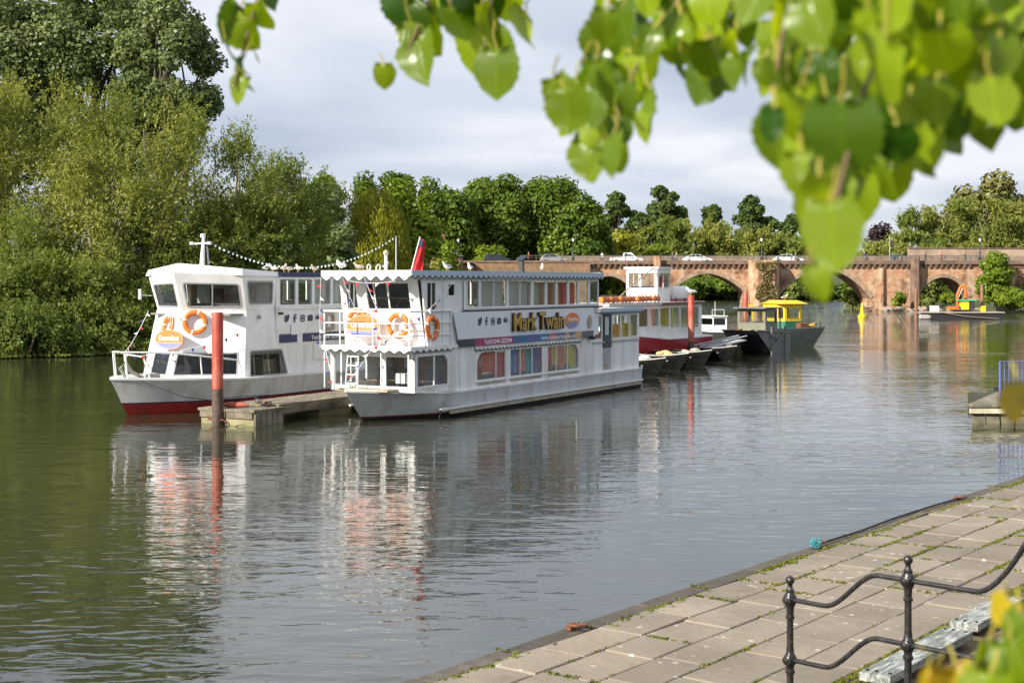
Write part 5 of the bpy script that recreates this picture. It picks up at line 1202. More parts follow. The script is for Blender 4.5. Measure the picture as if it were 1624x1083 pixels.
MB().box((0, 0, .06), (.12, .1, .14)).build('base', rust, cl_, bevel=.01); MB().tube([(-.16, 0, .14), (.16, 0, .14)], .03, 6).build('horn', rust, cl_, True); MB().torus((.05, .05, .08), (0, .2, 1), .12, .03).build('rope_turns', M('grey_rope', (.16, .15, .14), .9), cl_, True)
fd = thing('fender', MBW @ Vector((-2.9, 4.3, .465)), BANG, 'long faded red fender lying on the pontoon', 'fender')
MB().tube([(-.2, .5, .09), (-.1, .25, .09), (.0, 0, .09), (.12, -.3, .09)], lambda t: .085 * min(1, .45 + 4 * min(t, 1 - t)), 10).build('body', M('faded_red', (.42, .10, .06), .7, var=.2, scale=4), fd, True)
# red mooring posts
def redpost(X, Y, ztop, r_, label, extra=None):
    o = thing('mooring_post', (X, Y, 0), 0, label, 'post')
    pmat = M('mooring_red', (.40, .055, .03), .6, var=.35, scale=5, dirt=(.55, .33, .25), dirt_amt=.7, stretch=(1, 1, .3))
    MB().lathe([(r_, 1.05), (r_ * 1.01, ztop - .04), (r_ * .9, ztop)], 18).build('painted_shaft', pmat, o, True)
    MB().lathe([(r_ * 1.0, -1.5), (r_ * 1.0, 1.05)], 18).build('rusty_shaft', M('rust_wet', (.10, .065, .05), .7, var=.4, scale=5), o, True)
    return o
redpost(-8.6, 41.55, 3.28, .165, 'tall red steel mooring post at the pontoon head')
redpost(9.4, 74.6, 3.48, .165, 'red mooring post standing behind the row of rowing boats'); redpost(17.9, 109, 3.45, .19, 'distant red mooring post with a yellow box beside it')
yb = thing('yellow_box', (18.25, 108.6, 1.3), 0, 'small yellow box fixed beside the distant red post', 'box'); MB().box((0, 0, .55), (.36, .3, 1.1)).build('box_body', M('box_yellow', (.8, .6, .03), .5), yb, bevel=.03); MB().box((0, 0, 1.12), (.4, .34, .05)).build('lid', M('box_yellow', (.8, .6, .03), .5), yb)
# ------------------------------------------------------------------ red boat behind
rb = thing('tour_boat', (4.4, 67.5, 0), BANG, 'red hulled tour boat with white pilothouse and orange rafts on its roof', 'boat')
rW = 3.2; rL = 14.2; rc = rW / 2; maroon = M('maroon_hull', (.36, .012, .018), .4, var=.15, scale=2, coat=.3)
shr = lambda u: 1.15 + .85 * max(0, (9 - u) / 11) ** 1.4
hull_part([(-.4, -.6, 1.2), (.25, -1.0, 1.5)], rL, rc, 3.2, 1.8, 'hull_bottom', blackhull, rb); hull_part([(.25, -1.0, 1.5), (lambda u: .25 + (shr(u) - .25) * .55, -1.4, 1.58), (shr, -1.8, 1.68)], rL, rc, 3.2, 1.8, 'hull', maroon, rb)
hull_part([(lambda u: shr(u) - .02, -1.82, 1.70), (lambda u: shr(u) + .06, -1.84, 1.70)], rL, rc, 3.2, 1.8, 'gunwale', white, rb, cap=True)
rbh = [rect(1.3 + 1.42 * j, 2.0 - .05 * j, 2.6 + 1.42 * j, 2.85) for j in range(8)]
for pl in (SPL(.1), PPL(rW, .1)):
    mb = MB(); mb.plate(pl, [(.9, 1.3), (13.0, 1.1), (13.0, 3.0), (.7, 3.0)], rbh, -.05, 0); mb.build('side_wall', white, rb)
    for q in rbh: window(pl, q, rb, white, clearg, .05)
mb = MB(); mb.plate(PL((.8, rW - .1, 0), (0, -1, 0), (0, 0, 1)), rect(0, 1.6, rW - .2, 3.0), [rect(.2, 2.0, 1.4, 2.85), rect(1.55, 2.0, 2.8, 2.85)], -.05, 0); mb.build('front_wall', white, rb)
MB().box((6.75, rc, 3.06), (12.7, rW + .1, .12)).build('roof', M('roof_pinkish', (.66, .58, .55), .6, var=.1), rb); MB().box((10.0, -.06, 3.03), (6.0, .06, .14)).build('roof_fascia', M('rust_brown', (.16, .09, .06), .7), rb)
for (u, c) in ((7.0, (.33, .18, .08)), (9.9, (.75, .6, .04)), (8.6, (.6, .6, .55))): MB().box((u, 1.0, 2.3), (.6, .3, .9)).build('cabin_locker', M('locker_%s' % u, c, .6), rb)
# pilothouse on the roof
for k_, (x0, x1, yy0, yy1) in enumerate(((8.1, 9.9, .7, 2.5),)):
    for a, c in (((x0, yy1), (x0, yy0)), ((x0, yy0), (x1, yy0)), ((x1, yy0), (x1, yy1)), ((x1, yy1), (x0, yy1))):
        A, Cc = Vector((a[0], a[1], 3.12)), Vector((c[0], c[1], 3.12)); pl = PL(A, Cc - A, (0, 0, 1)); w_ = (Cc - A).length
        mb = MB(); mb.plate(pl, rect(0, 0, w_, 1.75), [rect(.12, .72, w_ - .12, 1.55)], -.05, 0); mb.build('pilothouse_wall', white, rb); window(pl, rect(.12, .72, w_ - .12, 1.55), rb, white, clearg, .05, mull=(w_ * .45,))
    MB().box(((x0 + x1) / 2, (yy0 + yy1) / 2, 4.92), (x1 - x0 + .2, yy1 - yy0 + .2, .1)).build('pilothouse_roof', white, rb)
    MB().box((x0 + 1.2, 1.1, 4.1), (.1, .5, .8)).build('pilothouse_seat', M('seat_red', (.35, .02, .03), .6), rb); MB().box((x0 + .4, 1.6, 3.85), (.3, 1.4, .2)).build('pilothouse_console', navy, rb)
for k_, (u, y) in enumerate(((.7, .35), (1.7, .35), (2.7, .3), (3.7, .35), (4.8, .3), (5.8, .35), (6.8, .3))):
    o = thing('life_raft', xf(rb) @ Vector((u, y, 3.12)), BANG, 'orange roll of lifejackets stowed on the roof of the red boat', 'life raft', 'orange rolls on the red boat roof')
    MB().tube([(-.42, 0, .2), (.42, 0, .2)], lambda t: .2 * min(1, .7 + 3 * min(t, 1 - t)), 10).build('roll', M('raft_orange', (.85, .22, .03), .6, var=.2, scale=5), o, True)
    for e_ in (-.2, .2): MB().torus((e_, 0, .2), (1, 0, 0), .2, .018).build('strap', trim, o, True)
tk = thing('gas_tank', xf(rb) @ Vector((10.7, .45, 3.12)), BANG + .35, 'white cylindrical tank lying on the roof of the red boat', 'tank')
MB().lathe([(.08, -.52), (.28, -.47), (.38, -.36), (.38, .36), (.28, .47), (.08, .52)], 18, (0, 0, .46), (0, 1, 0)).build('shell', white, tk, True)
for y in (-.25, .25): MB().box((0, y, .08), (.6, .08, .16)).build('cradle', trim, tk)
bl = thing('blue_ladder', xf(rb) @ Vector((10.6, -.12, 1.2)), BANG, 'blue and white ladder leaning on the side of the red boat', 'ladder')
for x in (-.15, .15): MB().tube([(x, 0, 0), (x, .05, 2.1)], .03, 6).build('stile', M('ladder_blue', (.12, .2, .45), .5), bl)
for j in range(6): MB().tube([(-.15, .02, .3 + j * .3), (.15, .02, .3 + j * .3)], .02, 6).build('rung', railw, bl)
MB().box((12.2, rc, 3.32), (1.6, 1.2, .4)).build('after_box', M('box_red', (.5, .03, .03), .5), rb); MB().box((12.2, rc, 3.55), (1.7, 1.3, .07)).build('after_box_lid', white, rb)
MB().tube([(2.2, .6, 3.1), (5.2, .9, 4.0), (8.0, .9, 4.9)], .035, 6).build('gangway_pole', creamb, rb)

# ------------------------------------------------------------------ rowing boats
grey_al = M('dinghy_grey', (.014, .015, .016), .9, .0, var=.4, scale=5, dirt=(.035, .032, .03), dirt_amt=.5, spec=.08); gunw = M('dinghy_gunwale', (.42, .41, .38), .5, var=.15, scale=5); insid = M('dinghy_inside', (.30, .29, .27), .7, var=.2, scale=4)
def rowboat():
    o = thing('rowing_boat', (0, 0, 0), 0, 'x', 'boat'); Lr = 4.3; hb = .78
    lv = [(-.12, .95, .30), (.0, .72, .50), (.16, .45, .62), (.17, .44, .645), (.32, .25, .70), (.33, .24, .725), (.48, .05, .77), (.49, .04, .79), (.66, -.12, .82)]
    shz = lambda k: (lambda u: k * (1 + .28 * max(0, (1.9 - u) / 2) ** 2) if k > .1 else k)
    hull_part([(shz(z), ut, b_) for z, ut, b_ in lv], Lr, 0, 2.3, 2.0, 'hull', grey_al, o, n=9)
    ol = outline(-.10, Lr - .02, 0, .80, 2.3, 2.0, 9); MB().tube([(u, y, shz(.66)(u)) for u, y in ol], .03, 5).build('gunwale', gunw, o)
    hull_part([(.14, .6, .42), (shz(.6), -.02, .76)], Lr - .04, 0, 2.3, 2.0, 'inner_skin', insid, o, n=9)
    mb = MB(); f = outline(.7, Lr - .1, 0, .5, 2.3, 2.0, 9); mb.add([(u, y, .15) for u, y in f], [tuple(range(len(f)))]); mb.build('floor', insid, o)
    for u in (1.1, 2.3, 3.4): MB().box((u, 0, .45), (.26, 1.3 if u > 2 else 1.0, .04)).build('thwart', gunw, o)
    for y in (-.8, .8): MB().box((2.5, y, .72), (.2, .05, .08)).build('rowlock', trim, o)
    return o
rproto = rowboat()
rpos = [(6.7, 62.6, 'grey rowing boat moored closest to the stern of the two-deck boat'), (8.2, 66.6, 'grey rowing boat second in the row, with an orange bundle aboard'), (9.75, 69.8, 'grey rowing boat third in the row in front of the red post'), (11.7, 74.4, 'grey rowing boat with a pale bow moored beside the steel workboat')]
RA = math.atan2(.90, -.44)
for k_, (x, y, lab) in enumerate(rpos):
    o = rproto if k_ == 0 else copy_tree(rproto); o.location = (x, y, 0); o.rotation_euler.z = RA + R([3, -2, 2, -4][k_]); o['label'] = lab; o['group'] = 'rowing boats moored side by side'
for k_, (x, y, c, lab) in enumerate(((7.4, 68.4, (.70, .42, .18), 'tan bundle of cushions heaped in the second rowing boat'), (5.8, 64.4, (.55, .53, .48), 'pale folded tarpaulin in the first rowing boat'), (8.95, 71.5, (.40, .38, .30), 'heap of buff rope and gear in the third rowing boat'))):
    o = thing('boat_bundle', (x, y, .45), 0, lab, 'bundle'); rr = random.Random(k_); mm = M('bundle_%d' % k_, c, .8, var=.25, scale=6)
    for j in range(7):
        a_ = rr.uniform(0, 6); mb = MB(); mb.ball((.3 * math.cos(a_), .45 * math.sin(a_), .14 + rr.uniform(0, .16)), rr.uniform(.14, .24), 9, 6, (1.2, 1, .6)); mb.build('cushion', mm, o, True)
# low landing stage behind the rowing boats
ls = thing('landing_stage', (8.6, 75.5, 0), R(64), 'low grey landing stage behind the rowing boats', 'pontoon')
MB().box((0, 0, .35), (24, 1.8, .12)).build('deck', oldw, ls)
for j in range(6): MB().box((-10 + j * 4, 0, .05), (1.6, 1.6, .5)).build('float', wet, ls)
gw = thing('gangway', (11.2, 77.5, .42), R(28), 'narrow grey gangway sloping up beside the steel workboat', 'gangway')
MB().box((0, 0, .3), (3.4, .7, .06), Matrix.Rotation(R(-9), 3, 'Y')).build('tread', greyp, gw)
for y in (-.36, .36): MB().tube([(-1.7, y, .25), (1.7, y, .8)], .04, 6).build('handrail', greyp, gw)

# ------------------------------------------------------------------ grey steel workboat
navyg = M('workboat_dark', (.030, .034, .045), .5, var=.3, scale=2, dirt=(.14, .13, .12), dirt_amt=.4); steel = M('workboat_grey', (.17, .17, .165), .6, var=.2, scale=2, dirt=(.1, .09, .08), dirt_amt=.5); khaki = M('workboat_khaki', (.20, .20, .15), .7, var=.15, scale=2)
wb = thing('workboat', (13.6, 82.6, 0), BANG - R(4), 'dark steel workboat with a raked bow plate and open grey cab', 'boat'); wb.scale = (.86, .9, .9)
# local x aft; bow plate slopes up and forward
bm_ = [(-1.2, -1.15, 1.55), (-1.2, 1.15, 1.55), (1.9, 1.2, -.3), (1.9, -1.2, -.3), (4.8, -1.2, 1.25), (4.8, 1.2, 1.25), (4.8, 1.2, -.3), (4.8, -1.2, -.3)]
MB().add(bm_, [(3, 7, 4, 0), (1, 5, 6, 2), (4, 7, 6, 5), (3, 2, 6, 7)]).build('hull', steel, wb)
MB().add([(-1.22, -1.17, 1.56), (-1.22, 1.17, 1.56), (1.89, 1.22, -.3), (1.89, -1.22, -.3), (-1.12, -1.17, 1.56), (-1.12, 1.17, 1.56), (1.99, 1.22, -.3), (1.99, -1.22, -.3)], [(0, 3, 2, 1), (4, 5, 6, 7), (0, 1, 5, 4), (0, 4, 7, 3), (1, 2, 6, 5)]).build('bow_plate', navyg, wb)
MB().add([(-1.0, -1.1, 1.3), (4.8, -1.1, 1.0), (4.8, 1.1, 1.0), (-1.0, 1.1, 1.3)], [(0, 1, 2, 3)]).build('deck', M('deck_dark', (.07, .07, .07), .8), wb)
for y in (-1.2, 1.2): MB().tube([(-1.2, y, 1.56), (4.8, y, 1.27)], .06, 6).build('rubbing_strake', steel, wb)
for k_, (ax, ay, bx_, by_) in enumerate(((.9, 1.0, .9, -1.0), (.9, -1.0, 2.9, -1.0), (2.9, -1.0, 2.9, 1.0), (2.9, 1.0, .9, 1.0))):
    A, Cc = Vector((ax, ay, 1.15)), Vector((bx_, by_, 1.15)); pl = PL(A, Cc - A, (0, 0, 1)); mb = MB(); mb.plate(pl, rect(0, 0, 2.0, 1.75), [rect(.15, .85, 1.85, 1.6)], -.05, 0); mb.build('cab_wall', khaki, wb); window(pl, rect(.15, .85, 1.85, 1.6), wb, steel, clearg, .06)
MB().box((2.0, 0, 2.95), (2.9, 2.3, .07)).build('cab_roof', steel, wb)
for u in (3.3,):
    for y in (-1.05, 1.05): MB().tube([(u, y, 1.1), (u, y, 2.92)], .05, 6).build('roof_post', steel, wb)
fr = [(1.2, -1.25)]
for u in (1.0, 3.4): MB().tube([(u, -1.35, 1.75), (u, -1.35, -.1)], .06, 6).build('davit_post', steel, wb)
MB().tube([(1.0, -1.35, .3), (3.4, -1.3, 1.3)], .04, 6).build('davit_brace', steel, wb); MB().tube([(1.0, -1.35, 1.2), (2.4, -1.3, .9)], .04, 6).build('davit_brace', steel, wb)
MB().torus((-.1, -.3, 1.5), (.2, .3, 1), .22, .06).build('rope_coil', M('hemp', (.3, .24, .14), .9), wb, True); MB().box((-.4, .3, 1.5), (.3, .3, .25)).build('bollard', rust, wb, bevel=.03)

# ------------------------------------------------------------------ yellow and green workboat
yel = M('cab_yellow', (.80, .52, .02), .45, var=.1, scale=3); grn = M('cab_green', (.02, .16, .10), .5, var=.2, scale=3)
yg = thing('workboat', (19.1, 91.7, 0), math.atan2(.9, -.43), 'dark workboat with a yellow framed cabin over green panels', 'boat')
hull_part([(-.3, -.2, .8), (.2, -.7, 1.15), (lambda u: 1.0 + .25 * max(0, (3 - u) / 4), -1.6, 1.35)], 5.5, 0, 2.6, 2.0, 'hull', M('hull_green_black', (.025, .035, .035), .5, var=.3, scale=2), yg); hull_part([(lambda u: .98 + .25 * max(0, (3 - u) / 4), -1.62, 1.37), (lambda u: 1.04 + .25 * max(0, (3 - u) / 4), -1.62, 1.37)], 5.5, 0, 2.6, 2.0, 'gunwale', M('gunwale_black', (.03, .03, .03), .6), yg, cap=True)
cx0, cx1, cw = 1.6, 3.6, 1.0
pts8 = [(cx0, -cw + .35), (cx0 + .45, -cw), (cx1, -cw), (cx1, cw), (cx0 + .45, cw), (cx0, cw - .35)]
for i in range(6):
    a, c = pts8[i], pts8[(i + 1) % 6]; A, Cc = Vector((a[0], a[1], 1.0)), Vector((c[0], c[1], 1.0)); pl = PL(A, Cc - A, (0, 0, 1))
    if (pl(0, 0, 1) - A).dot(Vector(((cx0 + cx1) / 2, 0, 1)) - A) > 0: A, Cc = Cc, A; pl = PL(A, Cc - A, (0, 0, 1))
    w_ = (Cc - A).length; m_ = min(.12, w_ * .16)
    mb = MB(); mb.plate(pl, rect(0, .62, w_, 1.75), [rect(m_, .78, w_ - m_, 1.5)], -.05, 0); mb.build('cabin_wall', yel, yg); MB().plate(pl, rect(0, 0, w_, .62), (), -.05, .0).build('lower_panel', grn, yg); window(pl, rect(m_, .78, w_ - m_, 1.5), yg, yel, clearg, .05)
MB().add([(cx0 - .2, -cw - .1, 2.75), (cx1 + .1, -cw - .1, 2.75), (cx1 + .1, cw + .1, 2.75), (cx0 - .2, cw + .1, 2.75), (cx0 + .2, -.5, 2.98), (cx1 - .2, -.5, 2.98), (cx1 - .2, .5, 2.98), (cx0 + .2, .5, 2.98)], [(0, 1, 5, 4), (1, 2, 6, 5), (2, 3, 7, 6), (3, 0, 4, 7), (4, 5, 6, 7), (3, 2, 1, 0)]).build('cabin_roof', yel, yg)
MB().box((.4, .2, 1.35), (.5, .6, .35)).build('engine_winch', rust, yg, bevel=.04); MB().torus((.2, -.5, 1.4), (.5, .2, 1), .25, .06).build('rope_coil', M('orange_rope', (.5, .28, .05), .8), yg, True); MB().tube([(-1.2, 0, 1.2), (-1.2, 0, 1.65)], .05, 6).build('bow_post', trim, yg)
# small white cruiser
wc = thing('cabin_cruiser', (14.9, 100, 0), math.atan2(.93, -.36), 'small white cabin cruiser with a roof rail between the red boat and the workboat', 'boat')
wc.scale = (.68, .68, .78)
hull_part([(-.3, .2, .6), (.35, -.5, .95), (.85, -1.2, 1.1)], 5, 0, 2.6, 2.0, 'hull', M('cruiser_dark', (.06, .06, .06), .5), wc); hull_part([(.85, -1.2, 1.12), (1.05, -1.3, 1.12)], 5, 0, 2.6, 2.0, 'gunwale', white, wc, cap=True)
for k_, (a, c) in enumerate((((.8, .8), (.8, -.8)), ((.8, -.8), (3.2, -.9)), ((3.2, -.9), (3.2, .9)), ((3.2, .9), (.8, .8)))):
    A, Cc = Vector((a[0], a[1], 1.0)), Vector((c[0], c[1], 1.0)); pl = PL(A, Cc - A, (.15 if k_ == 0 else 0, 0, 1)); w_ = (Cc - A).length; mb = MB(); mb.plate(pl, rect(0, 0, w_, 1.25), [rrect(.15, .5, w_ - .15, 1.05, .1)], -.04, 0); mb.build('cabin_wall', white, wc); window(pl, rrect(.15, .5, w_ - .15, 1.05, .1), wc, trim, darkg, .05)
MB().box((2.1, 0, 2.26), (2.7, 1.9, .1)).build('cabin_roof', white, wc, bevel=.03); MB().tube([(1.2, -.7, 2.3), (1.2, -.7, 2.85), (1.2, .7, 2.85), (1.2, .7, 2.3)], .03, 6).build('roof_rail', railw, wc); MB().tube([(1.5, .2, 2.3), (1.5, .2, 3.6)], .03, 6).build('aerial', railw, wc)
# dinghy on the far shore
fdg = thing('green_dinghy', (52, 334.5, .5), .1, 'green and white dinghy drawn up on the far shore beyond the bridge', 'boat')
hull_part([(-.2, .5, .5), (.9, -.3, 1.0)], 5, 0, 2.2, 2.0, 'hull', M('dinghy_green', (.05, .18, .12), .5), fdg); hull_part([(.88, -.32, 1.05), (1.05, -.35, 1.05)], 5, 0, 2.2, 2.0, 'gunwale', white, fdg)

# ------------------------------------------------------------------ buoy, barge, excavator
by = thing('buoy', (41.6, 169, 0), 0, 'yellow conical marker buoy floating below the bridge', 'buoy'); by_m = M('buoy_yellow', (.85, .60, .01), .45, var=.06)
MB().lathe([(.42, -.25), (.50, .0), (.47, .22), (.30, .30)], 18).build('float', by_m, by, True); MB().lathe([(.30, .3), (.14, 1.25), (.11, 1.6), (.06, 1.7)], 16).build('cone', by_m, by, True)
bg = thing('work_barge', (50.5, 161.5, 0), R(-3), 'low black work barge with a timber deck carrying the orange digger', 'barge')
MB().box((.6, 0, .25), (8.4, 3.4, .95)).build('hull', M('barge_black', (.02, .02, .022), .6, var=.3), bg, bevel=.05); MB().box((0, 0, .78), (9.7, 3.7, .12)).build('deck', M('barge_deck', (.36, .30, .25), .85, var=.2), bg); MB().box((-3.9, -.9, .3), (1.3, 1.6, .5)).build('side_float', M('float_grey', (.4, .38, .36), .7), bg, bevel=.08)
MB().tube([(-2.2, -1.9, .8), (.5, -1.95, .35), (4.2, -1.9, .1)], .035, 6).build('mooring_rope', M('hemp', (.3, .24, .14), .9), bg)
wp = M('timber_pile', (.24, .13, .08), .85, var=.3, scale=3)
for X, Y, h_, lab in ((45.6, 160.5, 3.4, 'brown timber pile at the left end of the work barge'), (54.2, 164, 3.9, 'brown timber pile behind the right end of the work barge')):
    o = thing('timber_pile', (X, Y, 0), 0, lab, 'pile'); MB().lathe([(.2, -1.5), (.19, h_), (.12, h_ + .06)], 12).build('shaft', wp, o, True); MB().torus((0, 0, .9), (0, 0, 1), .22, .04).build('hoop', rust, o, True)
ex = thing('excavator', (51.1, 161.5, .84), R(-3), 'orange digger with raised boom and green roofed cab on the work barge', 'excavator'); ex.scale = (.85, .85, .74); exo = M('digger_orange', (.75, .16, .02), .5, var=.12)
for y in (-.8, .8): MB().tube([(-1.0, y, .22), (1.0, y, .22)], .22, 10).build('track', trim, ex)
MB().box((.1, 0, .6), (2.2, 1.9, .35)).build('turntable', trim, ex, bevel=.04); MB().box((-1.3, -.5, .55), (1.5, .9, .45)).build('engine_cover', exo, ex, bevel=.05)
MB().box((.15, -.55, 1.0), (1.05, .9, 1.35)).build('cab_door', M('digger_yellow', (.85, .65, .02), .5), ex, bevel=.04); MB().box((1.0, -.5, 1.0), (.75, 1.0, 1.3)).build('cab', M('cab_dark', (.04, .04, .045), .5), ex, bevel=.04); MB().box((.45, -.5, 1.76), (2.4, 1.4, .22)).build('cab_roof', M('cab_roof_green', (.05, .45, .20), .5), ex, bevel=.03)
MB().tube([(-.55, .1, .5), (-.62, .1, 2.6)], .17, 8).build('boom', exo, ex); MB().tube([(-.62, .1, 2.5), (-.2, .1, 3.7), (.35, .1, 4.15)], .19, 8).build('boom', exo, ex); MB().tube([(.35, .1, 4.2), (.5, .1, 3.2), (.5, .1, 2.0)], .2, 8, True, .15).build('dipper_arm', exo, ex)
MB().tube([(-.5, .1, 2.0), (.1, .1, 3.6)], .06, 6).build('ram', railw, ex); MB().box((.5, .1, 1.95), (.5, .5, .35)).build('bucket', M('bucket_dark', (.12, .05, .02), .6), ex, bevel=.04)
for (x, lab, c) in ((-2.6, 'white crate on the deck of the work barge', (.75, .75, .72)), (2.9, 'yellow crate on the deck of the work barge', (.85, .62, .02))):
    o = thing('crate', (50.5 + x, 161.3, .84), 0, lab, 'crate'); MB().box((0, 0, .3), (.9 if x < 0 else .5, .6, .6)).build('box_body', M('crate_%s' % x, c, .6), o, bevel=.03); MB().box((0, 0, .63), (.96 if x < 0 else .56, .66, .06)).build('lid', M('crate_%s' % x, c, .6), o)
# log snag in mid river
sg = thing('driftwood', (52.5, 205, -.1), 0, 'tangle of dark driftwood lodged below the largest arch', 'driftwood'); rr = random.Random(8); mb = MB()
for j in range(9): a_ = Vector((rr.uniform(-3, 3), rr.uniform(-.5, .5), rr.uniform(0, .3))); mb.tube([a_, a_ + Vector((rr.uniform(-2.5, 2.5), rr.uniform(-.5, .5), rr.uniform(0, 1.1)))], .12, 5, True, .04)
mb.build('branches', M('driftwood_dark', (.09, .07, .05), .9), sg)

# ------------------------------------------------------------------ landing jetty on the right
jt = thing('landing_jetty', (13.4, 41.8, 0), 0, 'timber landing jetty with grey non-slip deck and blue railing', 'jetty'); jc = [(0, 0), (4.4, 8.4), (20, 8.4), (12, -.4)]
MB().add([(x, y, .50) for x, y in jc] + [(x, y, .58) for x, y in jc], [(3, 2, 1, 0), (4, 5, 6, 7), (0, 1, 5, 4), (1, 2, 6, 5), (2, 3, 7, 6), (3, 0, 4, 7)]).build('deck', oldw, jt)
MB().add([(1.2, 1.0, .59), (5.0, 8.2, .59), (19, 8.2, .59), (12, .75, .59)], [(0, 1, 2, 3)]).build('deck_mat', M('deck_mat', (.10, .10, .11), .9, var=.15), jt)
dd = Vector((12, -.4, 0)).normalized(); MB().add([(.1, .06, .30), (12, -.34, .30), (12, -.34, .44), (.1, .06, .44), (.1, .2, .30), (12, -.2, .30), (12, -.2, .44), (.1, .2, .44)], [(0, 1, 2, 3), (4, 5, 1, 0), (3, 2, 6, 7), (0, 3, 7, 4)]).build('fender_beam', M('pale_board', (.50, .46, .34), .85, var=.3, scale=3), jt)
for j in range(22):
    x = .25 + j * .42; MB().box((x + .12, .18 - x * .033, .12), (.37, .06, .5), Matrix.Rotation(R(-18), 3, 'X')).build('board', M('jetty_board', (.13, .12, .075), .9, var=.4, scale=4), jt, bevel=.006)
MB().box((6.5, 3.5, .1), (9, 5.5, .7)).build('float', M('jetty_dark', (.05, .05, .035), .9), jt)
for j in range(24): MB().tube([(1.2 + j * .145, .75 + j * .03, .58), (1.2 + j * .145, .75 + j * .03, 1.78)], .035 if j % 12 == 0 else .014, 6).build('railing_bar', M('railing_blue', (.10, .13, .36), .5), jt)
for z in (1.78, .72): MB().tube([(1.2, .75, z), (1.2 + 23 * .145, .75 + 23 * .03, z)], .022, 6).build('rail', M('railing_blue', (.10, .13, .36), .5), jt)
MB().box((2.6, 4.9, .66), (.3, .2, .14)).build('cleat', trim, jt)

# ------------------------------------------------------------------ birds
gw_m = M('gull_white', (.78, .78, .76), .8, var=.04); gg = M('gull_grey', (.30, .32, .35), .8); bk_m = M('bird_beak', (.6, .42, .06), .5); pg = M('pigeon_buff', (.55, .48, .40), .8, var=.2, scale=14)
def bird(loc, rz, s, body_m, label, group=None, cat='bird', name='gull'):
    o = thing(name, loc, rz, label, cat, group); s *= .85; o.scale = (s, s, s); mb = MB()
    path = [(-.26, 0, .14), (-.16, 0, .155), (-.05, 0, .17), (.06, 0, .19), (.12, 0, .235), (.155, 0, .29), (.19, 0, .315), (.225, 0, .31)]
    mb.tube(path, [.012, .045, .082, .075, .05, .04, .045, .02], 10); mb.build('body', body_m, o, True)
    MB().tube([(.22, 0, .308), (.275, 0, .298)], .012, 5, True, .004).build('beak', bk_m, o)
    for y in (-1, 1):
        w = MB(); w.ball((-.07, y * .062, .185), .12, 9, 6, (1.35, .22, .5), Matrix.Rotation(R(-8), 3, 'Y')); w.build('wing', gg if body_m is gw_m else body_m, o, True)
        MB().tube([(.02, y * .03, .11), (.02, y * .03, 0)], .007, 5).build('leg', bk_m, o)
    return o
for (u, y, s, a, lab) in ((.25, 2.85, 1.15, 1.2, 'large gull on the front corner of the two-deck boat roof'), (.7, 2.5, .9, 2.6, 'gull behind the front corner of the two-deck boat roof'), (1.1, 1.75, 1.0, 0.3, 'gull between the roof rings of the two-deck boat'), (4.8, .9, 1.0, 3.4, 'gull standing near the exhaust stack on the roof'), (9.2, .5, 1.1, .4, 'white gull with raised head on the roof past the exhaust stack'), (2.6, .45, 1.0, 2.9, 'gull just aft of the red ensign')):
    bird(T(u, y, 4.505), BANG + a, s, gw_m if s > .95 or u > 3 else pg, lab)
for k_, (u, y, s, a) in enumerate(((2.9, .5, 1.0, .2), (3.3, .6, .9, 2.8), (3.7, .5, 1.0, 1.0), (4.5, .4, .95, 3.2), (2.3, .5, .9, 1.6))): bird(T2(u, y, 4.505), BANG + a, s, pg, 'buff pigeon resting on the flat roof aft of the wheelhouse', 'pigeons on the flat roof', name='pigeon')
bird(T2(1.5, .15, 4.52), 1.0, .9, gw_m, 'gull on the starboard corner of the wheelhouse roof'); bird((9.4, 74.6, 3.48), 2.8, 1.4, gw_m, 'gull perched on top of the red post behind the rowing boats'); bird((18.0, 93.9, 2.98), .4, 1.3, gw_m, 'gull on the yellow cabin roof')
bird(MBW @ Vector((-2.35, 4.0, .465)), 2.2, 1.1, M('duck_dark', (.10, .09, .08), .8, var=.3, scale=15), 'dark duck resting on the pontoon beside the cleat', name='duck')

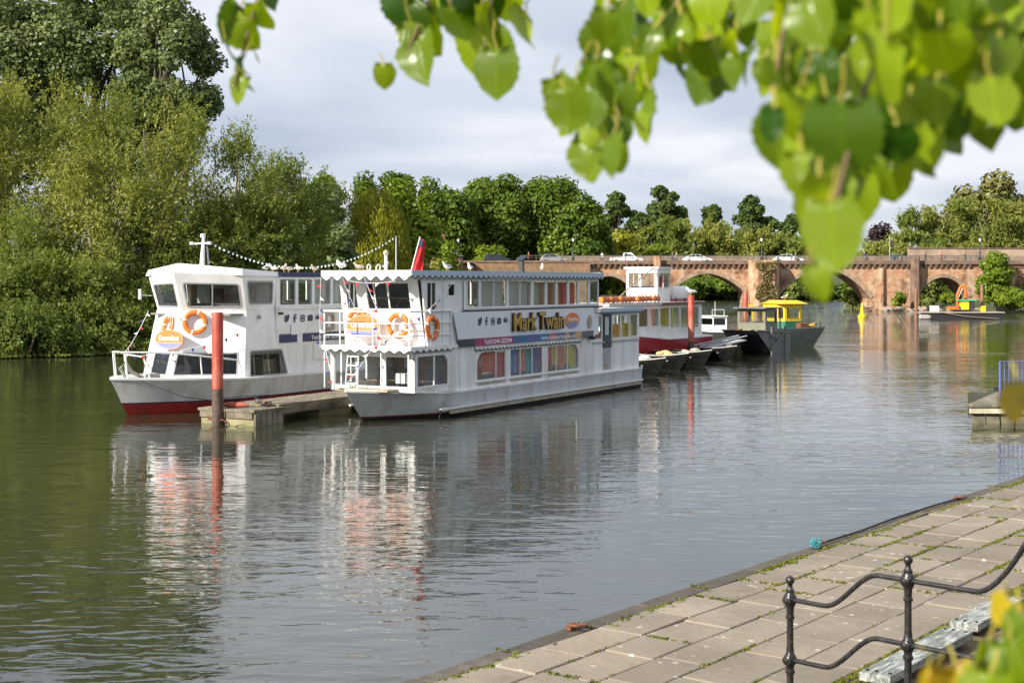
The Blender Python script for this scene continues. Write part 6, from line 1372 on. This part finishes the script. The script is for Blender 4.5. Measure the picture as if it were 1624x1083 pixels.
# ------------------------------------------------------------------ bridge traffic, lamps and people
RZ = top_z + .07
tyre = M('tyre', (.02, .02, .02), .8); rimm = M('wheel_rim', (.45, .46, .48), .35, .8); cglass = M('car_glass', (.02, .025, .03), .08); lampm = M('head_lamp', (.7, .7, .68), .15); tailm = M('tail_lamp', (.35, .01, .01), .3)
def car(name, loc, flip, paint, label, kind='saloon'):
    o = thing(name, loc, math.pi if flip else 0, label, 'car' if kind != 'pickup' else 'pickup')
    if kind == 'pickup': Lc, low = 5.1, [(-2.55, .45), (-2.5, .95), (-.55, 1.02), (.0, 1.05), (1.5, 1.02), (2.4, .9), (2.55, .6), (2.5, .38), (-2.45, .36)]; roof = [(-.5, 1.02), (-.42, 1.62), (-.3, 1.7), (.75, 1.72), (1.5, 1.06)]
    elif kind == 'hatch': Lc, low = 4.1, [(-2.05, .5), (-2.0, .9), (-.2, .98), (1.2, .95), (1.95, .8), (2.05, .55), (2.0, .32), (-2.0, .32)]; roof = [(-1.95, .92), (-1.5, 1.42), (-1.1, 1.5), (.3, 1.5), (1.25, .97)]
    else: Lc, low = 4.5, [(-2.25, .5), (-2.25, .95), (-1.0, 1.0), (1.1, .95), (2.1, .78), (2.25, .55), (2.2, .3), (-2.2, .3)]; roof = [(-1.95, .98), (-1.0, 1.4), (-.4, 1.47), (.3, 1.45), (1.25, .96)]
    pl = lambda a, b, t=0.0: Vector((a, t, b))
    mb = MB(); mb.plate(pl, low, (), -.86, .86); body = mb.build('body', paint, o, True, bevel=.07)
    mb = MB(); n_ = len(roof); vs = [(x, -.80 + (.16 if 0 < i < n_ - 1 else .02), z) for i, (x, z) in enumerate(roof)] + [(x, .80 - (.16 if 0 < i < n_ - 1 else .02), z) for i, (x, z) in enumerate(roof)]
    mb.add(vs, [tuple(range(n_)), tuple(range(2 * n_ - 1, n_ - 1, -1))] + [(i, n_ + i, n_ + i + 1, i + 1) for i in range(n_ - 1)]); mb.build('cabin', paint, o, False, bevel=.03)
    c = Vector((sum(x for x, z in roof) / n_, sum(z for x, z in roof) / n_))
    wq = [c + (Vector(p) - c) * .78 + Vector((0, .02)) for p in roof]
    for s in (-1, 1):
        half = len(wq) // 2; mb = MB(); ys = [(.80 if i in (0, n_ - 1) else .67) for i in range(n_)]
        mb.add([(p.x, s * (.785 - (p.y - roof[0][1]) * .235 + .008), p.y) for p in wq], [tuple(range(n_))]); w_ = mb.build('side_window', cglass, o)
        MB().box((c.x, s * .765, c.y), (.07, .03, .42)).build('door_pillar', paint, w_)
        for x in (-Lc * .31, Lc * .31):
            wh = MB(); wh.lathe([(.2, -.1), (.33, -.09), (.34, 0), (.33, .09), (.2, .1)], 18, (x, s * .80, .33), (0, 1, 0)); wh = wh.build('wheel', tyre, o, True); MB().lathe([(.21, -.02), (.19, .02), (.05, .035)], 14, (x, s * .9, .33), (0, s, 0)).build('rim', rimm, wh, True)
        MB().box((Lc / 2 - .12, s * .62, .66), (.2, .3, .14)).build('headlight', lampm, o); MB().box((-Lc / 2 + .03, s * .66, .8), (.06, .24, .16)).build('tail_light', tailm, o); MB().box((.75, s * .95, 1.02), (.14, .12, .1)).build('mirror', paint, o)
    f0, f1 = roof[-2], roof[-1]; mb = MB(); mb.add([(f1[0] + .01, -.72, f1[1] + .03), (f1[0] + .01, .72, f1[1] + .03), (f0[0] + .08, .6, f0[1] - .04), (f0[0] + .08, -.6, f0[1] - .04)], [(0, 1, 2, 3)]); mb.build('windscreen', cglass, o)
    return o
cw = M('car_white', (.78, .78, .78), .25, var=.03, coat=.5); cd = M('car_dark', (.02, .022, .035), .25, var=.1, coat=.5); cs = M('car_silver', (.42, .42, .40), .3, .4, var=.05, coat=.4)
def bp_(px, dy): Y = BY + dy; return ((px - CXP) / FPX * Y, Y, RZ)
car('pickup_truck', bp_(993, 2.2), False, cw, 'white pickup truck crossing the bridge', 'pickup'); car('saloon_car', bp_(1106, 2.2), False, cw, 'white saloon car on the bridge above the wide pointed arch'); car('saloon_car', bp_(1250, 2.2), False, cw, 'white saloon car on the bridge beside the ivy-clad pier')
car('hatchback_car', bp_(788, 2.0), False, cd, 'dark car on the road behind the boat roof', 'hatch'); car('hatchback_car', bp_(878, 2.2), False, cs, 'silver car on the road beside the chestnut trees', 'hatch')
lampi = M('lamp_black', (.03, .032, .035), .5); lampg = M('lamp_glass', (.75, .76, .75), .2)
for k_, (px, dy, lab) in enumerate(((909, .3, 'black street lamp on the road in front of the chestnuts'), (1208, -.9, 'black street lamp above the ivy-clad bridge pier'), (1554, .3, 'black street lamp near the right end of the bridge'), (727, 3, 'street lamp behind the flag on the boat roof'))):
    o = thing('street_lamp', bp_(px, dy), 0, lab, 'street lamp'); MB().lathe([(.26, 0), (.26, .9), (.16, 1.0), (.12, 1.1), (.075, 3.2), (.12, 3.25), (.05, 3.35)], 12).build('post', lampi, o, True); MB().lathe([(.12, 3.35), (.24, 3.75), (.2, 3.8)], 6).build('lantern', lampg, o); MB().lathe([(.27, 3.8), (.1, 3.98), (.03, 4.12)], 6).build('lantern_cap', lampi, o)
tl = thing('traffic_light', bp_(1411, .2), 0, 'traffic light on a grey pole on the bridge', 'traffic light'); MB().lathe([(.07, 0), (.06, 4.1)], 10).build('pole', greyp, tl, True); hd = MB().box((.3, -.05, 3.0), (.35, .25, .95)).build('signal_head', lampi, tl)
for j in range(3): MB().lathe([(.1, 0), (.09, .03)], 10, (.3, -.18, 2.72 + j * .28), (0, -1, 0)).build('lens', [M('lens_green', (.02, .1, .05), .3), M('lens_amber', (.2, .1, .01), .3), M('lens_red', (.25, .01, .01), .3)][j], hd)
MB().box((.75, 0, .75), (1.0, .5, 1.3)).build('control_box', M('cabinet_teal', (.12, .17, .18), .6), tl, bevel=.03)
skin = M('skin', (.50, .30, .21), .6)
def person(loc, rz, top_c, leg_c, hair_c, label, stride=.2, arms=(.0, .0), lean=0.0, hip=.92, group=None):
    """one continuous figure grown from a jointed skeleton; local +x is forward"""
    o = thing('person', loc, rz, label, 'person', group)
    J = {'pel': (0, 0, hip, .125), 'waist': (.02 + lean * .1, 0, hip + .16, .115), 'chest': (.02 + lean * .3, 0, hip + .36, .135), 'neck': (.02 + lean * .48, 0, hip + .53, .055), 'head': (.05 + lean * .58, 0, hip + .64, .085), 'crown': (.04 + lean * .66, 0, hip + .77, .078)}
    E_ = [('pel', 'waist'), ('waist', 'chest'), ('chest', 'neck'), ('neck', 'head'), ('head', 'crown')]
    for s, nm in ((1, 'l'), (-1, 'r')):
        st_ = stride * s; J['hip' + nm] = (0, .09 * s, hip - .06, .09); J['knee' + nm] = (st_ * .45 + .05, .10 * s, hip * .52, .06); J['ank' + nm] = (st_ - (.08 if s < 0 else 0), .10 * s, .09 + (.08 if s < 0 and stride > .15 else 0), .042); J['toe' + nm] = (st_ + .14, .11 * s, .045 + (.02 if s < 0 and stride > .15 else 0), .038)
        E_ += [('pel', 'hip' + nm), ('hip' + nm, 'knee' + nm), ('knee' + nm, 'ank' + nm), ('ank' + nm, 'toe' + nm)]
        a = arms[0 if s > 0 else 1]; J['sh' + nm] = (.02 + lean * .42, .17 * s, hip + .47, .06); J['elb' + nm] = (.0 + lean * .42 + a * .3, .23 * s, hip + .22, .045); J['wri' + nm] = (.10 + lean * .42 + a * .75, .22 * s, hip + .02 + a * .25, .033); J['hand' + nm] = (.14 + lean * .42 + a * .85, .215 * s, hip - .08 + a * .25, .036)
        E_ += [('chest', 'sh' + nm), ('sh' + nm, 'elb' + nm), ('elb' + nm, 'wri' + nm), ('wri' + nm, 'hand' + nm)]
    ks = list(J); me = bpy.data.meshes.new('body'); me.from_pydata([J[k][:3] for k in ks], [(ks.index(a), ks.index(b_)) for a, b_ in E_], [])
    tmp = bpy.data.objects.new('tmp', me); col.objects.link(tmp); tmp.modifiers.new('skin', 'SKIN'); sk = me.skin_vertices[0].data
    for i, k in enumerate(ks): sk[i].radius = (J[k][3], J[k][3]); sk[i].use_root = (k == 'pel')
    ss = tmp.modifiers.new('sub', 'SUBSURF'); ss.levels = 1
    dg = bpy.context.evaluated_depsgraph_get(); m2 = bpy.data.meshes.new_from_object(tmp.evaluated_get(dg)); bpy.data.objects.remove(tmp); bpy.data.meshes.remove(me)
    m2.materials.clear()
    for q in (skin, M('cloth_%.2f_%.2f_%.2f' % top_c, top_c, .8), M('cloth_%.2f_%.2f_%.2f' % leg_c, leg_c, .8), M('shoe', (.04, .035, .03), .6)): m2.materials.append(q)
    for p in m2.polygons:
        c = p.center; z = c.z; armz = abs(c.y) > .17
        p.material_index = 3 if z < .1 else 2 if z < hip - .02 and not armz else 0 if z > hip + .54 or (armz and z < hip + .06) else 1
    m2.shade_smooth(); m2.name = 'body'; link('body', m2, None, o)
    h = MB(); cx_, cz_ = J['crown'][0], J['crown'][2]; h.ball((cx_ - .02, 0, cz_ + .0), .094, 10, 8, (1, .95, .9)); h.build('hair', M('hair_%.2f' % hair_c[0], hair_c, .8), o, True)
    return o
WALK = [(955, -.5 + 1.2, 1.6, (.50, .50, .48), (.10, .11, .15), 'person in a pale top walking on the bridge near the pickup'), (1066, 1.0, .5, (.10, .09, .08), (.05, .05, .06), 'person in dark clothes pausing with a bicycle on the bridge'), (1073, .9, 2.8, (.70, .68, .62), (.05, .05, .06), 'person in a white top standing beside the bicycle on the bridge'), (1284, .8, .2, (.06, .05, .05), (.04, .04, .05), 'person in black walking past the white car by the ivy-clad pier'), (1262, 1.0, 3.0, (.35, .25, .18), (.05, .05, .07), 'person in a brown top in front of the white car'), (1430, .8, .1, (.07, .08, .09), (.04, .04, .05), 'person in dark clothes near the traffic light cabinet'), (1468, .8, 3.1, (.03, .03, .035), (.05, .06, .08), 'person in a black jacket walking above the smallest arch'), (1493, .8, .1, (.30, .06, .05), (.05, .06, .09), 'person in a red top walking above the smallest arch'), (1531, .8, 3.0, (.04, .045, .06), (.08, .10, .16), 'person in a dark hooded top near the right end of the bridge'), (838, .9, .2, (.45, .10, .08), (.06, .06, .08), 'person in a red top on the road beside the silver car')]
for k_, (px, dy, rz, tc_, lc_, lab) in enumerate(WALK): X, Y, z_ = bp_(px, dy); person((X, Y, z_ + .1), rz, tc_, lc_, [(.05, .03, .02), (.12, .07, .03), (.25, .18, .1)][k_ % 3], lab, stride=.24 if k_ not in (1, 2) else .06, arms=((.3, -.2), (-.2, .3))[k_ % 2])
def bicycle(loc, rz, label):
    o = thing('bicycle', loc, rz, label, 'bicycle'); bm2 = M('bike_frame', (.06, .06, .07), .4)
    for x in (-.52, .52): w_ = MB(); w_.torus((x, 0, .34), (0, 1, 0), .32, .022, 22, 6); w_ = w_.build('wheel', tyre, o, True); MB().lathe([(.04, -.04), (.04, .04)], 8, (x, 0, .34), (0, 1, 0)).build('hub', rimm, w_)
    f = MB()
    for a, c in (((-.52, 0, .34), (-.08, 0, .30)), ((-.08, 0, .30), (-.2, 0, .82)), ((-.2, 0, .78), (.36, 0, .82)), ((-.08, 0, .30), (.38, 0, .78)), ((.34, 0, .92), (.52, 0, .34)), ((-.52, 0, .34), (-.2, 0, .76))): f.tube([a, c], .022, 6)
    f.build('frame', bm2, o); MB().tube([(.36, -.25, .98), (.34, 0, .94), (.36, .25, .98)], .018, 6).build('handlebar', bm2, o); MB().ball((-.22, 0, .88), .1, 8, 6, (1.3, .7, .4)).build('saddle', trim, o, True); return o
bicycle((bp_(1066, 1.4)[0], BY + 1.4, RZ + .05), .05, 'bicycle held by the people on the bridge above the pointed arch')
bX = bp_(1373, .7); bicycle((bX[0], BY + .7, RZ + .05), 3.1, 'bicycle being ridden across the largest arch'); person((bX[0] + .12, BY + .7, RZ + .12), 3.1, (.06, .08, .16), (.03, .03, .035), (.6, .6, .6), 'cyclist in dark blue riding over the largest arch', stride=.18, arms=(.55, .55), lean=.55, hip=.9)
# small lodge with slate roof and a brick chimney stack behind
lo = thing('brick_lodge', (bp_(716, 0)[0], BY - 3, 0), 0, 'small brick lodge with a slate pyramid roof among the trees', 'building'); brk = M('lodge_brick', (.26, .12, .08), .9, var=.25, scale=2.5)
MB().box((0, 0, 3.9), (3.6, 3, 8.2)).build('wall', brk, lo); MB().add([(-2.1, -1.8, 8.0), (2.1, -1.8, 8.0), (2.1, 1.8, 8.0), (-2.1, 1.8, 8.0), (0, 0, 9.2)], [(0, 1, 4), (1, 2, 4), (2, 3, 4), (3, 0, 4), (3, 2, 1, 0)]).build('roof', M('slate', (.07, .075, .085), .7, var=.2, scale=4), lo)
for x in (-.2, 1.75): MB().box((x, -1.55, 4.0), (.22, .12, 8.0)).build('corner_post', trim, lo)
MB().box((-1.0, -1.52, 6.6), (1.0, .06, 1.5)).build('window', cglass, lo)
ch = thing('brick_house', (bp_(693, 6)[0], BY + 6, 0), 0, 'orange brick gable and chimney glimpsed above the lodge', 'building'); obr = M('orange_brick', (.42, .20, .12), .9, var=.2, scale=3)
MB().box((0, 0, 4.6), (3.2, 3, 9.5)).build('wall', obr, ch); MB().add([(-1.9, -1.8, 9.3), (1.9, -1.8, 9.3), (1.9, 1.8, 9.3), (-1.9, 1.8, 9.3), (0, -1.8, 10.6), (0, 1.8, 10.6)], [(0, 1, 4), (2, 3, 5), (1, 2, 5, 4), (3, 0, 4, 5), (3, 2, 1, 0)]).build('roof', obr, ch); MB().box((.9, 0, 10.6), (.7, .6, 1.8)).build('chimney', obr, ch); MB().lathe([(.13, 0), (.1, .4)], 8, (.9, 0, 11.5)).build('chimney_pot', creamb, ch)

# ------------------------------------------------------------------ lime tree over the viewer
def lime_leaf(seed):
    rr = random.Random(seed); n_ = 13; mb = MB(); vs = []; cup = rr.uniform(-.15, .5); curl = rr.uniform(-.15, .5); wid = rr.uniform(.40, .53)
    def half(t): return wid * (math.sin(math.pi * t ** .74) ** .62 if t < .86 else .62 * (1 - t) / .14 * (.45 + .55 * (1 - t) / .14)) * 1.04
    for j in range(n_):
        t = j / (n_ - 1); w_ = half(min(.999, .02 + t * .98)); w_ *= 1 + (.06 if j % 2 else -.03)
        y = t - (.10 if j == 1 else .02 if j == 2 else 0); z = -curl * t * t
        for k, fx in ((-2, -1), (-1, -.5), (0, 0), (1, .5), (2, 1)):
            yy = y - (.09 * abs(fx) * (1 - t) ** 2 if j > 0 else 0)
            vs.append((fx * w_, yy, z + cup * abs(fx) * w_ + .025 * math.sin(t * 12 + fx * 3) * abs(fx) + (.012 if k == 0 else 0)))
    mb.add(vs, [(j * 5 + k, j * 5 + k + 1, (j + 1) * 5 + k + 1, (j + 1) * 5 + k) for j in range(n_ - 1) for k in range(4)])
    me = mb.mesh('leaf'); me.shade_smooth(); return me
def leaf_shader(name, c1, c2, tr):
    m = bpy.data.materials.new(name); n, l = nodes_of(m); n.remove(n['Principled BSDF'])
    oi = n.new('ShaderNodeObjectInfo'); r = ramp(n, l, oi.outputs['Random'], [(0, c1), (1, c2)])
    tcn = n.new('ShaderNodeTexCoord'); sp_ = n.new('ShaderNodeSeparateXYZ'); l.new(tcn.outputs['Object'], sp_.inputs[0])
    ab = n.new('ShaderNodeMath'); ab.operation = 'ABSOLUTE'; l.new(sp_.outputs[0], ab.inputs[0])
    v1 = n.new('ShaderNodeMath'); v1.operation = 'MULTIPLY_ADD'; l.new(ab.outputs[0], v1.inputs[0]); v1.inputs[1].default_value = -1.0; l.new(sp_.outputs[1], v1.inputs[2])
    v2 = n.new('ShaderNodeMath'); v2.operation = 'MULTIPLY'; l.new(v1.outputs[0], v2.inputs[0]); v2.inputs[1].default_value = 44
    v3 = n.new('ShaderNodeMath'); v3.operation = 'SINE'; l.new(v2.outputs[0], v3.inputs[0])
    vr = ramp(n, l, v3.outputs[0], [(.72, (0, 0, 0)), (.98, (1, 1, 1))])
    mr = ramp(n, l, ab.outputs[0], [(.0, (1, 1, 1)), (.03, (0, 0, 0))])
    mxv = n.new('ShaderNodeMath'); mxv.operation = 'MAXIMUM'; l.new(vr.outputs[0], mxv.inputs[0]); l.new(mr.outputs[0], mxv.inputs[1])
    mv = n.new('ShaderNodeMix'); mv.data_type = 'RGBA'; l.new(mxv.outputs[0], mv.inputs[0]); l.new(r.outputs[0], mv.inputs[6])
    sc_ = n.new('ShaderNodeVectorMath'); sc_.operation = 'SCALE'; l.new(r.outputs[0], sc_.inputs[0]); sc_.inputs['Scale'].default_value = 1.45; l.new(sc_.outputs[0], mv.inputs[7])
    d = n.new('ShaderNodeBsdfDiffuse'); l.new(mv.outputs[2], d.inputs[0]); t = n.new('ShaderNodeBsdfTranslucent')
    tm2 = n.new('ShaderNodeVectorMath'); tm2.operation = 'MULTIPLY'; l.new(mv.outputs[2], tm2.inputs[0]); tm2.inputs[1].default_value = (2.1, 1.75, .35); l.new(tm2.outputs[0], t.inputs[0])
    s = n.new('ShaderNodeMixShader'); s.inputs[0].default_value = tr; l.new(d.outputs[0], s.inputs[1]); l.new(t.outputs[0], s.inputs[2])
    g = n.new('ShaderNodeBsdfGlossy'); g.inputs['Roughness'].default_value = .28; fl0 = n.new('ShaderNodeLayerWeight'); fl0.inputs[0].default_value = .5; fp0 = n.new('ShaderNodeMath'); fp0.operation = 'POWER'; l.new(fl0.outputs['Facing'], fp0.inputs[0]); fp0.inputs[1].default_value = 3.5; fz = n.new('ShaderNodeMath'); fz.operation = 'MULTIPLY_ADD'; l.new(fp0.outputs[0], fz.inputs[0]); fz.inputs[1].default_value = .14; fz.inputs[2].default_value = .035
    bq = n.new('ShaderNodeBump'); bq.inputs['Strength'].default_value = .35; bq.inputs['Distance'].default_value = .004; l.new(mxv.outputs[0], bq.inputs['Height']); l.new(bq.outputs[0], g.inputs['Normal'])
    s2_ = n.new('ShaderNodeMixShader'); l.new(fz.outputs[0], s2_.inputs[0]); l.new(s.outputs[0], s2_.inputs[1]); l.new(g.outputs[0], s2_.inputs[2]); l.new(s2_.outputs[0], n['Material Output'].inputs[0]); return m
lm1 = leaf_shader('lime_leaf', (.028, .090, .004), (.28, .39, .012), .55); lm2 = leaf_shader('yellowing_leaf', (.36, .27, .015), (.50, .40, .02), .45)
LV = []
for j in range(7):
    me = lime_leaf(j); me.materials.append(lm1); LV.append(me)
LY = []
for j in range(3):
    me = lime_leaf(30 + j); me.materials.append(lm2); LY.append(me)
twm = M('twig', (.16, .10, .05), .7, var=.2, scale=40); bark = M('lime_bark', (.10, .085, .07), .9, var=.3, scale=12, bump=.6)
tree = thing('lime_tree', (3.6, .2, 2.4), 0, 'lime tree beside the viewer whose sunlit leaves hang over the water', 'tree'); TO = Vector((3.6, .2, 2.4))
tk_ = MB(); rg = np.random.default_rng(1); tk_.tube([(0, 0, -.4), (.05, 0, 1.2), (.0, .1, 2.6), (-.15, .2, 4.2)], .24, 12, True, .14); tk_.build('trunk', bark, tree, True)
rl_ = random.Random(21); petm = M('petiole', (.35, .30, .05), .6, var=.2, scale=30)
stems = MB(); pets = MB()
def put_leaf(px, py, size, Y, yellow=False, tilt=None, face=None, stem=None):
    p = at(px, py, Y); sc_l = size / FPX * Y * .82
    tip = Vector((rl_.gauss(0, .38) if tilt is None else tilt, rl_.gauss(0, .35), -1)).normalized()
    nn = Vector((rl_.gauss(-.35, .55), rl_.gauss(-.75, .45), rl_.gauss(.45, .4))) if face is None else Vector(face)
    nn = (nn - tip * nn.dot(tip)).normalized(); xa = tip.cross(nn).normalized()
    mtx = Matrix((xa, tip, nn)).transposed().to_4x4()
    o = bpy.data.objects.new('leaf', rl_.choice(LY if yellow else LV)); col.objects.link(o); o.parent = tree
    base = p - tip * sc_l * .5 - TO
    o.matrix_basis = Matrix.Translation(base) @ mtx @ Matrix.Diagonal((sc_l * rl_.uniform(.92, 1.1), sc_l, sc_l, 1))
    top_ = base + Vector((rl_.gauss(0, .01), rl_.gauss(0, .012), sc_l * rl_.uniform(.35, .6))); pets.tube([base + tip * sc_l * .02, base.lerp(top_, .5) + Vector((rl_.gauss(0, .003), 0, 0)), top_], .0016, 5)
    return top_
def inside(p, poly):
    c = False; j = len(poly) - 1
    for i in range(len(poly)):
        if (poly[i][1] > p[1]) != (poly[j][1] > p[1]) and p[0] < (poly[j][0] - poly[i][0]) * (p[1] - poly[i][1]) / (poly[j][1] - poly[i][1]) + poly[i][0]: c = not c
        j = i
    return c
for (px, py, s, Y) in ((415, 30, 50, 2.6), (388, 58, 55, 2.6), (384, 118, 50, 2.6), (640, 15, 70, 2.5), (672, 60, 70, 2.5), (775, 45, 75, 2.4), (800, 80, 60, 2.4), (405, 5, 62, 2.6), (372, 38, 62, 2.6), (398, 78, 58, 2.62), (366, 98, 58, 2.58), (378, 142, 44, 2.6), (425, -15, 60, 2.6), (690, -8, 75, 2.5), (650, 40, 72, 2.5), (664, 92, 80, 2.48), (612, 120, 38, 2.52), (690, 20, 60, 2.55), (765, 5, 85, 2.4), (728, 40, 62, 2.4), (752, 80, 80, 2.42), (786, 118, 78, 2.38), (830, 52, 75, 2.4), (800, 0, 70, 2.42), (745, -10, 70, 2.4)): put_leaf(px, py, s * 1.25, Y)
CEN = [(955, -40), (1260, -40), (1195, 50), (1182, 105), (1120, 138), (1050, 140), (1042, 200), (1000, 225), (985, 275), (945, 280), (905, 225), (878, 160), (925, 95), (950, 40)]
RIG = [(1225, -60), (1680, -60), (1680, 190), (1600, 200), (1560, 205), (1500, 220), (1455, 262), (1395, 310), (1352, 330), (1282, 330), (1268, 280), (1212, 190), (1225, 70)]
def fill(poly, n_, smin, smax, y0, y1, mind):
    pts = []; tries = 0; xs = [p[0] for p in poly]; ys = [p[1] for p in poly]
    while len(pts) < n_ and tries < 6000:
        tries += 1; p = (rl_.uniform(min(xs), max(xs)), rl_.uniform(min(ys), max(ys)))
        if inside(p, poly) and all((p[0] - q[0]) ** 2 + (p[1] - q[1]) ** 2 > mind ** 2 for q in pts): pts.append(p); put_leaf(p[0], p[1], rl_.uniform(smin, smax), rl_.uniform(y0, y1))
fill(CEN, 74, 56, 94, 1.85, 2.25, 19); fill(RIG, 132, 66, 125, 1.35, 1.95, 23)
for (px, py, s, Y, f) in ((1385, 112, 150, 1.38, (-.5, -.7, .6)), (1330, 222, 150, 1.36, (-.4, -.7, .6)), (1425, 235, 95, 1.4, None), (1322, 378, 140, 1.28, (-.5, -.8, .5)), (1298, 448, 72, 1.26, (-.3, -.8, .6)), (1300, 320, 100, 1.34, None), (1420, 12, 110, 1.35, (-.4, -.6, .7)), (1560, 160, 120, 1.5, None), (1510, 190, 90, 1.5, None), (1195, 10, 95, 1.6, (-.4, -.6, .7)), (1240, 230, 60, 1.6, None), (1216, 120, 60, 1.7, None)): put_leaf(px, py, s, Y, False, None, f)
for (px, py, s, Y) in ((1600, 1000, 85, 1.5), (1560, 1055, 100, 1.55), (1465, 1075, 80, 1.5), (1618, 1060, 120, 1.45), (1530, 1090, 90, 1.5), (1590, 970, 70, 1.6), (1612, 640, 80, 1.45), (1480, 1105, 100, 1.5), (1560, 1110, 110, 1.45)): put_leaf(px, py, s, Y, px < 1560 or py < 980)
for (px, py, s, Y) in ((1605, 1035, 110, 1.6), (1580, 1080, 100, 1.62), (1625, 1000, 100, 1.6)): put_leaf(px, py, s, Y)
tag(pets.build('petioles', petm, tree, True), kind='stuff')
def br_line(pts, r0, r1): stems.tube([p - TO for p in pts], r0, 7, True, r1)
hub = TO + Vector((-.1, .15, 3.4))
def twig_to(path, r1=.0022):
    """branch from the trunk through the given picture points at their distances"""
    q = [hub] + [at(*p) for p in path]; sm_pts = []
    for a, c in zip(q[:-1], q[1:]):
        for j in range(4): sm_pts.append(a.lerp(c, j / 4))
    sm_pts.append(q[-1]); stems.tube([p - TO for p in sm_pts], lambda t: max(r1, .02 * (1 - t * 2.6)) if t < .385 else r1 + .0015 * (1 - t), 7)
for path in (((1500, -160, 1.8), (1430, -40, 1.5), (1370, 150, 1.42), (1330, 300, 1.34), (1302, 440, 1.3)), ((1650, -120, 1.7), (1560, 0, 1.6), (1500, 150, 1.55)), ((1300, -220, 2.0), (1120, -60, 2.05), (1020, 80, 2.05), (950, 260, 2.0)), ((1250, -320, 2.2), (900, -120, 2.4), (780, 0, 2.4), (765, 110, 2.4)), ((1200, -360, 2.3), (760, -140, 2.5), (690, -20, 2.5), (640, 100, 2.5)), ((1100, -380, 2.5), (520, -120, 2.6), (410, -10, 2.6), (370, 140, 2.6)), ((1300, -150, 1.9), (1250, 0, 1.7), (1225, 160, 1.65))): twig_to(path)
stems.build('branches', twm, tree, True)
low = MB()
for path in (((1760, 900, 1.6), (1660, 930, 1.6), (1560, 1050, 1.55)), ((1720, 600, 1.5), (1650, 610, 1.45), (1615, 640, 1.45)), ((1700, 980, 1.6), (1620, 1000, 1.6), (1480, 1100, 1.5))): q = [TO + Vector((0, 0, .6))] + [at(*p) for p in path]; low.tube([p - TO for p in q], .012, 6, True, .0025)
low.build('low_shoots', twm, tree, True)
